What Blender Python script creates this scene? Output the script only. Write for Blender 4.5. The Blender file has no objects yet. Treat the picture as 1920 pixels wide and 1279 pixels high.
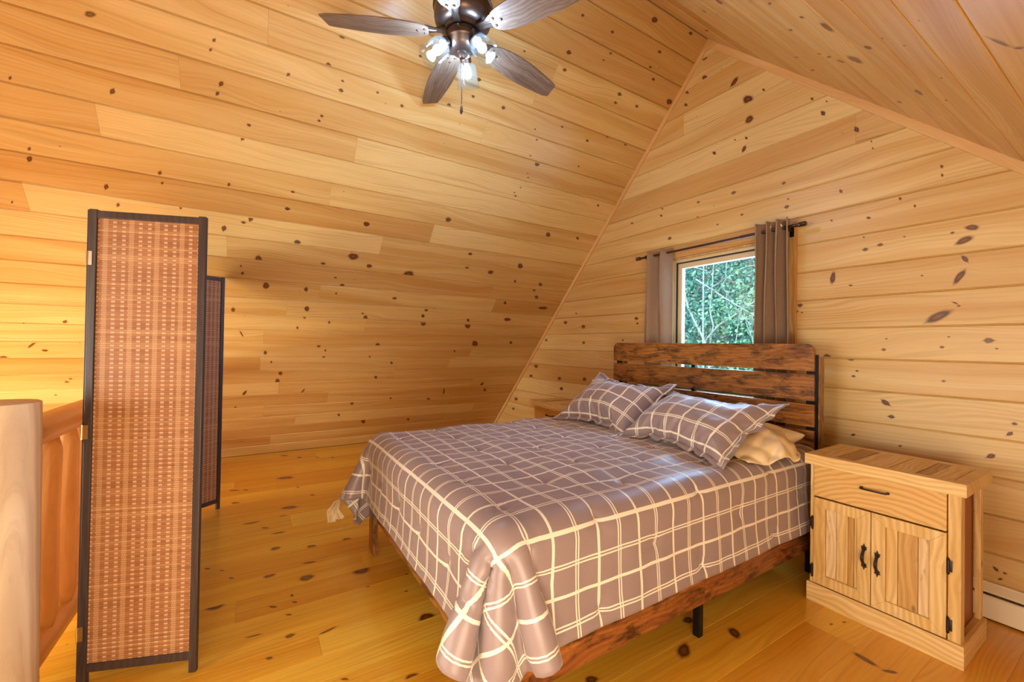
import bpy, bmesh, math, random
import numpy as np
from mathutils import Vector, Matrix
random.seed(7); rng = np.random.default_rng(7)
SC = bpy.context.scene
COL = SC.collection
R_ = math.radians

# ---------------------------------------------------------------- camera, world, lights, exposure
def cam_axes(yaw, pit, roll):
    cy, sy = math.cos(yaw), math.sin(yaw)
    f = Vector((-sy, cy, 0)); r = Vector((cy, sy, 0)); u = Vector((0, 0, 1))
    cp, sp = math.cos(pit), math.sin(pit)
    f2 = f*cp + u*sp; u2 = u*cp - f*sp
    cr, sr = math.cos(roll), math.sin(roll)
    return r*cr + u2*sr, u2*cr - r*sr, f2
cr_, cu_, cf_ = cam_axes(R_(58.234), R_(.5587), R_(.9055))
cd = bpy.data.cameras.new('camera'); cam = bpy.data.objects.new('camera', cd); COL.objects.link(cam)
cd.sensor_width = 36; cd.lens = 784.35*36/1920; cd.clip_start = .02; cd.clip_end = 200
cam.matrix_world = Matrix(((cr_.x, cu_.x, -cf_.x, 0), (cr_.y, cu_.y, -cf_.y, 0), (cr_.z, cu_.z, -cf_.z, 1.33), (0, 0, 0, 1)))
SC.camera = cam
SC.view_settings.view_transform = 'Standard'; SC.view_settings.look = 'None'; SC.view_settings.gamma = 1
SC.view_settings.use_curve_mapping = False
SC.view_settings.exposure = .36
SC.cycles.max_bounces = 10; SC.cycles.diffuse_bounces = 6; SC.cycles.glossy_bounces = 4; SC.cycles.transparent_max_bounces = 16
SC.cycles.caustics_reflective = False; SC.cycles.caustics_refractive = False
SC.cycles.sample_clamp_indirect = 6

W = bpy.data.worlds.new('world'); SC.world = W; W.use_nodes = True
W.node_tree.nodes['Background'].inputs[0].default_value = (.62, .80, 1.0, 1)
W.node_tree.nodes['Background'].inputs[1].default_value = 2.6

def area(name, loc, size, size_y, power, color, target, spread=180):
    l = bpy.data.lights.new(name, 'AREA'); l.shape = 'RECTANGLE'; l.size = size; l.size_y = size_y
    l.energy = power; l.color = color; l.spread = R_(spread)
    o = bpy.data.objects.new(name, l); COL.objects.link(o); o.location = loc
    o.rotation_euler = (Vector(target)-Vector(loc)).to_track_quat('-Z', 'Y').to_euler()
    return o
# daylight by the window over the bed, then three unseen lamps added as fill
area('window_daylight', (-2.0, 3.75, 1.75), 1.1, 1.3, 85, (.40, .62, 1), (-2.0, 0, .7))
area('rear_fill', (-1.2, -3.55, 1.17), 1.9, 1.2, 38, (1, .88, .66), (-1.6, 2, .0), 130)  # fill lamp added behind the viewpoint, outside the made-up rear opening
area('low_left_fill', (-3.7, -3.3, .55), 2.4, .9, 66, (1, .88, .64), (-4.3, 2, .35), 85)  # fill lamp added to brighten the low left; no stairwell is built
area('side_fill', (.93, .3, .50), 2.6, .7, 84, (1, .86, .62), (-3, 1.3, .55))  # unseen lamp added for light from the right; the wall has no window
sun = bpy.data.lights.new('sun', 'SUN'); sun.energy = 4.5; sun.angle = R_(3); sun.color = (1, .96, .88)
so = bpy.data.objects.new('sun', sun); COL.objects.link(so); so.rotation_euler = (R_(38), R_(12), 0)

# ---------------------------------------------------------------- object helpers
def tag(o, label=None, cat=None, group=None, kind=None):
    if label: o['label'] = label
    if cat: o['category'] = cat
    if group: o['group'] = group
    if kind: o['kind'] = kind
    return o
def thing(name, label, cat, loc=(0, 0, 0), rz=0, group=None):
    o = bpy.data.objects.new(name, None); COL.objects.link(o); o.location = loc; o.rotation_euler = (0, 0, rz)
    o.empty_display_size = .1
    return tag(o, label, cat, group)
def meshobj(name, verts, faces, mat, parent=None, smooth=False, uv=None, attr=None):
    me = bpy.data.meshes.new(name); me.from_pydata([tuple(v) for v in verts], [], faces); me.update()
    if uv is not None:
        ul = me.uv_layers.new(name='UVMap'); idx = np.empty(len(me.loops), dtype=np.int32); me.loops.foreach_get('vertex_index', idx)
        ul.data.foreach_set('uv', np.asarray(uv, dtype=np.float32)[idx].ravel())
    if attr is not None:
        a = me.color_attributes.new('tone', 'FLOAT_COLOR', 'POINT'); a.data.foreach_set('color', np.asarray(attr, dtype=np.float32).ravel())
    if smooth: me.polygons.foreach_set('use_smooth', [True]*len(me.polygons))
    o = bpy.data.objects.new(name, me); COL.objects.link(o); me.materials.append(mat)
    if parent: o.parent = parent
    return o
def bmobj(name, bm, mat, parent=None, smooth=False, auto=None):
    bmesh.ops.recalc_face_normals(bm, faces=bm.faces[:])
    me = bpy.data.meshes.new(name); bm.to_mesh(me); bm.free(); me.materials.append(mat)
    if smooth:
        me.polygons.foreach_set('use_smooth', [True]*len(me.polygons))
        if auto is not None: me.set_sharp_from_angle(angle=R_(auto))
    o = bpy.data.objects.new(name, me); COL.objects.link(o)
    if parent: o.parent = parent
    return o
def add_box(bm, x0, x1, y0, y1, z0, z1, bev=.003, seg=2, M=None):
    r = bmesh.ops.create_cube(bm, size=1)
    for v in r['verts']:
        v.co = Vector(((x0+x1)/2+v.co.x*(x1-x0), (y0+y1)/2+v.co.y*(y1-y0), (z0+z1)/2+v.co.z*(z1-z0)))
    vs = r['verts']
    if bev:
        es = list({e for v in vs for e in v.link_edges})
        rr = bmesh.ops.bevel(bm, geom=es, offset=bev, segments=seg, profile=.6, affect='EDGES')
        vs = list({v for f in rr['faces'] for v in f.verts} | {v for v in vs if v.is_valid})
    if M is not None: bmesh.ops.transform(bm, matrix=M, verts=vs)
    return vs
def box(name, x0, x1, y0, y1, z0, z1, mat, parent=None, bev=.003, seg=2):
    bm = bmesh.new(); add_box(bm, x0, x1, y0, y1, z0, z1, bev, seg)
    return bmobj(name, bm, mat, parent)
def add_tube(bm, pts, rad, n=12, cap=True):
    pts = [Vector(p) for p in pts]; rings = []
    rads = rad if isinstance(rad, (list, tuple)) else [rad]*len(pts)
    prev = None
    for i, p in enumerate(pts):
        t = (pts[min(i+1, len(pts)-1)]-pts[max(i-1, 0)]).normalized()
        if prev is None:
            a = Vector((0, 0, 1)) if abs(t.z) < .9 else Vector((1, 0, 0)); nn = t.cross(a).normalized()
        else: nn = (prev-t*prev.dot(t)).normalized()
        prev = nn; b = t.cross(nn)
        rings.append([bm.verts.new(p+(nn*math.cos(2*math.pi*k/n)+b*math.sin(2*math.pi*k/n))*rads[i]) for k in range(n)])
    for i in range(len(rings)-1):
        for k in range(n):
            bm.faces.new((rings[i][k], rings[i][(k+1) % n], rings[i+1][(k+1) % n], rings[i+1][k]))
    if cap: bm.faces.new(rings[0][::-1]); bm.faces.new(rings[-1])
def add_lathe(bm, prof, n=32, M=None, close=False):
    rings = []
    for r, z in prof:
        if r < 1e-6: rings.append([bm.verts.new((0, 0, z))])
        else: rings.append([bm.verts.new((r*math.cos(2*math.pi*k/n), r*math.sin(2*math.pi*k/n), z)) for k in range(n)])
    for i in range(len(rings)-1):
        a, b = rings[i], rings[i+1]
        for k in range(n):
            k2 = (k+1) % n
            if len(a) == 1 and len(b) == 1: continue
            if len(a) == 1: bm.faces.new((a[0], b[k], b[k2]))
            elif len(b) == 1: bm.faces.new((a[k], a[k2], b[0]))
            else: bm.faces.new((a[k], a[k2], b[k2], b[k]))
    if M is not None: bmesh.ops.transform(bm, matrix=M, verts=[v for r in rings for v in r])
def add_prism(bm, poly, h0, h1, M=None, bev=0):
    """poly: list of (x,y), extruded from z=h0 to h1"""
    lo = [bm.verts.new((x, y, h0)) for x, y in poly]; hi = [bm.verts.new((x, y, h1)) for x, y in poly]
    f = [bm.faces.new(lo[::-1]), bm.faces.new(hi)]
    n = len(poly)
    for i in range(n): bm.faces.new((lo[i], lo[(i+1) % n], hi[(i+1) % n], hi[i]))
    vs = lo+hi
    if bev:
        es = [e for e in {e for ff in f for e in ff.edges}]
        rr = bmesh.ops.bevel(bm, geom=es, offset=bev, segments=2, profile=.6, affect='EDGES')
        vs = list({v for ff in rr['faces'] for v in ff.verts} | {v for v in vs if v.is_valid})
    if M is not None: bmesh.ops.transform(bm, matrix=M, verts=vs)
def unpack(s, shape, q):
    a = np.array(s, dtype=np.int64).reshape(shape)
    return np.cumsum(a, axis=0).astype(np.float64)/q

# ---------------------------------------------------------------- materials
class NT:
    def __init__(s, name):
        s.m = bpy.data.materials.new(name); s.m.use_nodes = True; s.t = s.m.node_tree; s.b = s.t.nodes['Principled BSDF']
    def n(s, typ, **kw):
        nd = s.t.nodes.new(typ)
        for k, v in kw.items():
            if k.startswith('i_'):
                key = k[2:]; key = int(key) if key.isdigit() else key.replace('_', ' ')
                if isinstance(v, bpy.types.NodeSocket): s.t.links.new(v, nd.inputs[key])
                else: nd.inputs[key].default_value = v
            else: setattr(nd, k, v)
        return nd
    def math(s, op, a, b=None, c=None, clamp=False):
        nd = s.t.nodes.new('ShaderNodeMath'); nd.operation = op; nd.use_clamp = clamp
        for i, v in enumerate((a, b, c)):
            if v is None: continue
            if isinstance(v, bpy.types.NodeSocket): s.t.links.new(v, nd.inputs[i])
            else: nd.inputs[i].default_value = v
        return nd.outputs[0]
    def mix(s, f, a, b, mode='MIX'):
        nd = s.t.nodes.new('ShaderNodeMix'); nd.data_type = 'RGBA'; nd.blend_type = mode
        for k, v in ((0, f), (6, a), (7, b)):
            if isinstance(v, bpy.types.NodeSocket): s.t.links.new(v, nd.inputs[k])
            else: nd.inputs[k].default_value = v if not isinstance(v, tuple) else (*v[:3], 1)
        return nd.outputs[2]
    def ramp(s, f, stops, interp='LINEAR'):
        nd = s.t.nodes.new('ShaderNodeValToRGB'); cr = nd.color_ramp; cr.interpolation = interp
        while len(cr.elements) < len(stops): cr.elements.new(.5)
        for e, (p, c) in zip(cr.elements, stops): e.position = p; e.color = (*c[:3], 1) if isinstance(c, tuple) else (c, c, c, 1)
        s.t.links.new(f, nd.inputs[0]); return nd.outputs[0]
    def xyz(s, x, y, z=0.0):
        nd = s.t.nodes.new('ShaderNodeCombineXYZ')
        for i, v in enumerate((x, y, z)):
            if isinstance(v, bpy.types.NodeSocket): s.t.links.new(v, nd.inputs[i])
            else: nd.inputs[i].default_value = v
        return nd.outputs[0]
    def noise(s, vec, scale=1, detail=3, rough=.5, dist=0):
        return s.n('ShaderNodeTexNoise', i_Vector=vec, i_Scale=scale, i_Detail=detail, i_Roughness=rough, i_Distortion=dist).outputs[0]
    def sep(s, vec):
        nd = s.n('ShaderNodeSeparateXYZ', i_0=vec); return nd.outputs
    def set(s, color=None, rough=None, metal=None, bump=None, bstr=.2, bdist=.002, **kw):
        b = s.b
        for key, v in (('Base Color', color), ('Roughness', rough), ('Metallic', metal)):
            if v is None: continue
            if isinstance(v, bpy.types.NodeSocket): s.t.links.new(v, b.inputs[key])
            else: b.inputs[key].default_value = (*v[:3], 1) if isinstance(v, tuple) else v
        if bump is not None:
            bn = s.n('ShaderNodeBump', i_Height=bump, i_Strength=bstr, i_Distance=bdist); s.t.links.new(bn.outputs[0], b.inputs['Normal'])
        for k, v in kw.items(): b.inputs[k.replace('_', ' ')].default_value = v
        return s.m
def simple(name, color, rough=.5, metal=0, var=.08, scale=30, bstr=.1, bdist=.001, **kw):
    t = NT(name); tc = t.n('ShaderNodeTexCoord').outputs['Object']
    n = t.noise(tc, scale, 4, .6)
    c = t.mix(n, tuple(x*(1-var) for x in color), tuple(min(1, x*(1+var)) for x in color))
    return t.set(c, rough, metal, n, bstr, bdist, **kw)

def pine(name, base, cream, dark, pink, rough=.42, coat=0.0, coat_r=.2, knot=(.105, .024, .007), ringamp=1.0):
    t = NT(name)
    uv = t.n('ShaderNodeTexCoord').outputs['UV']; at = t.n('ShaderNodeAttribute', attribute_name='tone').outputs['Color']
    su = t.sep(uv); sa = t.n('ShaderNodeSeparateColor', i_0=at).outputs
    u, v = su[0], su[1]; tone, tone2, kr = sa[0], sa[1], sa[2]
    warp = t.noise(t.xyz(t.math('MULTIPLY', u, .9), t.math('MULTIPLY', v, 3.5)), 1, 2, .4)
    v2 = t.math('ADD', v, t.math('MULTIPLY', t.math('SUBTRACT', warp, .5), .22))
    ring = t.noise(t.xyz(t.math('MULTIPLY', u, .35), t.math('MULTIPLY', v2, 26)), 1, 3, .55)
    rings = t.math('ABSOLUTE', t.math('SINE', t.math('MULTIPLY', t.math('ADD', v2, t.math('MULTIPLY', ring, .02)), 150)))
    rings = t.math('POWER', rings, 3)
    patch = t.noise(t.xyz(t.math('MULTIPLY', u, 1.1), t.math('MULTIPLY', v, 7)), 1, 3, .55)
    ringm = t.math('MULTIPLY', rings, t.ramp(patch, [(.42, 0.0), (.72, 1.0)]))
    fine = t.noise(t.xyz(t.math('MULTIPLY', u, 5), t.math('MULTIPLY', v2, 260)), 1, 3, .6)
    broad = t.noise(t.xyz(t.math('MULTIPLY', u, .5), t.math('MULTIPLY', v2, 11)), 1, 2, .5)
    c = t.mix(t.ramp(broad, [(.33, 0.0), (.70, 1.0)]), base, cream)
    c = t.mix(t.math('MULTIPLY', t.ramp(tone, [(.25, 0.0), (1.0, 1.0)]), .62), c, pink)
    c = t.mix(t.math('MULTIPLY', t.ramp(tone2, [(.80, 0.0), (.93, 1.0)]), .85), c, cream)
    c = t.mix(t.math('MULTIPLY', ringm, .34*ringamp), c, dark)
    streak = t.noise(t.xyz(t.math('MULTIPLY', u, .7), t.math('MULTIPLY', v2, 42)), 1, 3, .65)
    c = t.mix(t.math('MULTIPLY', t.ramp(streak, [(.53, 0.0), (.75, 1.0)]), .45), c, dark)
    c = t.mix(t.math('MULTIPLY', t.ramp(fine, [(.45, 0.0), (.75, 1.0)]), .22), c, dark)
    # little flecks
    vo = t.n('ShaderNodeTexVoronoi', i_Vector=t.xyz(t.math('MULTIPLY', u, 9), t.math('MULTIPLY', v, 16)), i_Scale=1.0, i_Randomness=1.0)
    fl = t.math('MULTIPLY', t.ramp(vo.outputs['Distance'], [(.035, 1.0), (.075, 0.0)]), t.ramp(t.n('ShaderNodeSeparateColor', i_0=vo.outputs['Color']).outputs[0], [(.84, 0.0), (.86, 1.0)]))
    c = t.mix(t.math('MULTIPLY', fl, .75), c, knot)
    # knots: kr 0 at the heart .. 1 at the rim of a knot, >1 elsewhere
    kn = t.math('ADD', kr, t.math('MULTIPLY', t.math('SUBTRACT', t.noise(t.xyz(t.math('MULTIPLY', u, 90), t.math('MULTIPLY', v, 90)), 1, 2), .5), .12))
    kc = t.ramp(kn, [(.0, (knot[0]*2.3, knot[1]*2.6, knot[2]*2.3)), (.26, (knot[0]*1.5, knot[1]*1.6, knot[2]*1.5)), (.44, (knot[0]*.6, knot[1]*.55, knot[2]*.5)), (.56, (knot[0]*.5, knot[1]*.45, knot[2]*.4)), (.70, (knot[0]*2.2, knot[1]*3.2, knot[2]*3.0))])
    c = t.mix(t.ramp(kn, [(.56, 1.0), (.95, 0.0)]), c, kc)
    c = t.mix(t.math('MULTIPLY', t.math('SUBTRACT', 1.0, t.ramp(tone, [(0, 0.0), (1, 1.0)])), .10), c, cream)
    hb = t.math('ADD', t.math('MULTIPLY', fine, .3), t.math('MULTIPLY', rings, .15))
    m = t.set(c, rough, None, hb, .12, .002)
    t.b.inputs['Coat Weight'].default_value = coat; t.b.inputs['Coat Roughness'].default_value = coat_r
    return m
M_WALL = pine('pine_wall_boards', (.61, .375, .12), (.76, .59, .28), (.34, .165, .040), (.51, .265, .07), .40)
M_SLOPE = pine('pine_slope_boards', (.59, .35, .105), (.75, .56, .25), (.32, .15, .034), (.48, .235, .058), .34)
M_FLOOR = pine('pine_floor_boards', (.78, .40, .025), (.90, .60, .075), (.40, .14, .008), (.66, .27, .014), .30, coat=.5, coat_r=.16, knot=(.11, .026, .007))
M_TRIM = pine('pine_trim', (.62, .35, .13), (.78, .56, .27), (.42, .20, .06), (.60, .33, .14), .4)

def objwood(name, base, cream, dark, axis='X', rough=.45, s=1.0, blotch=None, bl=(.5, .62), fl=.75, knots=True, wa=.12):
    """wood for built furniture: grain along one object axis"""
    t = NT(name); o = t.n('ShaderNodeTexCoord').outputs['Object']; x, y, z = t.sep(o)
    oi = t.n('ShaderNodeObjectInfo').outputs['Random']
    off = t.math('MULTIPLY', oi, 37.0)
    if axis == 'X': al, a, b = x, y, z
    elif axis == 'Y': al, a, b = y, x, z
    else: al, a, b = z, x, y
    ac = t.math('ADD', t.math('ADD', a, t.math('MULTIPLY', b, 1.0)), off)
    warp = t.noise(t.xyz(t.math('MULTIPLY', al, 2.2*s), t.math('MULTIPLY', ac, 5*s)), 1, 2, .5)
    a2 = t.math('ADD', ac, t.math('MULTIPLY', warp, wa/s))
    r = t.math('POWER', t.math('ABSOLUTE', t.math('SINE', t.math('MULTIPLY', a2, 130*s))), 2)
    fine = t.noise(t.xyz(t.math('MULTIPLY', al, 7*s), t.math('MULTIPLY', a2, 240*s), b), 1, 4, .65)
    broad = t.noise(t.xyz(t.math('MULTIPLY', al, 1.5*s), t.math('MULTIPLY', a2, 18*s), off), 1, 3, .55)
    c = t.mix(t.ramp(broad, [(.35, 0.0), (.68, 1.0)]), base, cream)
    c = t.mix(t.math('MULTIPLY', r, .38), c, dark)
    c = t.mix(t.math('MULTIPLY', t.ramp(fine, [(.48, 0.0), (.75, 1.0)]), .4), c, dark)
    if blotch:
        bn = t.noise(t.xyz(t.math('ADD', t.math('MULTIPLY', al, 6.5*s), off), t.math('MULTIPLY', a, 20*s), t.math('MULTIPLY', b, 20*s)), 1, 8, .74, .5)
        c = t.mix(t.math('MULTIPLY', t.ramp(bn, [(bl[0], 0.0), (bl[1], 1.0)]), fl), c, blotch)
    if knots:
        vo = t.n('ShaderNodeTexVoronoi', i_Vector=t.xyz(t.math('MULTIPLY', al, 5*s), t.math('MULTIPLY', ac, 11*s), 0.0), i_Scale=1.0)
        kf = t.math('MULTIPLY', t.ramp(vo.outputs['Distance'], [(.05, 1.0), (.12, 0.0)]), t.ramp(t.n('ShaderNodeSeparateColor', i_0=vo.outputs['Color']).outputs[0], [(.72, 0.0), (.74, 1.0)]))
        c = t.mix(t.math('MULTIPLY', kf, .85), c, tuple(q*.35 for q in dark))
    return t.set(c, rough, None, fine, .15, .0015)
RUST = dict(base=(.32, .125, .026), cream=(.50, .225, .055), dark=(.10, .032, .010), blotch=(.030, .012, .006))
M_RUSTX = objwood('rustic_brown_laminate', axis='X', rough=.38, s=1.0, bl=(.46, .62), fl=.9, **RUST)
M_RUSTY = objwood('rustic_brown_rail_shaded', (.27, .085, .020), (.42, .15, .036), (.09, .025, .008), axis='Y', rough=.38, s=1.0, bl=(.46, .62), fl=.9, blotch=(.030, .010, .005))  # darker, redder copy of the laminate; shade and floor bounce put into colour
M_RUSTZ = objwood('rustic_brown_leg_laminate', axis='Z', rough=.38, s=1.0, bl=(.46, .62), fl=.9, **RUST)
REC = dict(base=(.70, .47, .16), cream=(.84, .65, .31), dark=(.42, .20, .06), blotch=(.36, .17, .06))
M_RECX = objwood('reclaimed_pine_across', axis='X', bl=(.58, .75), fl=.45, **REC)
M_RECY = objwood('reclaimed_pine_deep', axis='Y', bl=(.56, .72), fl=.5, **REC)
M_RECZ = objwood('reclaimed_pine_upright', axis='Z', bl=(.56, .75), fl=.55, **REC)
M_RECD = objwood('reclaimed_pine_red_panel', (.30, .085, .022), (.42, .14, .04), (.16, .035, .012), axis='Z')
M_ESP = objwood('espresso_frame', (.040, .026, .026), (.065, .044, .042), (.018, .010, .010), axis='Z', rough=.42, knots=False)
M_BLACK = simple('black_metal', (.012, .011, .011), .38, .6)
M_BRONZE = simple('oil_rubbed_bronze', (.11, .075, .058), .33, .85, var=.2)
M_IRON = simple('dark_wrought_iron', (.05, .032, .028), .42, .75, var=.25, scale=120)
M_BRASS = simple('brass_hinge_metal', (.62, .45, .20), .3, .9)
M_NICKEL = simple('pale_nickel', (.72, .68, .60), .25, .9)
M_WHITEMETAL = simple('cream_painted_metal', (.80, .70, .52), .35, 0, var=.02)
M_DARKGAP = simple('dark_steel', (.03, .02, .015), .6)
M_VINYL = simple('cream_window_vinyl', (.74, .62, .40), .4, 0, var=.03)
M_GASKET = simple('dark_window_gasket', (.03, .035, .05), .4)
M_LOGP = objwood('peeled_log_pale', (.66, .54, .38), (.76, .66, .50), (.42, .29, .18), axis='Z', rough=.55, s=1.0, wa=.03, blotch=(.34, .22, .14), bl=(.60, .78), fl=.4)
M_LOGX = objwood('peeled_log_rail', (.62, .31, .085), (.74, .44, .15), (.42, .18, .04), axis='X', rough=.38, s=.8, wa=.03, blotch=(.36, .14, .03), bl=(.6, .8), fl=.5)
M_LOGZ = objwood('peeled_log_baluster', (.62, .31, .085), (.74, .44, .15), (.42, .18, .04), axis='Z', rough=.38, s=.8, wa=.03, blotch=(.36, .14, .03), bl=(.6, .8), fl=.5)
M_BLADE = objwood('weathered_grey_blade', (.17, .105, .066), (.29, .20, .135), (.06, .036, .022), axis='X', rough=.6, s=1.6, blotch=(.09, .06, .045), bl=(.5, .7), fl=.6, knots=False)

def cloth(name, base, line, sp=.208, w1=.0065, w2=.0032, gap=.0062, ph=(0, 0), rough=.5, sheen=.25):
    """windowpane check: every second line is a pair of fine lines"""
    t = NT(name); uv = t.n('ShaderNodeTexCoord').outputs['UV']; x, y, _ = t.sep(uv)
    def band(c, p):
        a = t.math('ADD', c, p)
        d1 = t.math('PINGPONG', a, sp/2)                       # 0 at the broad lines, sp/2 at the paired ones
        l1 = t.math('LESS_THAN', d1, w1)
        d2 = t.math('ABSOLUTE', t.math('SUBTRACT', t.math('SUBTRACT', sp/2, d1), gap))
        l2 = t.math('LESS_THAN', d2, w2)
        return t.math('MAXIMUM', l1, l2)
    m = t.math('MAXIMUM', band(x, ph[0]), band(y, ph[1]))
    n = t.noise(uv, 9, 3, .5)
    b = t.mix(n, tuple(q*.92 for q in base), tuple(q*1.08 for q in base))
    c = t.mix(m, b, line)
    wv = t.n('ShaderNodeTexNoise', i_Vector=t.xyz(t.math('MULTIPLY', x, 7), t.math('MULTIPLY', y, 5)), i_Scale=1.0, i_Detail=3.0, i_Distortion=1.2).outputs[0]
    t.set(c, rough, None, wv, .25, .012)
    t.b.inputs['Sheen Weight'].default_value = sheen; t.b.inputs['Sheen Roughness'].default_value = .4
    t.b.inputs['Specular IOR Level'].default_value = .5
    return t.m
M_QUILT = cloth('taupe_check_comforter', (.295, .228, .245), (.85, .81, .72), ph=(.03, .06), w1=.0058, w2=.0028, gap=.0058, rough=.40)
M_SHAM = cloth('taupe_check_sham', (.295, .228, .245), (.85, .81, .72), ph=(.05, .02), w1=.0055, w2=.0027, gap=.0056, rough=.40)
M_SHEET = simple('cream_sheet', (.82, .68, .44), .6, 0, var=.04, scale=12, bstr=.3, bdist=.004)
M_MATT = simple('mattress_ticking', (.55, .50, .45), .8)
M_CURT = simple('taupe_curtain', (.30, .20, .135), .5, 0, var=.10, scale=40, bstr=.15, Sheen_Weight=.2)

def weave():
    t = NT('woven_bamboo_panel'); uv = t.n('ShaderNodeTexCoord').outputs['UV']; x, y, _ = t.sep(uv)
    row = t.math('DIVIDE', y, .0086); ri = t.math('FLOOR', row); rf = t.math('FRACT', row)
    odd = t.math('MODULO', ri, 2.0)
    px = t.math('FRACT', t.math('DIVIDE', x, .087)); px = t.math('MULTIPLY', px, .087)
    def bandf(a, b): return t.math('MULTIPLY', t.math('GREATER_THAN', px, a), t.math('LESS_THAN', px, b))
    pale = t.math('MAXIMUM', bandf(.031, .0435), bandf(.062, .0745))
    cell = t.math('MULTIPLY', pale, odd)
    # fine thread checker
    tx = t.math('MODULO', t.math('FLOOR', t.math('DIVIDE', px, .0022)), 2.0)
    thr = t.math('MULTIPLY', bandf(.003, .020), t.math('ABSOLUTE', t.math('SUBTRACT', tx, odd)))
    rn = t.n('ShaderNodeTexWhiteNoise', noise_dimensions='1D', i_W=ri).outputs[0]
    st = t.noise(t.xyz(t.math('MULTIPLY', x, 6), t.math('MULTIPLY', ri, 3.7)), 1, 3, .6)
    base = t.mix(t.ramp(st, [(.3, 0.0), (.7, 1.0)]), (.26, .100, .034), (.40, .185, .072))
    base = t.mix(t.math('MULTIPLY', t.ramp(rn, [(.62, 0.0), (.95, 1.0)]), .6), base, (.52, .30, .14))
    c = t.mix(t.math('MULTIPLY', cell, .68), base, (.66, .47, .34))
    c = t.mix(t.math('MULTIPLY', t.math('MULTIPLY', pale, t.math('SUBTRACT', 1.0, odd)), .35), c, (.34, .20, .13))
    c = t.mix(t.math('MULTIPLY', thr, .6), c, (.74, .55, .36))
    edge = t.math('LESS_THAN', rf, .20)
    c = t.mix(t.math('MULTIPLY', edge, .6), c, (.16, .055, .022))
    h = t.math('PINGPONG', rf, .5)
    return t.set(c, .5, None, h, .5, .002)
M_WEAVE = weave()

def glassmat(name, tint, gl=.12, rough=.02, frost=0):
    t = NT(name); t.t.nodes.remove(t.b)
    tr = t.n('ShaderNodeBsdfTransparent', i_Color=(*tint, 1)); g = t.n('ShaderNodeBsdfGlossy', i_Roughness=rough, i_Color=(1, 1, 1, 1))
    fr = t.n('ShaderNodeLayerWeight', i_Blend=.25).outputs['Facing']
    f = t.math('ADD', t.math('MULTIPLY', t.math('POWER', fr, 2.5), .55), gl)
    mx = t.n('ShaderNodeMixShader', i_0=f, i_1=tr.outputs[0], i_2=g.outputs[0])
    if frost:
        df = t.n('ShaderNodeBsdfTranslucent', i_Color=(.8, .9, .92, 1)); mx = t.n('ShaderNodeMixShader', i_0=frost, i_1=mx.outputs[0], i_2=df.outputs[0])
    t.t.links.new(mx.outputs[0], t.t.nodes['Material Output'].inputs[0]); return t.m
M_GLASS = glassmat('clear_window_glass', (.90, .97, .97), .03)
M_SHADE = glassmat('clear_glass_shade', (.90, .95, .96), .02, .08, .004)
def emit(name, col, s):
    t = NT(name); return t.set(col, .5, **{'Emission_Color': (*col, 1), 'Emission_Strength': s})
M_BULB = emit('lit_bulb', (.48, .67, 1.0), 330.0)
'''MATS_END'''
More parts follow.
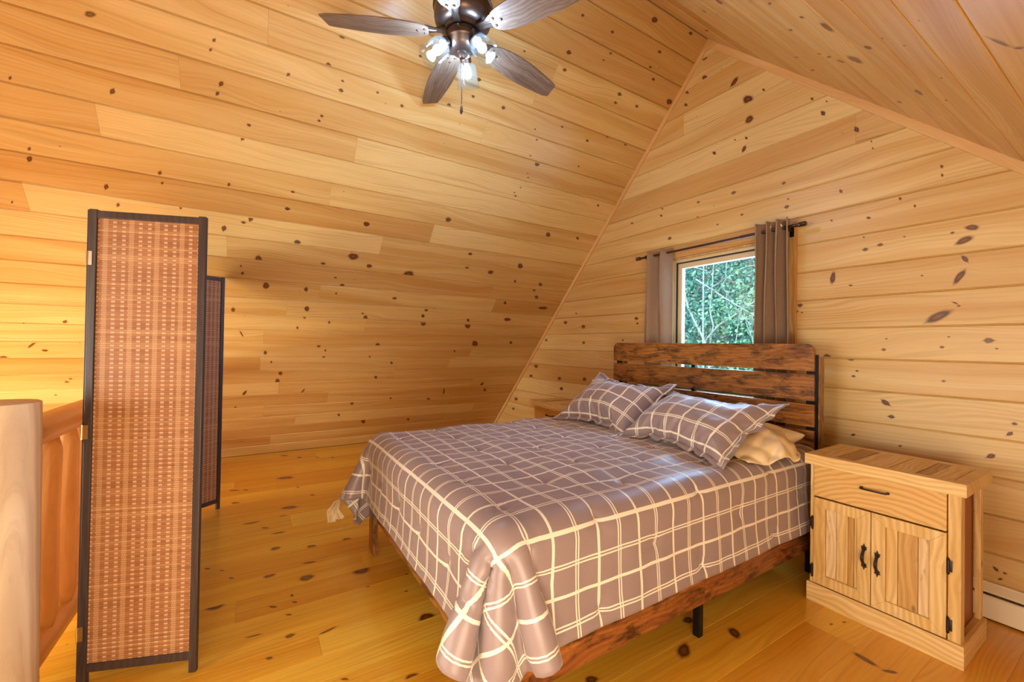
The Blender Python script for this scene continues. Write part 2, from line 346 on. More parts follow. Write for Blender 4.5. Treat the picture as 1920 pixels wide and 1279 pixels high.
# ---------------------------------------------------------------- board cladding with real V-grooves and knots
KNOTS = {"left":[[-0.031,3.064,0.02,0.014,1.357],[-0.076,3.025,0.013,0.01,1.357],[-0.197,2.954,0.02,0.014,1.347],[0.785,3.172,0.023,0.02,1.678],[1.464,3.342,0.024,0.021,2.333],[0.289,2.917,0.022,0.017,1.498],[0.025,2.717,0.031,0.022,1.461],[0.728,2.845,0.04,0.032,1.714],[1.248,2.723,0.045,0.036,2.0],[0.876,2.766,0.023,0.018,1.802],[0.498,2.74,0.016,0.012,1.622],[2.086,2.852,0.029,0.022,2.376],[1.809,2.873,0.017,0.014,2.293],[2.42,2.774,0.018,0.013,2.434],[2.763,2.77,0.026,0.018,2.496],[2.554,3.379,0.029,0.021,2.651],[2.933,3.402,0.021,0.014,2.694],[2.398,2.972,0.034,0.025,2.488],[1.789,3.031,0.019,0.015,2.341],[0.678,2.532,0.017,0.013,1.726],[0.612,2.606,0.01,0.008,1.691],[-0.082,2.566,0.013,0.009,1.461],[-0.092,2.634,0.009,0.006,1.445],[0.085,2.46,0.032,0.022,1.525],[0.389,2.453,0.021,0.015,1.624],[0.639,2.433,0.011,0.008,1.719],[1.176,2.425,0.02,0.015,1.941],[2.797,2.591,0.027,0.018,2.458],[2.717,2.688,0.023,0.015,2.467],[2.42,2.473,0.022,0.015,2.357],[2.966,2.441,0.062,0.021,-3.118],[2.553,2.234,0.043,0.023,3.041],[-0.148,2.18,0.021,0.014,1.503],[0.413,2.234,0.027,0.019,1.656],[0.943,2.158,0.028,0.02,1.842],[1.532,2.309,0.025,0.018,2.067],[1.549,2.119,0.035,0.025,2.049],[1.519,2.221,0.022,0.016,2.051],[2.076,2.115,0.045,0.031,2.202],[2.054,2.193,0.022,0.015,2.21],[0.619,2.081,0.015,0.01,1.734],[0.352,1.999,0.015,0.01,1.657],[0.402,2.136,0.019,0.013,1.661],[0.908,2.213,0.012,0.009,1.83],[2.268,1.833,0.05,0.033,2.204],[2.762,1.863,0.027,0.017,2.308],[0.557,1.776,0.027,0.018,1.727],[1.13,1.786,0.032,0.022,1.894],[0.102,1.671,0.021,0.013,1.613],[0.621,1.601,0.023,0.015,1.749],[0.625,1.706,0.014,0.009,1.748],[1.078,1.608,0.018,0.012,1.874],[0.156,1.543,0.014,0.008,1.634],[0.242,1.383,0.029,0.017,1.662],[0.221,1.265,0.033,0.019,1.662],[1.332,1.518,0.02,0.013,1.938],[1.2,1.285,0.024,0.015,1.894],[2.042,1.707,0.018,0.011,2.134],[-0.063,1.098,0.04,0.012,-1.954],[2.637,1.085,0.038,0.019,-1.683],[2.729,0.968,0.033,0.019,2.184],[1.946,0.852,0.034,0.02,2.032],[1.451,0.893,0.019,0.011,1.934],[1.006,0.841,0.03,0.017,1.838],[-0.141,0.876,0.019,0.01,1.602],[1.194,0.473,0.042,0.023,1.866],[1.776,0.437,0.027,0.015,1.973],[0.886,0.637,0.023,0.013,1.81],[-0.088,1.906,0.034,0.006,1.904],[0.466,1.092,0.041,0.009,-1.953],[2.124,0.981,0.062,0.011,1.758],[-0.741,4.096,0.022,0.012,-2.708],[-0.22,4.161,0.01,0.007,-2.188],[-0.238,4.106,0.009,0.006,-2.17],[0.157,4.104,0.011,0.008,-2.202],[-0.192,3.94,0.015,0.01,1.026],[-0.212,3.879,0.012,0.008,1.047],[-0.703,3.739,0.016,0.01,1.069],[-1.107,3.679,0.01,0.005,1.057],[-0.048,3.738,0.01,0.008,1.106],[-0.082,3.644,0.014,0.01,1.141],[-1.124,3.243,0.018,0.01,1.139],[-1.113,3.304,0.011,0.006,1.129],[-0.533,3.299,0.013,0.009,1.197],[-0.527,3.231,0.009,0.006,1.215],[-0.162,3.304,0.012,0.008,1.253],[-0.81,3.141,0.017,0.01,1.197],[0.203,3.193,0.015,0.012,1.38],[-0.441,3.072,0.012,0.008,1.269],[-0.769,3.024,0.013,0.008,1.227],[-1.257,2.941,0.009,0.004,1.177],[0.23,3.336,0.011,0.009,1.328],[0.024,3.769,0.05,0.009,3.128],[0.433,4.41,0.017,0.013,-2.391],[0.375,4.233,0.012,0.01,-2.305],[0.466,4.108,0.013,0.011,-2.271],[0.92,4.463,0.009,0.008,-2.645],[0.869,4.131,0.011,0.01,-2.527],[1.197,4.235,0.013,0.011,-2.873],[1.619,4.341,0.014,0.012,-3.094],[1.363,4.46,0.014,0.011,-2.922],[2.004,4.733,0.015,0.011,-3.068],[1.357,4.343,0.011,0.009,-2.957],[0.693,4.165,0.008,0.007,-2.407],[0.368,3.916,0.009,0.008,-2.132],[0.355,3.881,0.009,0.008,1.033],[1.974,5.08,0.011,0.008,-2.972],[1.981,4.845,0.018,0.013,-3.032],[1.631,4.734,0.008,0.006,-2.962],[2.189,4.357,0.011,0.008,3.049],[0.468,4.166,0.008,0.007,-2.303],[1.621,4.34,0.011,0.009,-3.096],[2.19,4.358,0.01,0.008,3.049],[2.493,4.322,0.014,0.01,3.0],[2.678,4.409,0.015,0.01,3.013],[2.914,4.4,0.016,0.01,2.995],[1.953,4.271,0.007,0.006,3.055],[2.006,4.198,0.009,0.007,3.01],[2.006,4.061,0.008,0.006,2.943],[2.103,4.01,0.022,0.017,2.907],[2.53,4.095,0.01,0.007,2.917],[2.049,3.913,0.006,0.005,2.86],[2.07,3.879,0.007,0.006,2.841],[2.036,3.776,0.007,0.006,2.785],[1.995,3.718,0.007,0.006,2.751],[2.019,3.691,0.01,0.008,2.737],[2.972,3.792,0.014,0.01,2.814],[1.975,5.078,0.012,0.008,-2.973],[2.583,5.272,0.028,0.017,-3.035],[2.979,5.321,0.018,0.01,-3.071],[2.269,5.08,0.013,0.009,-3.03],[2.335,4.959,0.01,0.007,-3.071],[2.774,5.118,0.017,0.01,-3.092],[2.759,5.001,0.013,0.008,-3.117],[2.85,4.937,0.016,0.01,3.141],[2.3,4.9,0.008,0.006,-3.08],[2.592,4.739,0.019,0.013,3.118],[2.593,4.671,0.015,0.01,3.099],[2.824,4.711,0.016,0.011,3.087],[3.141,4.845,0.033,0.02,3.095],[2.491,4.324,0.016,0.011,3.001],[2.679,4.409,0.014,0.01,3.013],[2.912,4.401,0.018,0.012,2.995],[2.53,4.095,0.008,0.006,2.917],[-1.411,1.744,0.039,0.007,-2.271],[-1.427,1.724,0.018,0.01,-3.024],[-1.353,1.687,0.015,0.012,-2.396],[-1.581,1.614,0.017,0.014,0.841],[-1.295,1.327,0.012,0.01,-2.747],[-1.193,1.987,0.015,0.011,1.007],[-1.267,1.364,0.009,0.008,0.865],[-1.388,1.17,0.007,0.006,-2.931]],"wall":[[-2.144,3.61,0.029,0.017,2.291],[-2.146,3.775,0.02,0.011,3.005],[-1.889,3.439,0.037,0.019,-2.402],[-1.779,3.246,0.041,0.028,2.457],[-1.767,3.087,0.028,0.027,-2.575],[-1.344,3.132,0.015,0.009,2.107],[-1.343,3.035,0.012,0.007,2.106],[-1.278,2.907,0.017,0.011,2.085],[-1.788,2.952,0.012,0.008,2.248],[-1.805,2.875,0.021,0.015,-2.06],[-2.051,2.937,0.017,0.011,2.334],[-1.877,2.975,0.007,0.005,2.275],[-1.095,2.719,0.018,0.011,2.019],[-1.663,3.262,0.012,0.007,2.193],[-1.258,2.977,0.007,0.004,2.08],[-2.313,3.573,0.018,0.01,2.334],[-2.324,3.468,0.018,0.01,2.348],[-0.711,2.349,0.009,0.006,1.863],[-0.709,2.3,0.008,0.005,1.853],[-1.175,2.354,0.012,0.008,2.006],[-1.496,2.341,0.014,0.012,-3.056],[-1.884,2.559,0.016,0.012,2.314],[-2.191,2.571,0.012,0.009,2.436],[-1.517,2.517,0.011,0.01,-1.845],[-1.487,2.394,0.007,0.006,2.141],[-1.816,2.368,0.01,0.008,2.3],[-0.884,2.222,0.009,0.006,1.884],[-0.82,2.161,0.008,0.005,1.853],[-1.031,2.146,0.01,0.007,2.67],[-1.224,2.177,0.007,0.005,1.994],[-1.02,2.613,0.006,0.004,1.986],[-1.013,2.568,0.006,0.004,1.979],[-0.596,1.986,0.024,0.014,2.889],[-0.624,1.924,0.032,0.016,-2.741],[-0.668,1.974,0.007,0.006,2.222],[-0.974,1.969,0.012,0.009,2.577],[-1.046,1.954,0.012,0.01,2.316],[-1.054,2.031,0.006,0.004,1.89],[-0.864,1.995,0.005,0.004,1.822],[-0.621,1.825,0.019,0.009,2.083],[-0.641,1.732,0.039,0.013,-2.081],[-0.788,1.758,0.005,0.004,1.728],[-1.119,1.741,0.009,0.005,2.989],[-0.722,1.524,0.055,0.021,-2.584],[-0.643,1.577,0.006,0.005,2.957],[-0.657,1.594,0.012,0.004,2.562],[-0.954,1.338,0.009,0.008,-3.08],[-0.706,1.356,0.008,0.007,-3.093],[-0.535,1.392,0.016,0.013,2.616],[-0.68,1.412,0.005,0.004,1.587],[-0.508,1.351,0.005,0.004,1.564],[-0.942,1.403,0.005,0.004,1.591],[-0.699,1.171,0.007,0.006,-2.683],[-1.113,1.275,0.017,0.009,-3.091],[-1.083,1.203,0.007,0.006,-2.686],[-1.101,1.169,0.009,0.007,-2.976],[-0.944,1.023,0.021,0.013,2.499],[-1.215,1.801,0.038,0.014,1.453],[-0.941,1.015,0.027,0.015,2.222],[-0.917,0.944,0.013,0.01,-2.454],[-0.449,0.981,0.008,0.007,3.056],[-0.464,0.929,0.012,0.008,-2.315],[-3.627,1.553,0.03,0.02,3.071],[-3.949,1.612,0.03,0.019,3.064],[-3.617,1.371,0.023,0.015,3.13],[-4.334,1.401,0.025,0.015,3.125],[-4.55,1.054,0.04,0.023,-3.078],[-4.05,0.929,0.031,0.019,-3.033],[-4.665,0.914,0.037,0.021,-3.05],[-3.595,0.957,0.029,0.02,-3.018],[-4.009,0.809,0.03,0.019,-2.999],[-5.032,0.564,0.042,0.022,-2.99],[-4.704,1.164,0.042,0.024,-3.105],[-5.101,0.416,0.032,0.017,-2.965],[-3.755,1.711,0.014,0.009,3.028],[-0.508,0.241,0.011,0.007,2.301],[-0.478,0.234,0.006,0.005,1.466],[-0.493,0.198,0.008,0.005,-2.397],[-0.526,0.804,0.015,0.011,-2.503],[-0.463,0.929,0.011,0.009,-2.414],[-0.877,0.781,0.007,0.005,-2.652],[-1.1,0.803,0.01,0.007,-2.699],[-2.476,2.322,0.017,0.014,2.266],[-2.923,2.567,0.015,0.008,2.801],[-2.572,2.553,0.014,0.01,2.57],[-2.561,2.616,0.012,0.008,2.551],[-2.197,2.444,0.01,0.008,2.464],[-1.813,2.369,0.01,0.008,2.299],[-2.016,2.339,0.008,0.006,2.404],[-1.495,2.34,0.012,0.01,-3.005],[-2.852,1.611,0.022,0.014,3.051],[-2.839,1.561,0.012,0.01,3.026],[-1.405,1.635,0.014,0.012,1.868],[-1.427,1.594,0.01,0.009,1.848],[-1.393,1.585,0.006,0.005,1.82],[-1.244,1.29,0.016,0.013,-3.064],[-3.025,1.398,0.012,0.009,3.115]],"floor":[[-2.539,0.563,0.041,0.038,-2.791],[-2.613,0.282,0.035,0.03,-2.307],[-2.558,-0.135,0.035,0.029,0.255],[-2.996,0.351,0.028,0.02,-2.208],[-2.986,0.567,0.03,0.021,-2.249],[-3.082,0.147,0.026,0.022,-2.008],[-2.74,0.104,0.028,0.019,1.628],[-2.741,0.143,0.027,0.021,-2.749],[-2.411,0.11,0.018,0.008,-2.257],[-2.469,0.199,0.011,0.007,-2.869],[-2.399,0.206,0.012,0.007,-2.401],[-2.303,0.173,0.014,0.006,-2.206],[-2.135,0.167,0.017,0.013,-1.88],[-2.028,0.083,0.012,0.008,-2.068],[-2.357,0.554,0.013,0.007,-2.248],[-2.37,0.778,0.008,0.006,-2.872],[-2.207,0.724,0.008,0.006,-2.883],[-1.948,0.743,0.036,0.029,1.935],[-3.458,0.1,0.026,0.012,-2.277],[-3.61,0.015,0.049,0.024,-1.597],[-3.324,0.177,0.04,0.012,-1.63],[-2.819,-0.078,0.014,0.006,-2.28],[-2.939,-0.127,0.013,0.005,-2.257],[-3.003,-0.201,0.015,0.007,-2.308],[-1.627,0.564,0.025,0.018,-1.627],[-1.752,0.333,0.013,0.006,-2.208],[-2.786,0.314,0.035,0.01,-1.809],[-2.218,0.026,0.03,0.005,-1.676],[-2.087,0.319,0.038,0.007,1.811],[-4.632,0.294,0.068,0.04,-1.847],[-3.79,0.273,0.054,0.032,-1.871],[-4.101,-0.094,0.037,0.021,-2.486],[-4.459,-0.116,0.037,0.016,-2.011],[-4.422,-0.029,0.021,0.012,-2.401],[-4.282,0.374,0.019,0.012,-2.868],[-4.003,0.464,0.019,0.013,-2.577],[-3.629,0.222,0.026,0.012,-1.855],[-5.373,0.479,0.035,0.021,-2.927],[-5.539,0.337,0.05,0.025,-2.248],[-5.282,0.657,0.024,0.016,-2.434],[-5.188,0.804,0.021,0.015,-2.691],[-1.284,1.832,0.027,0.02,1.808],[-1.116,1.94,0.035,0.024,2.362],[-1.165,1.634,0.049,0.025,2.029],[-1.252,1.173,0.025,0.018,-1.823],[-0.738,2.268,0.051,0.014,3.006],[-0.649,2.272,0.025,0.009,-2.285],[-0.884,2.484,0.011,0.005,-1.812],[-0.91,2.41,0.01,0.005,-1.691]],"right":[[1.828,1.94,0.041,0.026,2.84],[2.203,1.881,0.048,0.032,2.454],[1.944,2.061,0.026,0.013,-0.749],[1.793,1.839,0.016,0.009,2.297],[2.238,0.835,0.028,0.013,2.37],[1.924,1.244,0.03,0.02,2.551],[2.038,1.627,0.021,0.009,2.373],[2.326,1.622,0.028,0.006,2.363],[2.322,1.68,0.033,0.007,2.388],[2.331,1.742,0.026,0.016,2.209],[2.611,1.299,0.043,0.007,2.321],[2.824,1.288,0.048,0.008,2.37],[2.816,0.323,0.067,0.01,2.255],[1.728,1.718,0.018,0.005,2.308],[1.947,2.061,0.019,0.013,2.388],[2.42,2.091,0.036,0.017,2.951],[1.774,2.192,0.008,0.004,-0.654],[1.788,2.265,0.007,0.004,2.432],[2.056,2.303,0.009,0.004,2.724],[2.39,2.219,0.015,0.005,-0.461],[2.813,1.851,0.028,0.01,2.499],[1.538,2.607,0.02,0.009,-2.163],[1.544,2.648,0.014,0.005,2.386],[2.055,2.303,0.014,0.004,2.602],[2.4,2.27,0.032,0.016,2.726],[2.793,1.868,0.057,0.01,2.521],[2.42,2.089,0.035,0.022,2.841]]}
G_, D_ = .0062, .0095
def clad(name, O, U, V, N, lines, iv, mat, joints=None, blen=(1.6, 4.0), knots=(), seed=1, g=G_, d=D_, rand_kn=0, urange=(-4, 5), tones=None):
    """rows between consecutive `lines` (v values); iv(v) -> list of (ua, ub) the surface spans at v"""
    rs = random.Random(seed); O, U, V, N = (Vector(q) for q in (O, U, V, N))
    vs, fs, uvs, at = [], [], [], []
    def P(u, v, n): return O+U*u+V*v+N*n
    kuv = []
    for k in range(len(lines)-1):
        v0, v1 = lines[k], lines[k+1]
        js = (joints or {}).get(k)
        if js is None:
            js = []; p = urange[0]+rs.uniform(.3, blen[1])
            while p < urange[1]: js.append(p); p += rs.uniform(*blen)
        edges = [urange[0]-1]+list(js)+[urange[1]+1]
        for bi in range(len(edges)-1):
            s, e = edges[bi]+.0004, edges[bi+1]-.0004
            t1, t2 = rs.random()**1.3, rs.random()
            if tones and (k, bi) in tones: t1, t2 = tones[(k, bi)]
            ou, ov = rs.uniform(0, 50), rs.uniform(0, 50)
            kuv.append((k, s, e, v0, v1, t1, t2, ou, ov))
            brk = sorted({v0, v0+g, v1-g, v1} | {h for h in HOLES.get(name, ()) if v0 < h < v1})
            for a, b in zip(brk[:-1], brk[1:]):
                eps = 1e-5; A, B = iv(a+eps), iv(b-eps)
                for (ua, ub), (uc, ud) in zip(A, B):
                    ua, ub, uc, ud = max(ua, s), min(ub, e), max(uc, s), min(ud, e)
                    if ub-ua <= 1e-4 and ud-uc <= 1e-4: continue
                    ub = max(ub, ua); ud = max(ud, uc)
                    na = -d*max(0, 1-(a-v0)/g, 1-(v1-a)/g); nb = -d*max(0, 1-(b-v0)/g, 1-(v1-b)/g)
                    i = len(vs)
                    for (u_, v_, n_) in ((ua, a, na), (ub, a, na), (ud, b, nb), (uc, b, nb)):
                        vs.append(P(u_, v_, n_)); uvs.append((u_+ou, v_+ov)); at.append((t1, t2, 1.3, 1))
                    fs.append((i, i+1, i+2, i+3))
    # knots: flush discs in the face of the board they grow in
    kn = []
    for q in knots:
        if all(math.hypot(q[0]-w[0], q[1]-w[1]) > 1.5*max(q[2], w[2])+.004 for w in kn): kn.append(tuple(q))
    for _ in range(rand_kn):
        u = rs.uniform(*urange); v = rs.uniform(lines[0], lines[-1]); sp = iv(v)
        if not any(a+.03 < u < b-.03 for a, b in sp): continue
        if any(abs(u-q[0]) < .9 and abs(v-q[1]) < .5 for q in knots): continue
        r = rs.choice((.006, .008, .010, .014, .022)); kn.append((u, v, r, r*rs.uniform(.5, .95), rs.uniform(-.3, .3)))
        if rs.random() < .5: kn.append((u+rs.uniform(-.012, .012), v+rs.uniform(.03, .06), r*.7, r*.5, 0))
    for (u, v, ra, rb, an) in kn:
        row = next((q for q in kuv if q[3] <= v < q[4] and q[1] <= u < q[2]), None)
        if row is None: continue
        wing = 1.45 if ra < .022 else 1.1
        if ra < 1.35*rb: an = 0
        ou, ov = row[7], row[8]; n = 20; i = len(vs); ra *= 1.4; rb *= 1.4
        vs.append(P(u, v, .0005)); uvs.append((u+ou, v+ov)); at.append((row[5], row[6], 0, 1))
        for j in range(n):
            a = 2*math.pi*j/n; w = (1+.05*math.sin(3*a+u*9)+.03*math.sin(5*a+v*17))*(wing if j in (0, n//2) else 1)
            x, y = ra*w*math.cos(a), rb*w*math.sin(a); du = x*math.cos(an)-y*math.sin(an); dv = x*math.sin(an)+y*math.cos(an)
            vv = min(max(v+dv, row[3]+g), row[4]-g)
            vs.append(P(u+du, vv, .0005)); uvs.append((u+du+ou, vv+ov)); at.append((row[5], row[6], 1.0, 1))
        for j in range(n): fs.append((i, i+1+j, i+1+(j+1) % n))
    o = meshobj(name, vs, fs, mat, None, False, uvs, at); o['kind'] = 'structure'
    return o
RX, RZ = -2.107, 3.909             # ridge
ML, MR = RZ/(5.76-2.107), .976     # pitch of the left and right slope
XR = .98                           # knee wall on the right
YW, YB = 3.2, -3.6
LN = math.hypot(1, 1/ML)
HOLES = {'wall_far': (.93, 2.13), 'wall_near': (.5, 1.85)}
def gable(hole):
    def f(z):
        xl = -5.76+z/ML; xr = min(XR, RX+(RZ-z)/MR)
        if xr <= xl: return [(xl, xl), (xl, xl)]
        if hole[2] < z < hole[3]: return [(xl, hole[0]), (hole[1], xr)]
        m = (hole[0]+hole[1])/2; m = min(max(m, xl), xr)
        return [(xl, m), (m, xr)]
    return f
wl = [1.279+.193*k for k in range(-7, 15)]; wl = [0]+[q for q in wl if .02 < q < RZ-.02]+[RZ]
clad('wall_far', (0, YW, 0), (1, 0, 0), (0, 0, 1), (0, -1, 0), wl, gable((-2.47, -1.51, .93, 2.13)), M_WALL, blen=(3.5, 6), knots=KNOTS['wall'], seed=3, rand_kn=60, urange=(-6, 1.2))
clad('wall_near', (0, YB, 0), (1, 0, 0), (0, 0, 1), (0, 1, 0), wl, gable((-2.2, -.2, .5, 1.85)), M_WALL, blen=(2.5, 5), seed=9, rand_kn=60, urange=(-6, 1.2))
ll = [0, .165, .342, .513, .685, .87, 1.058]+[1.058+.1804*k for k in range(1, 8)]
LT = RZ*LN
while ll[-1]+.19 < LT-.05: ll.append(ll[-1]+.19)
ll.append(LT)
def rowof(L): return next(i for i in range(len(ll)-1) if ll[i] <= L < ll[i+1])
jt = {}; tn = {}
for (y, L, ta, tb) in ((-.79, 3.50, (.55, .2), (.05, .97)), (-.39, 3.93, (.5, .3), (.55, .3)), (1.353, 3.17, (.95, .1), (.05, .95)), (.482, 3.34, (.4, .3), (.3, .3)),
                       (-1.19, 2.97, (.7, .2), (.05, .93)), (.501, 2.42, (.5, .2), (.3, .4)), (2.295, 2.43, None, (.95, .1)), (.083, 1.839, (.2, .5), (.75, .1)),
                       (.961, 2.03, (.1, .6), (.6, .3)), (2.259, 1.672, (.6, .1), (.4, .4)), (1.393, 1.30, (.5, .2), (.5, .4)), (.111, .785, (.2, .5), (.4, .3)), (2.274, .42, (.8, .1), (.6, .2)),
                       (.041, 4.41, (.4, .3), (.5, .1)), (.94, 2.9, (.4, .2), (.5, .3))):
    k = rowof(L); js = jt.setdefault(k, []); js.append(y)
    if ta and (k, len(js)-1) not in tn: tn[(k, len(js)-1)] = ta
    tn[(k, len(js))] = tb
tn[(0, 0)] = (.05, .95); jt[0] = [3.0]
mL = Vector((1, 0, ML)).normalized(); nL = Vector((ML, 0, -1)).normalized()
clad('ceiling_left', (-5.76, 0, 0), (0, 1, 0), mL, nL, ll, lambda v: [(YB, YW)], M_SLOPE, joints=jt, tones=tn, blen=(1.8, 4), knots=KNOTS['left'], seed=5, rand_kn=160, urange=(YB, YW))
mR = Vector((1, 0, -MR)).normalized(); nR = Vector((-MR, 0, -1)).normalized()
LR = (XR-RX)*math.hypot(1, MR)
rl = [0]+[1.584+.195*k for k in range(-7, 16)]; rl = [q for q in rl if -.001 < q < LR-.03]+[LR]
clad('ceiling_right', (RX, 0, RZ), (0, 1, 0), mR, nR, rl, lambda v: [(YB, YW)], M_SLOPE, blen=(3, 5), knots=KNOTS['right'], seed=8, rand_kn=40, urange=(YB, YW), g=.0062)
zk = RZ-MR*(XR-RX)
clad('wall_right', (XR, 0, 0), (0, 1, 0), (0, 0, 1), (-1, 0, 0), [q for q in wl if q < zk-.03]+[zk], lambda v: [(YB, YW)], M_WALL, seed=11, rand_kn=30, urange=(YB, YW))
fl = [XR-.0]
x = -.785
xs = [x+.2*k for k in range(1, 9)]
fl = sorted([-5.76, XR]+[q for q in xs if q < XR]+[-.785, -.99, -1.205, -1.42, -1.625, -1.787, -1.93, -2.07, -2.36, -2.56, -2.76, -2.98, -3.18, -3.40, -3.62, -3.84, -4.08, -4.3, -4.52, -4.75, -5.0, -5.25, -5.5])
clad('floor', (0, 0, 0), (0, 1, 0), (1, 0, 0), (0, 0, 1), fl, lambda v: [(YB, YW)], M_FLOOR, knots=[(q[1], q[0], q[2], q[3], math.pi/2-q[4]) for q in KNOTS['floor']], seed=4, rand_kn=90, urange=(YB, YW), g=.0016, d=.0016, blen=(1.8, 3.6))
# solid structure behind the boards
def slab(name, pts, off, mat):
    o = Vector(off); v = [Vector(p) for p in pts]; n = len(v)
    vs = v+[q+o for q in v]; fs = [tuple(range(n)), tuple(range(2*n-1, n-1, -1))]+[(i, (i+1) % n, n+(i+1) % n, n+i) for i in range(n)]
    ob = meshobj(name, vs, fs, mat); ob['kind'] = 'structure'; return ob
e = .012
q_ = Vector((-5.76, 0, 0))-nL*.012-mL*.1; q2 = Vector((RX, 0, RZ))-nL*.012+mL*.012
slab('roof_left', [(q_.x, YB-.2, q_.z), (q_.x, YW+.2, q_.z), (q2.x, YW+.2, q2.z), (q2.x, YB-.2, q2.z)], tuple(-nL*.15), M_TRIM)
q_ = Vector((RX, 0, RZ))-nR*.012-mR*.012; q2 = Vector((XR+.3, 0, RZ-MR*(XR+.3-RX)))-nR*.012
slab('roof_right', [(q_.x, YB-.2, q_.z), (q_.x, YW+.2, q_.z), (q2.x, YW+.2, q2.z), (q2.x, YB-.2, q2.z)], tuple(-nR*.15), M_TRIM)
slab('subfloor', [(-6, YB-.2, -.012), (XR+.3, YB-.2, -.012), (XR+.3, YW+.2, -.012), (-6, YW+.2, -.012)], (0, 0, -.2), M_TRIM)
slab('wall_right_core', [(XR+.012, YB-.2, 0), (XR+.012, YW+.2, 0), (XR+.012, YW+.2, zk), (XR+.012, YB-.2, zk)], (.15, 0, 0), M_TRIM)
def core(name, y, dy, hole):
    x0, x1, z0, z1 = hole
    L = lambda z: -5.76+z/ML
    Rr = lambda z: min(XR, RX+(RZ-z)/MR)
    for i, p in enumerate(([(L(0), 0), (XR, 0), (XR, zk), (Rr(z0), z0), (L(z0), z0)], [(L(z1), z1), (Rr(z1), z1), (RX, RZ)], [(L(z0), z0), (x0, z0), (x0, z1), (L(z1), z1)], [(x1, z0), (Rr(z0), z0), (Rr(z1), z1), (x1, z1)])):
        if i == 0 and z0 < zk: p = [(L(0), 0), (XR, 0), (XR, z0), (L(z0), z0)]
        if i == 3 and z0 < zk: p = [(x1, z0), (XR, z0), (XR, zk), (Rr(z1), z1), (x1, z1)]
        slab(name, [(a, y, b) for a, b in p], (0, dy, 0), M_TRIM)
core('wall_far_core', YW+.012, .13, (-2.47, -1.51, .93, 2.13))
core('wall_near_core', YB-.012, -.13, (-2.2, -.2, .5, 1.85))

M_CASEX_ = objwood('pine_apex_block', (.60, .35, .13), (.70, .46, .2), (.44, .22, .07), axis='X', rough=.4, knots=False)
# trim boards following the two slopes on the far wall
def strip(name, pts, w, y0, y1, mat):
    """thin board under a line (x,z)->(x,z), w measured down from it"""
    (xa, za), (xb, zb) = pts; L = math.hypot(xb-xa, zb-za); dx, dz = (xb-xa)/L, (zb-za)/L
    nx, nz = dz, -dx
    if nz > 0: nx, nz = -nx, -nz
    vs = []; uv = []; at = []
    for (a, b) in ((y0, 0), (y0, w), (y1, w), (y1, 0)):
        for (px, pz) in ((xa, za), (xb, zb)):
            vs.append((px+nx*b, a, pz+nz*b))
    uv = [(0, 0), (L, 0), (0, w), (L, w), (0, w+.02), (L, w+.02), (0, -.02), (L, -.02)]
    fs = [(0, 1, 3, 2), (2, 3, 5, 4), (4, 5, 7, 6), (6, 7, 1, 0), (0, 2, 4, 6), (1, 7, 5, 3)]
    o = meshobj(name, vs, fs, mat, None, False, uv, [(.35, .5, 1.3, 1)]*8); o['kind'] = 'structure'; return o
strip('trim_1', ((-5.76, 0.0), (RX+.02, RZ+.02*ML)), .038, YW-.016, YW+.004, M_TRIM)
strip('trim_2', ((RX-.02, RZ+.02*MR), (XR, zk)), .045, YW-.016, YW+.004, M_TRIM)

ap = bmesh.new(); add_prism(ap, [(RX-.075, RZ-.082), (RX+.085, RZ-.086), (RX+.004, RZ+.004), (RX-.004, RZ+.004)], 0, .022, Matrix(((1, 0, 0, 0), (0, 0, -1, YW+.004), (0, 1, 0, 0), (0, 0, 0, 1))))
apo = bmobj('trim_3', ap, M_CASEX_); apo['kind'] = 'structure'

# ---------------------------------------------------------------- window over the bed
WX0, WX1, WZ0, WZ1 = -2.47, -1.51, .93, 2.13
wroot = thing('window_1', None, None); wroot['kind'] = 'structure'
def wbox(name, *a, mat=M_TRIM, bev=.002): return box(name, *a, mat, wroot, bev)
M_CASE = objwood('pine_casing', (.62, .36, .13), (.76, .52, .24), (.44, .22, .07), axis='Z', rough=.4)
M_CASEX = objwood('pine_casing_across', (.62, .36, .13), (.76, .52, .24), (.44, .22, .07), axis='X', rough=.4)
for x_ in (WX1, WX0-.085): box('casing', x_, x_+.085, YW-.019, YW+.002, WZ0-.09, WZ1, M_CASE, wroot, .002)
box('head_casing', WX0-.085, WX1+.085, YW-.019, YW+.002, WZ1, WZ1+.08, M_CASEX, wroot, .002)
box('sill_casing', WX0-.085, WX1+.085, YW-.019, YW+.002, WZ0-.09, WZ0, M_CASEX, wroot, .002)
# jamb lining, outer vinyl frame, sash
def ring(bm, x0, x1, z0, z1, w, y0, y1, bev=.003):
    add_box(bm, x0, x0+w, y0, y1, z0, z1, bev); add_box(bm, x1-w, x1, y0, y1, z0, z1, bev)
    add_box(bm, x0+w, x1-w, y0, y1, z0, z0+w, bev); add_box(bm, x0+w, x1-w, y0, y1, z1-w, z1, bev)
bm = bmesh.new(); ring(bm, WX0, WX1, WZ0, WZ1, .016, YW, YW+.14); bmobj('jamb', bm, M_CASE, wroot)
bm = bmesh.new(); ring(bm, WX0+.016, WX1-.016, WZ0+.016, WZ1-.016, .022, YW+.028, YW+.13); ring(bm, WX0+.016, WX1-.016, WZ0+.016, WZ1-.016, .008, YW+.018, YW+.03); bmobj('window_frame', bm, M_VINYL, wroot)
bm = bmesh.new(); ring(bm, WX0+.038, WX1-.038, WZ0+.038, WZ1-.038, .010, YW+.042, YW+.12); bmobj('gasket', bm, M_GASKET, wroot)
bm = bmesh.new(); ring(bm, WX0+.048, WX1-.048, WZ0+.046, WZ1-.046, .045, YW+.050, YW+.095, .005); bmobj('sash', bm, M_VINYL, wroot)
box('pane', WX0+.09, WX1-.09, YW+.07, YW+.076, WZ0+.088, WZ1-.088, M_GLASS, wroot, 0)
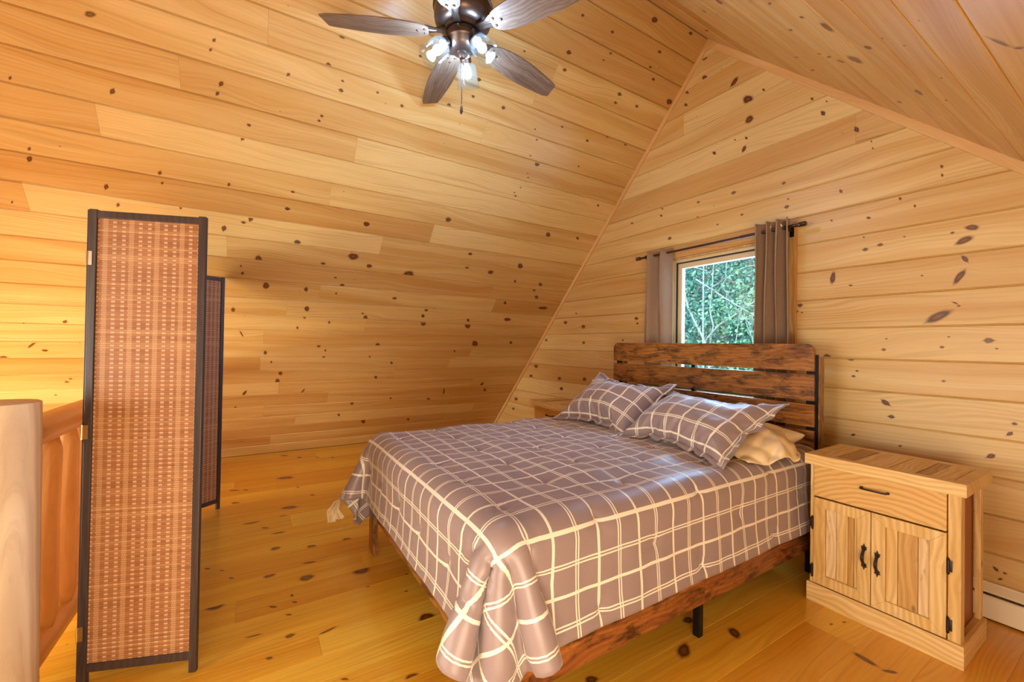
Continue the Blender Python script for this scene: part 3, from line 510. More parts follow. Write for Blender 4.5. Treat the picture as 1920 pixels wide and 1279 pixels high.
bm = bmesh.new(); add_box(bm, -1.99, -1.97, YW+.03, YW+.052, WZ0+.04, WZ0+.075, .002); add_tube(bm, [(-1.98, YW+.035, WZ0+.07), (-1.96, YW+.02, WZ0+.085), (-1.92, YW+.02, WZ0+.085)], .005, 8)
bmobj('crank', bm, M_BRONZE, wroot)
# unseen opposite window, added to let the rear fill light in
w2 = thing('added_rear_window', None, None); w2['kind'] = 'structure'
bm = bmesh.new(); ring(bm, -2.2, -.2, .5, 1.85, .05, YB-.1, YB+.01); add_box(bm, -1.23, -1.17, YB-.08, YB-.01, .55, 1.8, .003); bmobj('window_frame', bm, M_CASE, w2)

# ---------------------------------------------------------------- curtains on their rod
rod = thing('curtain_rod', 'dark bronze curtain rod mounted above the window', 'curtain rod', (-2.05, 3.10, 2.168))
bm = bmesh.new(); add_tube(bm, [(-.70, 0, 0), (.3, 0, 0)], .0095, 16); add_tube(bm, [(.28, 0, 0), (.70, 0, 0)], .012, 16); bmobj('rod_tube', bm, M_BRONZE, rod, True, 40)
for s in (-1, 1):
    bm = bmesh.new()
    add_lathe(bm, [(0, 0), (.013, 0), (.0165, .003), (.0165, .010), (.0150, .012), (.0165, .014), (.0165, .042), (.013, .046), (0, .046)], 20, Matrix.Translation((s*.675, 0, 0)) @ Matrix.Rotation(s*math.pi/2, 4, 'Y'))
    bmobj('finial', bm, M_BRONZE, rod, True, 40)
    bm = bmesh.new(); X = s*.60
    add_box(bm, X-.012, X+.012, .070, .082, -.055, .012, .002); add_box(bm, X-.006, X+.006, .0, .075, -.020, -.008, .001); add_tube(bm, [(X-.008, 0, 0), (X+.008, 0, 0)], .0165, 14)
    bmobj('bracket', bm, M_BLACK, rod)
def curtain(label, xa, xb, zt, zb, nf, amp, phase, grom, tilt=0, seed=0):
    rs = random.Random(seed); root = thing('curtain', label, 'curtain', ((xa+xb)/2, 3.10, zt-.03), group='curtains either side of the window')
    nx, nz = 90, 46; vs = []; fs = []; uv = []
    L = (xb-xa)
    for j in range(nz):
        t = j/(nz-1); z = zt-(zt-zb)*t
        for i in range(nx):
            s = i/(nx-1); ph = 2*math.pi*nf*s+phase
            sq = math.sin(ph+.35*math.sin(2*ph))
            x = xa+L*s+.012*math.sin(2*ph)*(1-.3*t)+.006*math.sin(7*t+4*s)
            y = 3.10+amp*sq*(1-.18*math.sin(2.2*t))+.004*math.sin(9*t+11*s+seed)
            zz = z+(.012*max(0, sq) if j == 0 else 0)+.002*math.sin(40*t+20*s)*(t < .9)
            vs.append((x-(xa+xb)/2, y-3.10, zz-(zt-.03))); uv.append((s*L*2.6, z))
    for j in range(nz-1):
        for i in range(nx-1): a = j*nx+i; fs.append((a, a+1, a+nx+1, a+nx))
    o = meshobj('curtain_panel', vs, fs, M_CURT, root, True, uv)
    m = o.modifiers.new('s', 'SOLIDIFY'); m.thickness = .0022; m.offset = 0
    for (gx, an) in grom:
        bm = bmesh.new(); n = 20; ringv = []
        for k in range(n):
            a = 2*math.pi*k/n; c = Vector((0, 0, 0))
            rg = []
            for q in range(8):
                b = 2*math.pi*q/8; rr = .021+.005*math.cos(b); rg.append(bm.verts.new((rr*math.cos(a), .003*math.sin(b), rr*math.sin(a))))
            ringv.append(rg)
        for k in range(n):
            for q in range(8): bm.faces.new((ringv[k][q], ringv[(k+1) % n][q], ringv[(k+1) % n][(q+1) % 8], ringv[k][(q+1) % 8]))
        g = bmobj('grommet', bm, M_NICKEL, root, True); g.location = (gx, .0, .0); g.rotation_euler = (0, 0, an)
    return root
curtain('taupe grommet curtain bunched at the left side of the window', -2.70, -2.40, 2.20, .74, 2.0, .044, .9, [(-.045, R_(50)), (.085, R_(-12))], seed=1)
curtain('taupe grommet curtain gathered in tight folds at the right side of the window', -1.66, -1.41, 2.225, .74, 3.5, .052, 2.4, [(-.10, R_(60)), (-.02, R_(-60)), (.07, R_(60))], seed=2)

# ---------------------------------------------------------------- baseboard heater
ht = thing('baseboard_heater', 'cream metal baseboard heater along the wall beside the nightstand', 'heater', (-.25, YW, 0))
x0, x1 = -.8, 1.15
bm = bmesh.new(); add_prism(bm, [(-.004, .175), (-.030, .175), (-.030, .167), (-.010, .160), (-.010, .02), (-.004, .02)], x0, x1, Matrix(((0, 0, 1, 0), (1, 0, 0, 0), (0, 1, 0, 0), (0, 0, 0, 1)))); bmobj('back_panel', bm, M_WHITEMETAL, ht)
bm = bmesh.new(); add_prism(bm, [(-.066, .122), (-.072, .116), (-.072, .012), (-.060, .006), (-.056, .006), (-.066, .016), (-.066, .112), (-.058, .122)], x0, x1, Matrix(((0, 0, 1, 0), (1, 0, 0, 0), (0, 1, 0, 0), (0, 0, 0, 1)))); bmobj('front_cover', bm, M_WHITEMETAL, ht)
bm = bmesh.new(); add_prism(bm, [(-.030, .172), (-.034, .160), (-.068, .137), (-.069, .142), (-.036, .167)], x0, x1, Matrix(((0, 0, 1, 0), (1, 0, 0, 0), (0, 1, 0, 0), (0, 0, 0, 1)))); bmobj('damper', bm, M_WHITEMETAL, ht)
box('heating_element', x0+.01, x1-.01, -.056, -.012, .04, .10, M_DARKGAP, ht, .002)

# ---------------------------------------------------------------- bed
BX0, BX1, BY0, BY1 = -2.80, -1.15, .66, 2.88
bed = thing('bed_frame', 'rustic brown wooden bed frame with a slatted headboard and black metal legs', 'bed', ((BX0+BX1)/2, 1.8, 0))
OFF = Vector(((BX0+BX1)/2, 1.8, 0))
def bb(name, x0, x1, y0, y1, z0, z1, mat, bev=.003, parent=bed): return box(name, x0-OFF.x, x1-OFF.x, y0-OFF.y, y1-OFF.y, z0, z1, mat, parent, bev)
for n_, z0, z1 in (('a', 1.200, 1.366), ('b', 1.020, 1.180), ('c', .862, .998), ('d', .712, .840), ('e', .545, .690)):
    x0, x1 = -2.835-OFF.x, -1.185-OFF.x
    bm = bmesh.new(); r = .05; poly = [(x0, z0), (x1, z0)]
    if n_ == 'a':
        poly += [(x1-r+r*math.cos(a), z1-r+r*math.sin(a)) for a in [math.pi/2*k/8 for k in range(9)]]
        poly += [(x0+r-r*math.sin(a), z1-r+r*math.cos(a)) for a in [math.pi/2*k/8 for k in range(9)]]
    else: poly += [(x1, z1), (x0, z1)]
    add_prism(bm, poly, 0, .018, Matrix(((1, 0, 0, 0), (0, 0, -1, BY1-OFF.y+.018), (0, 1, 0, 0), (0, 0, 0, 1))), .0015)
    bmobj('headboard_slat', bm, M_RUSTX, bed)
for x0, x1 in ((-2.80, -2.74), (-1.225, -1.165)): bb('headboard_bracket', x0-.01, x1-.004, BY1+.0183, BY1+.0205, .5, 1.30, M_BLACK, .0005); bb('headboard_post', x0, x1, BY1+.021, BY1+.085, 0, 1.29, M_RUSTZ if x0 < -2 else M_RUSTZ)
bb('headboard_post', -2.03, -2.0, BY1+.0185, BY1+.05, .2, 1.3, M_BLACK)
bb('side_rail', BX1-.022, BX1, BY0+.03, 1.76, .175, .335, M_RUSTY); bb('side_rail', BX1-.022, BX1, 1.762, BY1, .175, .335, M_RUSTY)
bb('side_rail', BX0, BX0+.022, BY0+.03, BY1, .175, .335, M_RUSTY)
bb('foot_rail', BX0+.024, BX1-.024, BY0+.0285, BY0+.050, .195, .335, M_RUSTX)
for x0 in (BX0+.015, BX1-.130): bb('foot_leg', x0+.002, x0+.113, BY0, BY0+.028, 0, .335, M_RUSTZ)
for yy in (1.76, 2.84):
    for xx in (-1.21, -2.77): bb('metal_leg', xx, xx+.032, yy, yy+.032, 0, .30, M_BLACK, .002)
for yy in (1.1, 1.76, 2.4): bb('metal_leg', -1.99, -1.96, yy, yy+.03, 0, .30, M_BLACK, .002)
bb('support_beam', -2.0, -1.95, BY0+.03, BY1, .285, .315, M_BLACK, .002)
bb('support_beam', BX1-.060, BX1-.024, BY0+.03, BY1, .30, .338, M_BLACK, .002); bb('support_beam', BX0+.024, BX0+.060, BY0+.03, BY1, .30, .338, M_BLACK, .002)
for k in range(12): bb('bed_slat', BX0+.03, BX1-.03, .76+.18*k, .84+.18*k, .340, .356, M_RUSTX, .002)
mt = tag(box('mattress', -2.785, -1.17, .70, 2.87, .358, .685, M_MATT, None, .04, 4), 'thick mattress lying on the bed frame beneath the checked comforter', 'mattress')
# comforter: the cloth as it lies, one row of points after another
QNX, QNY, QW, QL = 84, 88, 2.41, 2.56
Q = unpack((
-2829,609,144,-2819,594,167,-2804,584,190,-2784,584,211,-2787,566,234,-2799,551,256,-2810,535,278,-2818,519,300,-2821,502,324,-2795,508,337,-2769,507,351,-2764,536,347,-2761,565,344,-2768,593,341,-2773,621,337,-2750,639,336,-2722,632,338,-2694,638,337,-2665,636,338,-2636,636,338,
-2607,636,338,-2578,636,338,-2549,636,338,-2520,638,338,-2491,634,339,-2462,636,339,-2433,637,339,-2404,636,339,-2375,636,339,-2346,637,339,-2317,636,339,-2288,636,339,-2259,637,339,-2230,633,341,-2202,638,339,-2173,638,339,-2144,636,340,-2115,636,340,-2086,636,340,-2057,637,340,
-2028,636,340,-1999,637,340,-1970,636,340,-1941,636,340,-1912,637,340,-1883,637,340,-1854,637,340,-1825,636,340,-1796,636,340,-1767,636,340,-1738,636,340,-1709,637,340,-1680,637,340,-1651,636,340,-1622,636,340,-1593,636,340,-1564,637,339,-1535,636,339,-1506,636,339,-1477,636,339,
-1448,636,340,-1418,637,339,-1389,637,339,-1360,637,339,-1331,636,339,-1302,636,339,-1273,636,339,-1254,615,341,-1246,587,345,-1240,559,349,-1227,533,353,-1204,516,353,-1176,517,345,-1155,533,333,-1164,553,314,-1185,563,298,-1209,570,282,-1231,581,267,-1239,599,246,-1233,617,224,
-1215,625,203,-1194,627,182,-1173,625,161,-1153,621,142,-9,22,18,-14,19,18,-19,14,18,-20,13,19,1,24,18,7,22,18,5,23,18,2,24,18,0,24,17,-14,2,26,-16,18,19,4,3,30,-7,1,29,-5,2,29,-1,2,30,-2,4,29,
-1,10,28,0,7,29,0,9,28,0,9,28,0,8,28,0,6,29,0,3,29,-1,5,29,-1,8,28,-1,7,28,-1,6,29,0,6,29,-1,5,29,-1,0,29,-1,5,29,-1,7,29,-1,6,29,-1,10,27,0,1,30,0,4,30,
0,7,28,0,8,28,0,8,29,0,7,29,0,8,29,0,8,29,0,9,29,0,9,29,0,8,29,0,8,29,0,8,29,0,9,29,0,8,29,0,8,29,0,7,29,0,5,29,0,7,29,0,8,29,0,8,28,0,7,28,
0,4,30,0,7,29,0,7,29,0,7,29,0,7,28,-1,7,29,-1,7,29,-1,8,29,-1,9,29,0,9,29,-1,4,29,1,4,30,2,5,29,2,5,30,3,6,29,6,9,27,5,14,27,-4,19,22,-8,17,23,-11,13,24,
-10,15,24,-3,21,20,7,22,19,18,13,20,21,6,20,20,1,21,20,-3,22,20,-4,21,2,24,17,-2,24,17,-9,22,18,-22,6,19,-20,13,18,5,23,18,8,21,19,6,22,18,0,24,17,-8,22,18,-9,1,28,-9,2,27,
3,4,29,-2,2,29,0,3,29,0,2,30,-1,8,28,-1,5,29,0,5,29,-1,3,29,-1,2,30,-1,2,29,-1,4,29,0,3,29,0,6,29,0,5,30,0,4,29,-1,3,29,0,1,29,0,3,30,0,2,29,0,3,29,
0,4,29,0,3,30,0,3,29,0,1,29,0,3,30,0,3,30,0,3,29,0,3,29,0,3,29,0,2,29,0,2,29,0,3,29,0,3,29,0,3,29,0,4,29,0,4,29,0,3,29,0,2,29,0,3,29,0,4,29,
0,3,29,0,4,29,0,4,30,0,4,30,0,5,29,0,3,30,0,4,29,0,5,29,0,5,29,0,4,29,0,5,29,0,4,29,0,4,29,0,3,29,0,3,29,1,5,29,2,5,29,2,5,28,5,6,28,6,11,27,
4,16,24,-6,18,23,-11,14,23,-11,14,23,-7,18,22,4,21,20,17,14,20,21,4,21,20,-1,21,20,-4,21,19,-5,22,20,-5,21,3,23,17,1,24,17,-2,24,17,-5,24,17,-21,7,20,-22,7,19,7,22,18,11,20,19,
6,23,18,-3,24,18,-12,15,22,-10,4,28,-3,2,29,-1,3,29,0,2,30,0,3,29,0,3,30,0,3,29,-1,1,29,0,2,30,0,1,29,0,1,29,0,3,30,0,3,30,0,2,30,0,2,29,0,2,29,0,1,29,
0,2,30,0,3,29,0,3,30,0,3,30,0,3,30,0,2,29,0,3,29,0,2,29,0,2,29,0,2,29,0,3,29,0,2,29,0,2,29,0,1,29,0,1,29,0,1,29,0,2,29,0,2,29,0,1,29,0,1,29,
0,1,29,0,1,29,0,2,29,0,3,29,0,3,29,0,2,29,0,2,29,0,2,29,0,2,29,0,2,29,0,3,30,0,3,30,0,4,30,0,4,29,0,2,29,0,2,29,0,2,29,0,3,29,0,3,30,1,4,29,
2,4,29,2,4,30,5,7,28,6,12,26,0,19,23,-7,17,22,-11,14,24,-10,16,23,-2,22,20,15,15,19,20,1,21,20,-2,21,20,-4,22,20,-5,22,20,-3,21,20,1,21,3,24,17,3,24,18,3,24,17,-1,24,18,
-3,23,17,-19,13,20,-14,21,15,4,23,17,6,22,18,4,23,18,-9,20,20,-13,9,25,-3,2,30,0,2,30,0,3,29,0,2,29,0,3,29,0,2,29,0,1,30,0,0,29,0,0,29,0,1,30,0,2,29,0,2,29,
0,2,29,0,2,29,0,1,30,0,1,30,0,1,29,0,3,29,0,3,29,0,2,29,0,2,29,0,2,29,0,3,30,0,2,30,0,1,30,0,2,30,0,2,30,0,2,30,0,1,30,0,1,30,0,1,30,0,1,30,
0,1,30,0,2,30,0,2,30,0,1,30,0,1,30,0,1,30,0,1,30,0,1,30,0,1,30,0,2,30,0,1,30,0,1,30,0,1,29,0,2,29,0,2,29,0,2,29,0,2,29,0,1,30,0,1,30,0,1,30,
0,1,30,-1,2,30,0,4,29,1,5,29,1,5,29,3,5,28,6,8,28,6,15,25,-2,18,22,-12,14,24,-12,12,23,-6,20,21,13,18,19,20,0,21,21,-2,21,20,-4,21,20,-4,21,21,0,21,21,6,20,17,15,19,
3,24,17,6,23,17,5,23,17,5,23,17,2,24,17,1,24,17,-20,0,23,-6,24,16,12,20,18,11,20,18,-1,24,18,-13,14,23,-7,3,28,6,2,29,0,2,30,-1,3,30,0,1,29,0,1,30,0,2,29,0,0,30,
0,1,30,0,1,29,0,2,29,0,1,29,0,1,30,0,1,30,0,0,29,0,1,29,0,2,29,0,2,30,0,2,30,0,2,30,0,1,30,0,1,30,0,1,29,0,2,29,0,2,29,0,2,29,0,1,29,0,2,29,
0,2,29,0,2,29,0,2,29,0,2,29,0,2,29,0,1,29,0,1,29,0,1,29,0,1,29,0,2,29,0,2,29,0,2,29,0,1,29,0,0,29,0,0,29,0,0,29,0,1,30,0,1,30,0,1,30,0,1,29,
0,1,29,0,1,29,0,1,29,0,0,29,0,1,29,0,2,29,0,3,29,1,4,29,0,4,30,4,6,29,6,10,27,3,17,24,-6,18,23,-12,12,23,-9,16,23,9,20,20,21,4,21,21,2,21,20,-3,22,20,-2,22,
21,3,21,19,10,20,14,19,18,5,24,15,1,23,18,3,24,17,2,24,17,3,24,17,6,24,17,4,24,17,1,25,18,-19,-3,24,0,25,18,7,23,18,8,22,17,-7,22,19,-11,5,27,-2,2,29,1,2,29,0,3,29,
0,-1,30,0,2,29,0,1,30,0,1,29,0,1,29,0,2,30,0,1,30,-1,1,30,0,1,29,-1,0,29,0,1,30,-1,0,30,0,1,30,-1,2,29,-1,1,29,-1,0,29,-1,0,29,-1,1,29,0,2,29,0,2,29,
0,1,29,0,1,29,0,1,29,0,0,30,0,1,30,0,1,30,0,1,30,0,1,30,0,1,30,0,1,30,0,1,30,0,1,30,0,2,30,0,2,30,0,1,30,0,1,30,0,1,29,0,1,29,0,1,29,0,1,29,
0,1,29,0,2,29,0,1,29,0,1,30,0,0,30,0,0,30,0,-1,30,0,-1,30,0,0,30,0,1,30,0,2,30,1,5,29,2,5,28,4,6,29,7,12,26,2,18,23,-9,16,23,-11,15,24,3,22,20,20,7,20,
20,-1,21,20,-3,22,20,0,21,21,6,20,17,15,19,9,23,16,-1,26,14,-8,26,12,-23,9,18,-9,22,18,3,23,18,-1,23,17,3,23,17,8,23,16,9,23,15,2,26,16,-20,-3,22,4,24,17,11,21,18,3,24,17,
-12,14,23,-2,1,29,2,1,29,0,2,29,0,0,29,0,0,30,0,1,29,-1,2,29,-1,2,30,-1,2,29,-1,2,29,0,2,29,-1,1,29,0,1,30,-1,1,29,0,2,29,-1,2,29,0,2,29,0,1,29,0,1,29,
0,1,30,0,0,30,-1,0,30,-1,1,30,-1,1,30,0,0,30,0,0,30,0,1,29,0,0,29,0,1,29,0,1,29,0,1,29,0,1,29,0,1,29,0,0,29,0,1,29,0,1,29,0,1,29,0,2,29,0,2,29,
0,1,30,0,1,30,0,1,30,0,1,30,0,2,30,0,1,30,0,1,30,0,0,29,0,0,29,0,1,29,0,0,29,0,0,29,0,-1,29,0,-1,29,0,2,29,1,4,29,1,4,30,6,7,28,6,13,26,-2,18,23,
-13,12,24,-3,20,20,19,10,20,21,-1,21,20,-4,22,21,0,21,20,10,19,13,19,17,4,25,15,-7,25,12,-14,24,11,-18,21,11,-23,-10,15,-25,-3,16,-19,15,18,2,25,18,1,24,17,-3,23,18,2,24,18,11,22,17,
3,26,16,-21,-2,22,6,23,18,14,19,18,-4,23,19,-8,2,29,3,-1,29,-1,1,29,-1,2,30,-1,-1,29,-1,1,29,0,1,30,0,1,29,0,1,29,0,2,30,0,1,30,0,1,30,0,1,29,0,1,29,0,2,30,
0,2,30,0,1,30,0,1,30,0,0,30,0,0,29,0,1,29,0,1,29,0,1,29,0,1,29,-1,0,29,0,0,29,0,0,29,0,1,29,0,1,30,0,1,30,0,1,30,0,0,30,0,0,30,0,1,30,0,0,30,
0,1,30,0,1,30,0,1,29,0,0,29,0,1,29,0,1,29,0,1,29,0,2,29,0,1,29,0,1,29,0,1,29,0,1,30,1,1,30,0,0,30,0,1,30,0,0,30,0,-1,29,0,-2,30,0,1,30,1,5,29,
4,6,28,6,8,28,5,16,24,-9,17,23,-7,17,22,17,15,21,19,-5,21,19,-5,22,21,2,21,17,14,19,8,23,16,-3,26,14,-13,24,11,-18,21,11,-20,19,10,-19,20,10,-20,-16,14,-22,-13,15,-23,-11,15,-25,0,17,
-13,20,18,-2,24,17,-9,22,17,-8,23,17,10,22,17,5,26,17,-21,1,22,9,24,17,11,22,17,-11,15,23,3,0,30,2,1,29,0,-4,29,0,2,29,0,-1,30,0,1,29,0,1,30,0,2,30,0,1,29,0,0,29,
0,0,29,0,0,30,0,1,30,0,2,29,0,2,29,0,2,29,0,1,29,0,1,29,0,1,30,0,1,30,0,2,30,0,1,30,0,0,30,0,1,30,-1,1,30,0,1,30,0,0,30,0,0,29,0,1,29,0,0,29,
0,0,29,0,0,29,0,0,29,0,1,29,0,1,29,0,1,29,0,0,30,0,1,30,0,0,30,0,0,30,0,1,30,0,1,30,0,1,30,0,1,30,0,0,29,1,0,29,0,0,29,1,0,29,1,1,29,1,1,29,
0,4,30,0,-1,29,0,0,29,0,4,29,1,5,29,6,13,26,3,18,23,-11,14,23,12,18,21,21,0,20,21,0,23,21,6,20,13,20,17,1,26,13,-10,25,12,-18,22,10,-20,20,10,-16,22,10,-12,24,11,-9,25,11,
-21,-13,16,-20,-16,15,-19,-17,14,-18,-19,13,-23,-13,15,-22,11,17,-5,23,18,-3,22,18,-14,19,17,6,23,17,12,25,14,-23,4,20,9,24,16,1,24,18,-6,3,29,-4,-2,28,0,4,28,0,-5,30,0,-1,29,0,-1,30,
0,1,29,0,0,30,0,-2,30,0,-2,30,0,-2,30,0,-1,29,0,0,29,0,0,30,0,0,30,0,-1,30,0,-1,30,0,-1,30,0,-1,29,0,0,29,0,0,29,0,0,29,0,0,29,0,-1,29,0,-1,29,-1,-1,30,
0,0,30,0,0,30,0,0,30,0,0,30,0,0,30,0,0,30,0,0,30,0,0,30,0,0,30,0,0,30,0,0,30,0,-1,30,0,0,29,0,0,29,0,0,29,0,0,29,0,0,29,0,-1,29,1,-1,30,0,-1,30,
0,-1,30,0,0,30,0,1,30,0,2,30,0,3,29,0,-1,30,0,-6,29,0,4,29,4,7,29,6,15,25,0,20,22,6,20,21,20,6,19,19,-4,23,18,12,18,6,24,16,-7,25,12,-16,22,11,-18,21,11,-15,23,11,
-10,25,12,-4,27,13,1,27,13,8,25,14,-25,-4,16,-24,-3,16,-24,-2,16,-25,5,15,-23,-9,15,-22,-13,15,-25,0,16,-17,17,18,-4,23,19,-20,15,17,-17,14,19,10,24,17,-22,3,22,10,23,16,-12,14,24,3,1,31,
0,-1,31,0,5,29,0,3,30,-1,5,29,-1,5,30,-1,5,29,-1,5,29,-1,6,29,-1,6,29,0,6,29,0,6,30,0,6,29,0,6,29,0,6,29,0,6,29,0,6,29,0,6,29,0,6,29,0,6,29,0,5,30,
0,5,30,0,6,30,0,6,30,0,6,29,-1,6,29,0,5,29,0,4,29,0,4,29,0,5,29,0,5,29,0,4,29,0,4,29,0,4,29,0,4,29,0,4,29,0,4,29,0,4,30,0,4,30,0,4,30,1,3,30,
1,3,30,1,3,30,0,3,30,0,3,30,0,3,29,0,3,29,0,3,29,0,4,29,1,1,30,0,5,29,0,9,28,-2,-7,29,7,21,19,6,15,25,-10,17,19,18,11,19,19,-2,23,14,19,16,-1,26,14,-14,24,11,
-16,23,11,-12,25,12,-5,26,11,4,26,13,11,24,13,15,21,13,20,16,13,24,12,12,-23,12,13,-25,7,15,-25,5,15,-24,5,15,-26,4,15,-25,-6,15,-23,-12,15,-24,-9,15,-23,7,17,-5,22,19,1,24,17,-20,13,19,
4,23,15,-20,2,25,7,25,17,-3,4,30,-1,14,27,-1,12,27,-1,14,27,0,13,27,0,13,26,0,14,26,0,14,27,0,13,27,0,13,27,-1,13,27,-1,13,26,-1,13,26,0,13,26,0,13,26,0,13,26,0,13,27,
0,13,27,0,13,27,0,13,27,0,14,26,0,14,26,0,13,26,0,13,26,0,12,26,0,12,26,-1,13,26,0,13,26,0,13,27,0,12,27,0,12,27,0,13,27,0,13,27,0,13,27,0,13,27,0,13,27,0,13,27,
0,13,27,0,13,27,1,13,27,0,14,26,0,14,26,0,14,26,0,14,26,0,14,26,0,14,27,0,14,27,0,14,26,0,15,26,0,12,27,1,16,25,0,8,29,3,18,24,4,12,28,4,20,21,16,14,21,20,2,22,
6,24,14,-11,25,13,-13,24,11,-5,26,12,3,26,13,12,24,13,19,19,13,23,12,12,26,7,11,27,-3,10,28,1,12,26,3,13,-4,29,4,-10,27,6,-18,21,10,-25,8,14,-23,11,14,-24,10,14,-25,5,15,-25,-2,15,
-24,-9,14,-26,-7,14,-22,5,18,0,25,16,-19,15,20,-5,24,18,-13,13,26,-3,26,19,0,19,23,-1,21,22,-1,21,21,-1,21,21,-1,21,21,0,20,21,0,20,21,0,21,21,0,21,21,0,21,21,0,21,21,0,21,21,
-1,21,21,0,21,21,0,21,21,0,21,20,0,21,21,0,21,21,0,21,21,0,21,21,0,21,21,0,21,21,0,21,21,0,22,21,0,22,21,1,22,21,0,22,21,0,22,20,0,22,20,0,22,20,0,22,20,0,22,20,
0,22,20,0,22,20,0,22,20,0,22,20,0,22,20,1,22,20,0,22,19,0,22,20,0,22,20,0,22,20,0,22,20,0,22,20,0,22,20,0,22,20,0,22,20,0,21,21,0,22,20,0,21,22,2,23,20,2,21,24,
3,19,23,4,23,18,12,16,21,-3,26,13,-5,25,12,5,26,12,13,23,13,20,16,12,25,9,12,27,0,11,27,-5,11,27,-7,11,27,-8,11,27,-4,11,26,-10,8,26,-13,6,18,23,-3,17,24,-2,16,25,-2,14,27,-1,
7,28,2,2,29,4,-3,29,6,-8,28,8,-13,25,11,-14,21,13,-19,19,13,-22,11,16,2,28,10,-4,28,11,0,30,8,-1,29,12,-1,29,13,-1,27,13,0,26,13,0,27,13,0,27,13,-1,27,13,0,27,12,0,27,12,
0,27,12,0,27,12,0,27,12,0,27,13,0,27,13,-1,27,13,0,27,13,0,27,13,0,27,12,0,27,12,0,27,12,0,27,12,0,27,12,0,27,12,0,27,12,0,27,12,0,27,12,-1,27,12,0,27,12,0,27,12,
0,27,11,0,27,11,0,27,11,0,27,11,0,27,11,0,27,11,0,27,11,0,27,11,0,27,11,0,27,11,0,28,11,0,28,11,0,27,11,0,27,11,0,27,11,0,27,11,0,27,11,0,27,11,0,27,13,1,27,11,
1,27,11,1,27,11,0,28,13,-1,27,11,4,29,12,3,28,12,3,28,10,13,22,12,21,15,13,25,9,13,27,5,12,27,5,12,27,5,12,26,9,11,25,12,12,24,14,11,23,15,11,22,16,11,22,16,11,22,16,12,
27,9,-6,26,10,-6,26,12,-6,26,12,-6,27,12,-6,26,14,-5,23,17,-5,20,21,-3,17,24,-2,11,28,0,6,29,3,-1,29,5,-11,24,13,5,30,3,2,32,5,1,33,3,1,33,2,1,31,3,-1,30,3,0,30,4,
0,30,4,0,30,3,-1,30,3,0,29,3,0,29,3,0,30,3,0,30,3,0,30,2,0,30,2,0,30,2,0,30,2,0,30,2,0,30,2,0,30,2,0,30,2,0,30,2,0,30,1,0,30,1,0,30,1,0,30,1,
0,30,1,1,30,1,0,30,1,0,30,2,0,30,3,0,30,3,0,30,3,0,30,3,0,30,3,0,30,3,0,30,3,0,30,3,0,30,3,0,30,3,0,29,4,0,29,4,0,30,4,0,30,4,0,30,4,0,30,4,
0,30,4,1,30,4,1,29,3,0,29,4,0,30,4,0,30,4,1,30,1,1,31,5,-1,34,4,0,32,5,-2,30,3,2,29,8,2,29,6,2,29,6,1,29,6,1,29,5,-2,29,4,-3,29,5,-4,29,4,-5,29,4,
-6,29,3,-6,29,3,-8,29,3,-8,28,2,26,13,-6,27,12,-6,27,11,-6,26,12,-6,26,12,-6,26,12,-6,27,11,-6,27,10,-6,27,11,-7,27,10,-7,26,13,-6,20,19,-5,15,24,-3,-6,27,9,1,29,0,1,29,-1,
-2,27,2,-1,29,-1,1,30,-3,0,29,-3,0,29,-1,0,30,-1,0,30,-1,0,30,-1,0,30,0,0,29,-2,0,29,-2,0,29,0,0,29,-2,0,29,-2,-1,29,0,0,29,0,0,29,-1,0,30,0,0,29,-2,0,30,0,
0,29,0,0,30,0,0,29,-1,0,30,0,0,30,-1,0,30,0,0,30,0,0,30,-2,0,30,0,0,30,0,0,30,-2,0,30,-2,0,30,0,0,30,-2,0,30,-2,0,30,0,1,30,-3,0,30,-2,0,30,0,0,30,-1,
0,29,0,0,29,-1,0,29,0,0,29,-2,0,29,-1,0,29,0,0,30,-1,0,30,0,0,30,0,0,29,-1,-1,29,0,0,30,-3,-3,27,0,-3,29,1,2,28,7,-11,25,-2,-20,20,-4,-25,14,-6,-26,13,-7,-25,16,-5,
-24,15,-5,-25,15,-5,-25,15,-6,-25,15,-6,-25,15,-5,-26,14,-5,-25,14,-6,-26,15,-5,23,18,-4,22,18,-5,22,19,-4,22,19,-4,21,20,-4,20,21,-3,19,22,-3,17,24,-3,14,25,-1,8,28,0,2,29,0,-3,28,0,
-6,28,1,4,28,-2,2,29,0,1,29,-1,1,29,-2,0,30,1,0,30,3,0,30,0,0,30,-2,0,29,0,0,29,0,0,29,0,0,29,-2,0,30,1,0,30,0,0,30,-2,0,30,1,0,30,1,0,30,-1,0,30,-1,
0,30,0,0,29,-2,0,30,1,0,29,-2,0,30,0,0,29,0,0,30,0,0,29,-1,0,29,0,-1,29,-1,0,29,-1,0,29,0,0,29,-2,0,29,-2,0,29,0,0,29,-1,0,29,-3,0,29,0,0,29,-1,0,29,-3,
-1,29,1,0,29,-1,0,29,-2,0,29,0,0,30,-2,0,30,0,0,30,-2,0,30,0,0,30,-1,0,30,-2,0,29,0,0,29,-1,0,29,0,0,30,0,0,30,0,0,30,2,0,30,-1,-1,30,0,-5,28,-5,5,28,0,
7,28,1,-3,30,0,-15,25,-1,-23,18,-4,-25,16,-6,-25,13,-7,-26,10,-6,-27,8,-7,-28,7,-8,-27,7,-8,-28,6,-8,-27,6,-8,16,24,-3,17,25,-2,15,25,-3,14,26,-2,12,27,-1,10,28,-2,8,29,-1,4,29,-1,
1,30,-1,-1,30,-1,-1,30,-1,0,30,0,1,29,-1,1,30,-1,0,29,1,1,30,0,0,30,0,1,29,-1,0,29,0,0,29,2,0,29,0,0,30,0,1,30,0,0,30,0,0,30,1,0,29,-1,0,29,1,0,29,1,
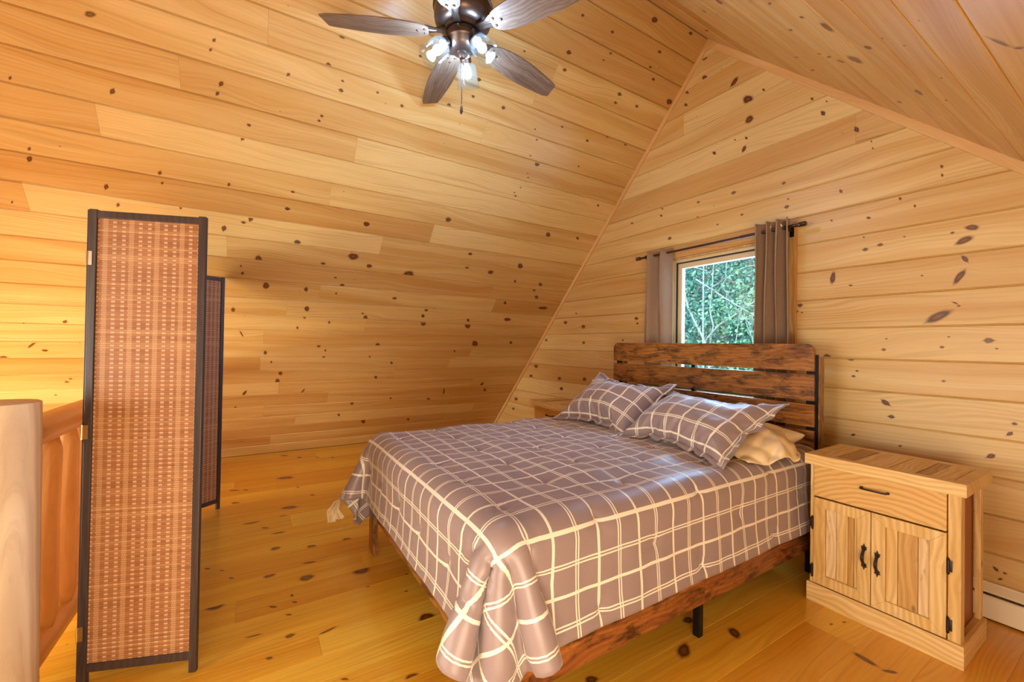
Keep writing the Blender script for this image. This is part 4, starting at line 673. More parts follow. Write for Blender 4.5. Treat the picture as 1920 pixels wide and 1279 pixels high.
0,29,-1,0,29,0,0,29,0,0,29,-1,0,29,0,0,29,1,0,29,-1,0,29,1,0,29,-1,0,29,-1,0,29,1,0,29,1,0,29,0,0,29,1,0,30,1,0,30,0,0,29,1,0,30,0,0,30,0,0,30,1,
0,29,1,0,29,0,0,29,2,0,30,1,0,29,0,0,29,1,0,29,0,0,29,0,0,29,1,0,29,-1,0,29,1,0,29,0,0,29,1,-1,29,0,0,30,0,0,30,0,0,29,-1,0,29,0,0,29,0,0,29,0,
-1,30,1,0,29,-1,2,29,2,-2,30,0,-4,30,0,2,29,0,3,30,0,-3,29,0,-9,28,0,-14,26,-1,-18,24,-3,-20,22,-4,-22,18,-4,-25,15,-5,-25,13,-5,-27,9,-7,12,27,-1,10,28,-1,9,28,-1,8,28,-1,
6,29,-1,4,29,0,1,29,0,0,29,0,-3,29,0,-3,29,0,-3,29,0,0,29,0,1,30,0,0,29,0,1,30,-1,0,29,0,0,30,0,0,30,1,1,30,-1,0,30,-1,0,30,1,0,29,0,-1,29,0,0,29,0,
0,30,0,0,30,1,0,30,-1,0,30,0,0,30,1,0,30,-1,0,30,0,-1,30,1,0,30,0,0,30,0,0,30,1,0,30,0,0,30,1,0,30,1,0,30,-1,0,30,0,0,30,1,1,30,0,0,29,0,0,29,0,
0,30,0,0,29,1,0,29,0,0,29,0,0,30,1,0,30,0,0,30,0,0,29,1,0,30,0,0,30,0,0,30,0,0,30,-1,0,30,0,0,30,1,0,30,0,0,30,1,0,30,0,0,29,1,0,29,0,0,29,0,
0,30,0,0,30,0,0,30,0,0,30,0,0,29,0,-1,29,0,-1,30,0,0,29,0,0,29,0,-2,29,0,0,29,0,3,29,0,1,29,0,-1,29,0,-4,29,-1,-7,28,0,-10,28,-1,-12,27,-2,-15,25,-3,-18,24,-3,
7,29,-1,6,29,-1,5,29,0,3,29,0,2,29,0,1,29,0,-1,29,0,-2,29,0,-2,29,0,-1,29,0,1,29,0,0,29,0,0,29,0,1,29,0,0,29,0,0,30,1,0,30,0,0,29,-1,0,29,0,1,29,0,
1,29,0,1,29,0,1,30,0,0,30,0,0,29,-1,0,29,0,0,29,1,0,29,-1,0,29,0,0,29,1,1,29,0,1,29,0,0,29,0,0,29,0,0,29,0,0,29,0,0,29,0,0,30,0,0,29,1,0,29,0,
0,29,0,0,29,0,0,29,0,0,29,1,0,29,-1,0,29,0,0,29,1,0,29,0,0,29,0,0,29,1,0,29,-1,0,29,0,0,29,1,0,29,0,0,29,0,0,29,1,0,29,0,0,29,0,0,29,0,0,29,0,
0,29,0,0,30,0,-1,30,0,-1,30,0,0,29,0,0,29,-1,0,29,1,0,29,0,0,30,0,0,30,0,0,29,0,0,29,0,0,29,0,1,30,0,2,30,0,2,30,0,3,30,0,2,30,0,2,30,1,0,30,0,
0,30,0,0,30,0,2,30,0,-1,29,0,4,29,0,3,29,0,2,30,0,2,30,0,1,30,0,0,30,0,0,30,0,0,30,0,2,30,0,2,30,0,1,30,0,1,30,0,0,30,0,0,30,0,0,29,1,0,29,0,
0,29,0,1,30,0,0,30,0,0,30,1,0,30,1,0,30,0,0,29,-1,0,29,0,0,29,1,0,29,-1,0,30,0,0,30,1,0,30,0,0,30,0,-1,30,0,0,30,0,0,30,0,0,30,0,0,30,0,0,30,0,
0,30,0,0,29,0,0,30,0,0,30,0,0,30,0,-1,30,0,0,30,0,0,30,0,0,30,1,0,30,-1,0,30,0,0,30,1,0,30,-1,0,30,0,0,30,1,0,30,-1,0,30,0,0,30,1,0,30,1,0,30,-1,
0,30,0,0,30,0,0,30,0,0,30,0,0,30,-1,0,29,0,0,29,0,0,29,0,-1,30,0,-1,30,1,0,30,-1,0,30,0,0,29,0,0,29,0,0,30,0,0,30,0,0,30,0,1,29,0,0,29,0,1,29,0,
2,29,0,3,29,0,2,29,0,2,29,0,1,29,0,1,29,0,-1,29,0,2,30,1,3,30,0,1,29,0,1,29,0,1,29,0,0,29,0,0,29,0,1,29,0,1,29,0,1,29,0,2,29,0,1,29,0,0,29,0,
0,29,0,0,29,0,0,30,-1,1,30,0,1,30,0,0,29,1,0,29,0,0,29,-1,0,30,0,0,30,1,0,30,1,0,30,-1,0,30,-1,0,30,0,0,29,-1,0,29,0,0,29,0,0,29,0,0,29,-1,0,29,0,
0,29,0,0,29,0,0,29,0,0,29,0,0,29,0,0,29,0,0,30,0,0,29,0,0,29,0,0,29,0,0,29,0,0,29,0,0,29,0,0,29,1,0,29,-1,0,29,0,0,29,1,0,29,-1,0,29,0,0,29,1,
0,29,-1,0,29,0,0,29,0,0,29,1,0,29,-1,0,29,0,0,29,0,0,29,0,0,29,1,0,30,0,0,30,0,0,30,0,0,29,0,0,29,-1,-1,29,1,-1,30,0,0,30,0,0,30,0,-1,29,0,0,29,0,
0,29,0,-2,29,0,-1,29,0,-1,29,0,-1,30,0,0,30,0,1,30,0,1,30,0,1,30,0,1,30,0,1,30,1,0,29,0,1,29,0,1,30,0,0,30,0,0,30,0,0,30,0,0,30,0,0,30,0,1,30,0,
1,30,0,1,30,0,1,30,0,-1,30,0,0,30,0,0,30,0,0,29,0,0,29,0,0,29,0,0,30,0,0,30,1,0,30,-1,0,29,0,0,29,0,0,29,1,0,29,2,0,29,0,0,30,-1,0,30,0,0,30,-1,
0,30,-1,0,30,0,1,30,1,0,30,-1,0,30,0,0,30,0,0,30,0,0,30,-1,0,30,0,0,30,-1,0,29,-1,0,30,0,0,30,0,0,30,0,0,30,0,0,30,0,0,30,0,0,30,1,0,30,1,0,30,0,
0,30,0,0,30,1,0,30,-1,0,30,0,0,30,1,-1,30,-1,0,30,0,0,30,0,0,30,1,0,30,0,0,30,0,0,30,0,0,30,0,0,29,0,0,29,0,0,29,0,0,30,0,0,30,1,0,30,-1,0,29,0,
-1,29,0,0,29,0,0,29,0,0,30,0,0,30,0,0,30,0,-1,30,0,-1,30,0,-1,29,0,-1,29,0,-1,29,0,-1,29,0,0,29,0,0,29,0,1,29,0,0,30,0,0,29,-1,0,29,0,0,29,0,-1,29,0,
-1,29,0,-1,29,0,-1,29,0,-1,29,0,0,29,0,-1,29,0,-1,29,0,1,29,0,0,29,0,0,29,0,0,30,0,0,30,0,0,30,0,0,29,-1,0,29,0,0,29,0,0,30,-2,0,30,0,0,30,0,0,30,0,
0,30,2,0,29,1,0,29,-1,0,29,0,1,29,0,1,29,-1,0,29,0,0,29,1,0,29,-1,0,29,0,0,29,0,0,29,1,0,30,-1,0,29,1,0,30,1,0,29,-1,0,29,0,0,29,0,0,29,0,0,29,0,
0,29,0,0,29,0,0,29,1,0,29,0,0,29,0,0,29,0,0,29,1,0,29,-1,0,29,0,0,29,1,-1,29,0,0,29,0,0,29,0,0,29,0,0,29,0,0,29,0,0,29,0,0,30,0,0,30,0,0,30,0,
0,29,0,0,29,-1,0,30,1,0,30,0,0,30,0,0,30,0,0,30,0,0,29,1,0,29,0,0,29,0,0,29,0,0,29,0,0,29,0,-1,29,0,-1,29,0,0,29,0,-1,29,0,0,29,0,0,29,0,0,29,0,
1,30,0,1,30,0,0,29,0,-1,30,0,-1,30,0,-2,30,0,-2,30,0,-1,30,0,-1,30,0,-1,30,0,0,30,0,0,30,0,0,29,0,0,29,0,0,29,1,0,29,0,0,29,0,0,30,1,0,30,-2,0,30,0,
0,29,0,0,29,-1,0,29,-1,0,29,-1,0,29,-1,0,30,1,1,30,1,1,30,0,0,30,0,0,30,1,0,30,-1,0,30,1,0,30,1,0,30,-1,0,30,-1,0,30,0,0,29,1,0,30,-1,0,29,0,0,30,1,
0,30,-1,1,30,1,-1,30,1,0,30,1,0,30,0,0,30,0,0,30,0,0,30,1,0,30,0,0,30,0,0,30,0,0,30,1,0,30,0,0,30,0,0,30,0,-1,30,0,0,30,0,0,30,0,0,30,0,0,30,1,
0,30,0,0,29,0,0,29,0,0,29,0,0,30,0,0,30,1,0,29,-1,0,29,0,0,29,0,-1,29,0,0,29,0,0,29,0,1,30,0,0,30,0,1,30,0,1,30,0,1,30,0,1,30,0,1,30,0,1,30,0,
1,30,0,0,30,0,0,30,0,0,30,0,1,29,0,1,29,0,1,30,0,1,29,0,0,29,0,1,29,0,0,29,0,0,29,0,-1,29,0,0,29,0,0,29,0,0,29,0,0,30,0,0,30,0,0,30,0,0,30,0,
0,30,0,0,29,0,0,29,0,0,29,0,0,30,2,0,30,0,0,30,1,0,30,0,0,30,0,1,29,0,0,29,1,0,29,0,0,29,1,0,29,-1,0,29,1,0,29,0,0,29,0,0,29,0,0,29,1,0,29,0,
0,29,1,0,29,1,0,30,-1,0,29,0,0,29,1,-1,29,-1,1,29,0,0,29,0,0,29,1,0,29,-1,0,29,0,0,29,0,0,29,1,0,29,0,0,29,0,0,29,0,0,29,0,0,29,0,0,29,0,0,29,1,
-1,29,1,0,29,0,0,29,0,0,29,0,0,29,1,0,30,0,0,30,0,0,30,0,0,29,0,0,29,-1,0,29,1,0,30,0,0,30,0,0,30,0,0,30,0,0,30,0,-1,29,0,1,29,0,2,29,0,2,29,0,
2,29,0,2,29,0,2,29,0,1,29,0,2,29,0,1,29,0,-1,29,-1,0,29,0,1,30,0,1,29,0,2,29,0,1,29,0,1,29,0,1,29,0,2,29,0,1,29,0,1,29,0,0,29,0,0,29,0,0,29,0,
0,29,1,0,29,0,1,29,0,0,29,0,0,29,0,0,30,-1,0,30,1,1,30,0,0,29,0,1,29,1,1,29,0,1,29,1,1,30,1,0,30,0,0,30,0,0,30,2,0,30,0,0,30,2,0,30,1,0,30,0,
0,30,1,0,30,1,0,30,0,0,30,1,0,30,0,0,30,1,0,29,1,0,30,0,0,30,0,0,30,0,-1,30,0,0,30,0,0,30,0,0,30,1,0,30,-1,0,30,0,0,30,0,0,30,1,0,30,1,0,30,1,
0,30,0,0,30,1,0,30,1,0,30,-1,0,30,0,-1,30,1,-1,30,1,-1,30,0,-1,30,0,0,29,1,0,29,0,-1,29,0,0,30,0,0,30,0,0,30,0,0,29,0,0,29,0,0,29,0,0,29,1,0,29,0,
0,29,1,1,29,0,0,29,0,1,30,0,1,30,0,0,30,0,0,30,0,1,30,0,1,30,0,1,30,0,1,30,1,-1,30,0,0,29,0,0,30,0,0,30,0,0,30,0,1,30,0,1,30,0,1,30,0,2,30,0,
2,30,0,2,30,0,0,30,0,0,30,1,0,30,0,0,30,0,0,30,0,0,30,1,0,29,0,1,29,1,1,29,-1,0,29,1,1,29,-1,0,30,0,0,30,1,0,30,2,0,29,1,0,29,2,0,29,1,0,29,0,
0,29,1,0,29,1,0,29,1,0,29,1,0,29,1,0,29,2,0,29,1,0,29,0,0,30,0,0,29,1,0,30,2,0,29,2,0,29,2,0,29,1,1,29,0,0,29,0,0,29,0,0,29,1,0,29,2,0,29,0,
0,29,0,0,29,0,0,29,0,0,29,0,0,29,1,0,29,0,0,29,0,0,29,1,0,29,0,0,29,0,0,29,1,0,29,1,0,29,2,-1,30,1,-1,30,1,0,30,0,-1,30,-1,0,29,1,0,29,-2,0,29,0,
0,30,0,0,30,0,0,30,0,0,30,0,0,30,0,-1,30,0,-1,30,0,-2,29,0,-2,29,0,-1,29,0,0,29,0,0,29,0,0,29,0,1,29,1,0,29,0,0,29,0,-1,30,1,-1,29,0,-1,29,0,-1,29,0,
-1,29,0,-1,29,0,0,29,0,-1,29,0,0,29,0,0,29,0,1,29,0,0,29,0,0,29,0,1,29,0,0,29,0,0,29,0,0,30,0,0,30,0,0,30,1,0,30,-1,0,30,1,0,29,1,0,29,2,0,29,2,
0,29,3,0,30,3,0,30,3,0,30,2,0,30,2,0,30,2,0,30,3,0,30,3,0,30,3,0,30,3,0,30,3,0,30,2,0,29,3,0,30,3,0,29,3,0,30,3,0,30,3,0,30,3,0,30,2,0,30,2,
0,30,3,0,30,2,0,30,2,0,30,3,0,30,2,0,30,1,0,30,1,0,30,2,0,30,2,0,30,3,0,30,2,0,30,2,0,30,2,0,30,2,0,30,2,0,30,3,0,29,3,0,29,3,0,29,2,0,29,1,
0,29,2,-1,30,-1,-1,30,2,0,30,0,0,29,0,0,29,0,0,29,0,0,29,0,0,29,0,-1,29,1,-1,29,0,-1,29,0,-1,29,0,-1,30,0,-2,29,0,-1,30,0,-1,30,0,-1,30,0,0,30,0,0,29,0,
0,29,0,-1,30,0,-2,30,0,-1,30,0,-1,30,0,-1,30,0,-1,30,0,-1,30,0,-1,30,0,-1,30,0,-1,30,0,0,30,0,0,30,0,0,30,0,0,30,1,0,29,0,1,29,0,0,29,0,0,29,1,0,29,1,
0,29,0,0,30,1,0,30,2,0,30,3,0,30,3,0,29,3,0,29,3,0,29,3,0,29,3,0,29,3,0,29,3,0,29,4,0,29,4,0,29,4,0,29,4,0,29,4,0,29,4,0,29,4,1,29,5,0,29,5,
0,29,4,0,29,3,-1,29,3,0,29,3,0,29,3,0,29,4,0,29,4,0,29,3,0,29,3,0,29,3,0,29,3,0,29,3,0,29,4,0,29,3,0,29,4,0,29,3,0,29,2,0,29,3,0,29,3,0,29,4,
0,30,3,0,30,3,0,29,1,0,29,1,0,29,0,0,29,2,0,29,-2,0,29,0,0,29,0,0,30,0,0,29,0,0,30,0,0,30,0,0,30,0,0,30,1,0,30,0,-1,30,0,-1,29,0,0,30,0,0,29,0,
0,29,0,0,29,0,0,29,0,1,30,0,1,29,0,1,29,0,0,29,0,-1,29,0,-1,29,0,0,29,0,0,29,0,0,29,0,-1,29,0,0,29,0,0,29,0,0,29,0,0,29,0,0,29,0,0,29,0,0,30,0,
0,30,0,0,30,-1,0,30,0,0,30,1,0,30,0,0,29,0,0,29,1,0,29,3,0,29,4,0,29,4,0,29,5,0,29,5,0,29,4,0,29,4,0,29,4,0,29,5,0,29,5,0,29,4,0,29,4,0,29,5,
0,29,4,0,29,5,-1,29,5,0,29,5,0,29,5,0,29,5,1,29,5,0,29,6,0,29,6,0,29,5,0,29,5,0,29,5,0,29,4,0,29,4,0,29,5,0,29,5,0,29,5,0,29,5,0,29,4,0,29,4,
0,29,4,0,29,4,0,29,5,0,29,4,0,29,4,0,29,1,0,30,1,0,30,0,0,30,-1,0,30,-1,0,30,2,-1,30,0,-1,30,0,0,29,0,0,30,0,0,29,0,0,29,0,0,29,0,0,29,0,0,29,1,
1,29,0,2,29,0,1,29,0,1,29,0,1,29,1,0,30,0,-1,30,0,0,29,0,1,30,0,1,30,0,1,30,0,2,30,0,2,30,0,1,30,0,0,30,0,0,30,0,1,30,0,0,30,0,1,30,0,0,29,0,
0,30,0,0,30,0,0,30,0,0,29,0,0,29,0,0,29,1,0,29,-1,0,29,0,0,29,1,0,29,1,0,29,1,0,30,1,0,30,0,0,30,0,0,30,-2,0,30,-2,0,30,-1,0,30,-1,0,30,0,0,30,-2,
0,30,-2,0,30,-2,0,30,-1,0,30,-1,0,30,0,0,30,-1,0,30,-1,0,30,-1,0,30,-1,0,30,0,0,30,1,0,30,1,0,30,1,0,30,2,0,30,1,0,30,1,0,30,1,0,30,2,0,30,2,0,30,2,
0,30,1,0,30,0,0,30,0,0,30,0,0,30,0,0,30,0,0,30,-1,0,30,-1,0,30,-1,0,30,-2,0,29,-2,0,29,-1,0,29,1,0,29,0,0,29,-1,0,29,0,1,29,0,0,30,1,0,29,0,-1,29,0,
0,30,0,1,30,0,1,30,0,1,30,0,1,30,1,1,30,1,2,30,1,2,30,1,1,30,0,1,29,0,1,29,0,-1,30,0,0,29,0,0,29,0,1,29,0,0,29,0,1,29,0,1,29,0,1,29,0,1,29,0,
0,29,0,0,29,0,0,29,0,0,30,0,0,29,0,0,29,0,0,29,0,0,30,0,0,30,0,0,30,-1,0,30,1,0,30,0,0,30,1,0,30,1,0,30,1,0,29,2,0,29,2,0,29,1,0,29,1,0,29,1,
0,29,1,0,29,1,0,29,0,0,29,0,0,29,-1,0,29,-1,0,29,-2,0,29,-1,0,29,-1,0,29,-1,0,29,-1,0,29,-2,0,29,-2,0,29,-1,0,29,-1,0,29,0,0,29,0,0,29,0,0,29,0,0,29,0,
0,29,1,0,29,1,0,29,1,0,29,1,0,29,2,0,29,1,0,29,1,0,29,1,0,29,2,0,29,2,0,29,2,0,29,1,0,29,0,0,29,0,0,30,0,0,30,0,0,30,-1,0,30,0,0,30,-1,0,30,0,
0,30,0,0,29,0,0,30,0,0,30,0,0,29,0,-1,29,0,0,29,0,0,29,0,0,29,0,0,29,0,0,29,0,0,29,0,1,29,0,0,29,0,0,29,0,1,29,0,-1,30,0,-1,30,0,-1,30,0,0,30,0,
0,30,0,0,30,0,0,29,0,0,29,0,0,29,0,0,29,0,-1,29,0,0,29,0,0,29,0,0,29,0,0,29,0,1,29,0,0,29,0,0,29,1,0,29,-1,0,29,0,0,29,0,0,29,1,0,29,1,0,29,1,
0,29,1,0,29,0,0,29,1,0,29,1,0,29,2,0,29,2,0,29,1,0,29,1,0,29,1,0,29,0,0,29,0,0,29,0,0,29,0,0,29,0,0,29,-1,0,29,-1,0,29,-1,0,29,-2,0,29,-1,0,29,-1,
0,29,-1,0,29,-2,0,29,-2,0,29,-2,0,29,-1,0,29,0,0,29,1,0,29,1,0,29,0,0,29,1,0,29,0,0,29,1,0,29,2,0,29,2,0,29,1,0,29,1,0,29,1,0,29,1,0,29,1,0,29,0,
0,29,0,0,29,-1,0,29,1,0,29,-1,-1,29,0,0,29,-1,0,29,0,0,29,0,0,29,0,-1,29,0,-2,29,0,-2,29,0,-1,30,0,-1,30,0,-1,30,0,-2,30,0,-3,30,0,-2,30,0,-2,30,0,0,30,0,
-2,29,0,-2,29,0,-2,29,0,-1,29,0,-1,29,0,-1,29,0,0,30,0,0,30,0,0,30,0,0,30,0,0,30,1,0,30,0,0,30,0,0,30,0,0,30,0,0,30,1,0,30,-1,0,30,-2,0,30,1,0,30,0,
0,30,-1,0,30,-1,0,30,-1,0,30,-1,0,30,-1,0,30,0,0,30,0,0,30,1,0,30,1,0,30,1,0,30,2,0,30,1,0,30,1,0,30,1,0,30,2,0,30,2,0,30,2,0,30,1,0,30,0,0,30,0,
0,30,-1,0,30,0,0,30,0,0,30,-1,0,30,-1,0,30,-1,0,30,-2,0,30,-1,0,30,-1,0,30,-1,0,30,-1,0,30,-2,0,30,-2,0,30,-2,0,30,-1,0,30,0,0,30,0,0,30,0,0,30,1,0,30,0,
0,30,0,0,30,0,0,30,0,0,30,0,0,30,0,0,30,1,0,30,-1,0,30,0,0,30,1,0,30,1,0,30,0,0,30,0,0,30,0,1,30,0,0,30,0,0,30,0,-1,29,0,-1,29,0,-1,29,0,-1,29,0,
-1,29,0,-1,29,0,0,29,0,-1,29,0,0,30,0,-1,29,0,-1,29,0,-1,29,0,-2,29,0,-1,29,0,-2,29,0,-2,29,0,-1,29,0,0,29,0,0,29,-1,0,29,0,0,29,0,0,29,0,0,29,0,-1,29,0,
0,29,0,0,29,1,0,29,-1,0,29,0,0,29,-1,0,29,-1,0,29,-1,0,29,-1,0,29,-2,0,29,-2,0,29,-1,0,29,-1,0,29,0,0,29,0,0,29,0,0,29,0,0,29,0,0,29,1,0,29,1,0,29,2,
0,29,2,0,29,1,0,29,1,0,29,1,0,29,2,0,29,2,0,29,2,0,29,2,0,29,1,0,29,-1,0,29,0,0,29,-1,0,29,-1,0,29,0,0,29,-1,0,29,-1,0,29,-2,0,29,-2,0,29,-1,0,29,-1,
0,29,-1,0,29,-1,0,29,-1,0,29,-1,0,29,-1,0,29,-1,0,29,-1,0,29,0,0,29,1,0,29,-1,0,29,2,0,29,1,1,29,0,0,29,0,0,29,0,0,29,0,0,29,0,0,29,0,1,30,0,1,30,0,
1,29,0,0,30,0,0,30,0,0,29,0,0,30,0,0,30,0,1,30,0,1,29,0,1,29,0,1,30,0,1,30,0,0,30,0,1,30,0,0,30,0,0,30,0,0,30,0,-1,30,0,-1,30,0,0,30,0,0,30,0,
0,30,0,0,30,0,0,30,0,0,30,-1,0,30,1,0,29,-1,0,29,0,0,29,-1,0,29,0,1,29,-1,0,30,-1,0,30,-1,0,30,-1,0,30,-2,0,30,-2,0,30,-1,0,30,-1,0,30,-1,0,30,-2,0,30,-2,
0,30,-2,0,30,-1,0,30,0,0,30,0,0,30,0,0,30,1,0,30,0,0,30,0,0,30,1,0,30,2,0,30,2,0,30,1,0,30,1,0,30,1,0,30,1,0,30,1,0,30,2,0,30,1,0,30,0,0,30,0,
0,30,0,0,30,-1,0,30,-1,0,30,-1,0,30,-1,0,30,-1,0,30,-2,0,30,-2,0,30,-2,0,30,-2,0,30,-1,0,29,0,0,30,0,0,29,1,0,29,-1,0,29,0,-1,30,0,0,30,0,0,30,0,0,29,0,
0,29,0,0,29,0,0,29,0,1,29,0,1,30,0,2,29,0,1,29,0,1,30,0,1,29,0,0,29,0,0,29,0,0,30,0,1,29,0,2,29,0,2,29,0,2,29,0,1,29,0,1,29,0,1,29,0,1,29,0,
1,29,0,0,29,1,-1,29,1,0,29,0,0,29,0,0,29,0,0,29,0,1,29,1,0,29,0,0,30,2,0,30,0,0,30,1,0,30,0,-1,30,1,0,29,0,0,29,0,0,29,0,0,29,0,0,29,0,0,29,0,
0,29,0,0,29,-1,0,29,-2,0,29,-2,0,29,-2,0,29,-1,0,29,-1,0,29,-1,0,29,-2,0,29,-2,0,29,-1,0,29,-1,0,29,0,0,29,0,0,29,0,0,29,1,0,29,0,0,29,1,0,29,1,0,29,2,
0,29,2,0,29,2,0,29,2,0,29,1,0,29,0,0,29,1,0,29,1,0,29,1,0,29,1,0,29,0,0,29,-1,0,29,-1,0,29,-1,0,29,-1,0,29,0,0,30,0,0,29,-1,0,30,1,0,30,1,0,30,0,
1,29,0,0,29,0,0,29,0,0,30,0,0,30,0,1,30,0,1,29,0,1,29,0,1,29,0,1,29,0,2,29,0,1,30,0,1,30,0,1,30,0,-1,30,0,0,29,0,0,30,0,0,30,0,1,30,0,1,30,0,
2,30,0,2,30,0,1,30,0,1,30,0,1,30,0,1,30,-1,1,29,-1,0,29,0,0,30,0,0,29,0,0,30,0,0,29,-1,0,30,0,0,29,-1,0,29,0,0,29,-1,0,30,0,0,30,0,0,29,1,0,30,1,
0,30,1,0,30,2,0,30,2,0,30,2,0,30,1,0,30,0,0,30,0,0,30,0,0,30,0,0,30,0,0,30,0,0,30,-1,0,30,-1,0,30,-2,0,30,-2,0,30,-1,0,30,-1,0,30,-1,0,30,-1,0,30,-1,
0,30,-1,0,30,-1,0,30,0,0,30,0,0,30,1,0,30,1,0,30,1,0,30,1,0,30,1,0,30,2,0,30,2,0,30,2,0,30,2,0,30,1,0,30,1,0,30,0,0,30,1,0,30,1,0,29,0,0,29,0,
0,29,1,0,29,-1,0,29,0,0,29,0,0,29,0,0,29,0,0,29,1,0,29,1,0,30,0,-1,30,0,0,30,0,-1,30,0,0,30,0,0,30,0,0,30,0,0,29,0,0,29,0,1,29,0,2,29,0,0,30,0,
-2,29,0,-1,29,0,-1,29,0,0,29,0,-1,29,0,-1,29,0,0,29,0,0,29,0,0,29,0,0,29,0,1,30,1,0,30,0,0,29,0,0,30,0,0,29,-1,0,30,0,0,29,-1,0,30,0,0,30,0,0,30,0,
0,29,0,0,29,0,0,30,0,0,29,0,0,29,0,0,29,1,0,29,2,0,29,2,0,29,1,0,29,2,0,29,1,0,29,1,0,29,1,0,29,1,0,29,1,0,29,1,0,29,0,0,29,-1,0,29,-1,0,29,-1,
0,29,-1,0,29,-1,0,29,-1,0,29,-2,0,29,-2,0,29,-2,0,29,-2,0,29,0,0,29,-1,0,29,-1,0,29,-1,0,29,-1,0,29,0,0,29,0,0,29,1,0,29,1,0,29,1,0,29,1,0,29,1,0,29,2,
0,29,1,0,29,2,0,30,1,0,30,0,0,30,0,0,30,0,0,30,0,0,30,0,0,30,0,0,30,0,0,30,0,0,30,0,0,29,0,-1,29,0,-2,29,0,-1,29,0,-2,29,0,-2,29,0,-2,29,0,-1,29,0,
-1,29,0,-1,29,0,-1,29,0,0,29,0,-1,30,0,-2,29,0,-2,30,0,-2,30,0,-2,30,0,-2,29,0,-1,30,0,-1,29,0,-1,29,0,0,29,0,-1,29,0,0,29,0,0,29,0,0,29,0,0,29,0,0,29,0,
0,29,0,0,29,0,0,29,-1,0,29,0,0,29,-1,0,29,-1,0,29,-1,0,29,-1,0,29,-1,0,29,0,0,29,0,0,29,1,0,29,1,0,29,0,0,29,1,0,29,1,0,29,2,0,29,2,0,29,2,0,29,1,
0,29,1,0,29,1,0,29,1,0,29,1,0,29,1,0,29,1,0,29,0,0,29,-1,0,29,-1,0,29,-1,0,29,-1,0,29,-1,0,29,-1,0,29,-2,0,29,-2,0,29,-2,0,29,-2,0,29,-1,0,29,0,0,29,0,
0,29,-1,0,29,0,0,29,-1,0,29,0,0,29,1,0,29,1,0,29,0,0,29,0,0,29,-1,0,29,0,0,29,0,0,29,0,-1,29,0,0,29,0,0,29,0,0,29,0,0,29,0,1,29,0,0,29,0,-1,29,0,
0,30,0,-1,30,0,-2,30,0,-2,30,0,-2,30,0,-1,30,0,0,30,1,0,30,1,0,29,0,1,30,0,0,29,0,0,29,0,-1,29,0,-1,30,0,-2,29,0,-1,30,0,0,30,0,-1,30,0,0,30,0,0,30,0,
0,30,0,0,30,0,0,30,1,0,30,0,0,30,0,0,30,0,0,30,1,0,30,-1,0,30,0,0,30,-1,0,30,-2,0,30,-2,0,30,-1,0,30,-1,0,30,-1,0,30,-1,0,30,-1,0,30,-1,0,30,-1,0,30,0,
0,30,1,0,30,1,0,30,1,0,30,1,0,30,0,0,30,1,0,30,2,0,30,2,0,30,2,0,30,2,0,30,1,0,30,1,0,30,0,0,30,1,0,30,1,0,30,0,0,30,0,0,30,0,0,30,-2,0,30,-2,
0,30,-1,0,30,-1,0,30,-1,0,30,-1,0,30,-1,0,30,-2,0,30,-1,0,30,-1,0,30,0,0,30,-1,0,30,0,0,30,0,0,30,1,0,30,1,0,30,0,0,30,0,1,30,0,0,30,0,0,30,0,0,30,0,
0,30,1,0,30,0,1,30,0,1,30,0,0,29,0,0,29,0,0,29,0,-1,29,0,-1,29,0,-1,29,0,0,29,0,1,29,0,3,30,0,2,29,0,2,29,0,0,29,0,1,29,0,0,29,0,0,29,0,0,29,0,
0,29,0,0,29,0,0,29,0,0,29,0,0,29,0,0,29,0,0,29,0,0,29,0,0,29,0,0,29,0,0,29,0,0,29,1,0,29,0,0,29,-1,0,29,-1,0,29,-1,0,29,-1,0,29,-1,0,29,0,0,29,-2,
0,29,-2,0,29,-2,0,29,-2,0,29,-2,0,29,-1,0,29,-1,0,29,-1,0,29,-1,0,29,0,0,29,0,0,29,0,0,29,1,0,29,2,0,29,1,0,29,1,0,29,1,0,29,2,0,29,2,0,29,2,0,29,2,
0,29,1,0,29,0,0,29,1,0,29,1,0,29,1,0,29,1,0,29,0,0,29,-1,0,29,-2,0,29,-2,0,29,-2,0,29,-1,0,29,-1,0,29,-1,0,29,0,0,29,0,0,29,-1,0,29,-1,0,29,0,0,29,0,
0,29,1,0,29,0,0,29,0,0,29,0,0,29,0,1,29,0,1,29,0,2,29,0,2,29,0,1,29,0,1,29,0,2,29,0,1,29,0,0,30,0,-1,30,-1,-1,30,0,1,29,0,2,30,0,2,30,0,2,30,0,
1,30,0,2,30,0,2,30,0,1,30,0,1,30,0,1,30,0,0,30,0,0,30,0,0,30,0,0,30,0,0,30,0,0,30,0,0,30,0,0,30,0,0,30,-1,0,30,-1,0,30,1,0,30,1,0,30,1,0,30,1,
0,30,1,0,30,1,0,30,0,0,30,0,0,30,-1,0,30,-1,0,30,-1,0,30,0,0,30,-1,0,30,-1,0,30,-2,0,30,-2,0,30,-2,0,30,-2,0,30,-1,0,30,0,0,30,-1,0,30,-1,0,30,-1,0,30,-1,
0,30,0,0,30,1,0,30,2,0,30,2,0,30,2,0,30,1,0,30,1,0,30,1,0,30,2,0,30,2,0,30,1,0,30,1,0,30,1,0,30,0,0,30,0,0,30,0,0,30,0,0,30,1,0,30,0,0,30,0,
0,30,1,0,30,0,0,30,0,0,30,0,0,30,0,0,30,0,0,30,0,0,30,0,0,30,0,0,30,0,1,30,0,0,30,0,0,30,0,1,30,0,1,30,0,1,30,0,2,30,0,1,29,0,-1,29,0,-3,29,-1,
0,30,0,0,29,0,0,29,0,1,29,0,1,29,0,1,29,0,1,29,0,1,29,0,0,29,0,0,29,0,0,29,0,0,29,0,0,29,0,0,29,0,0,29,0,0,29,0,0,29,1,0,29,-1,0,29,1,0,29,0,
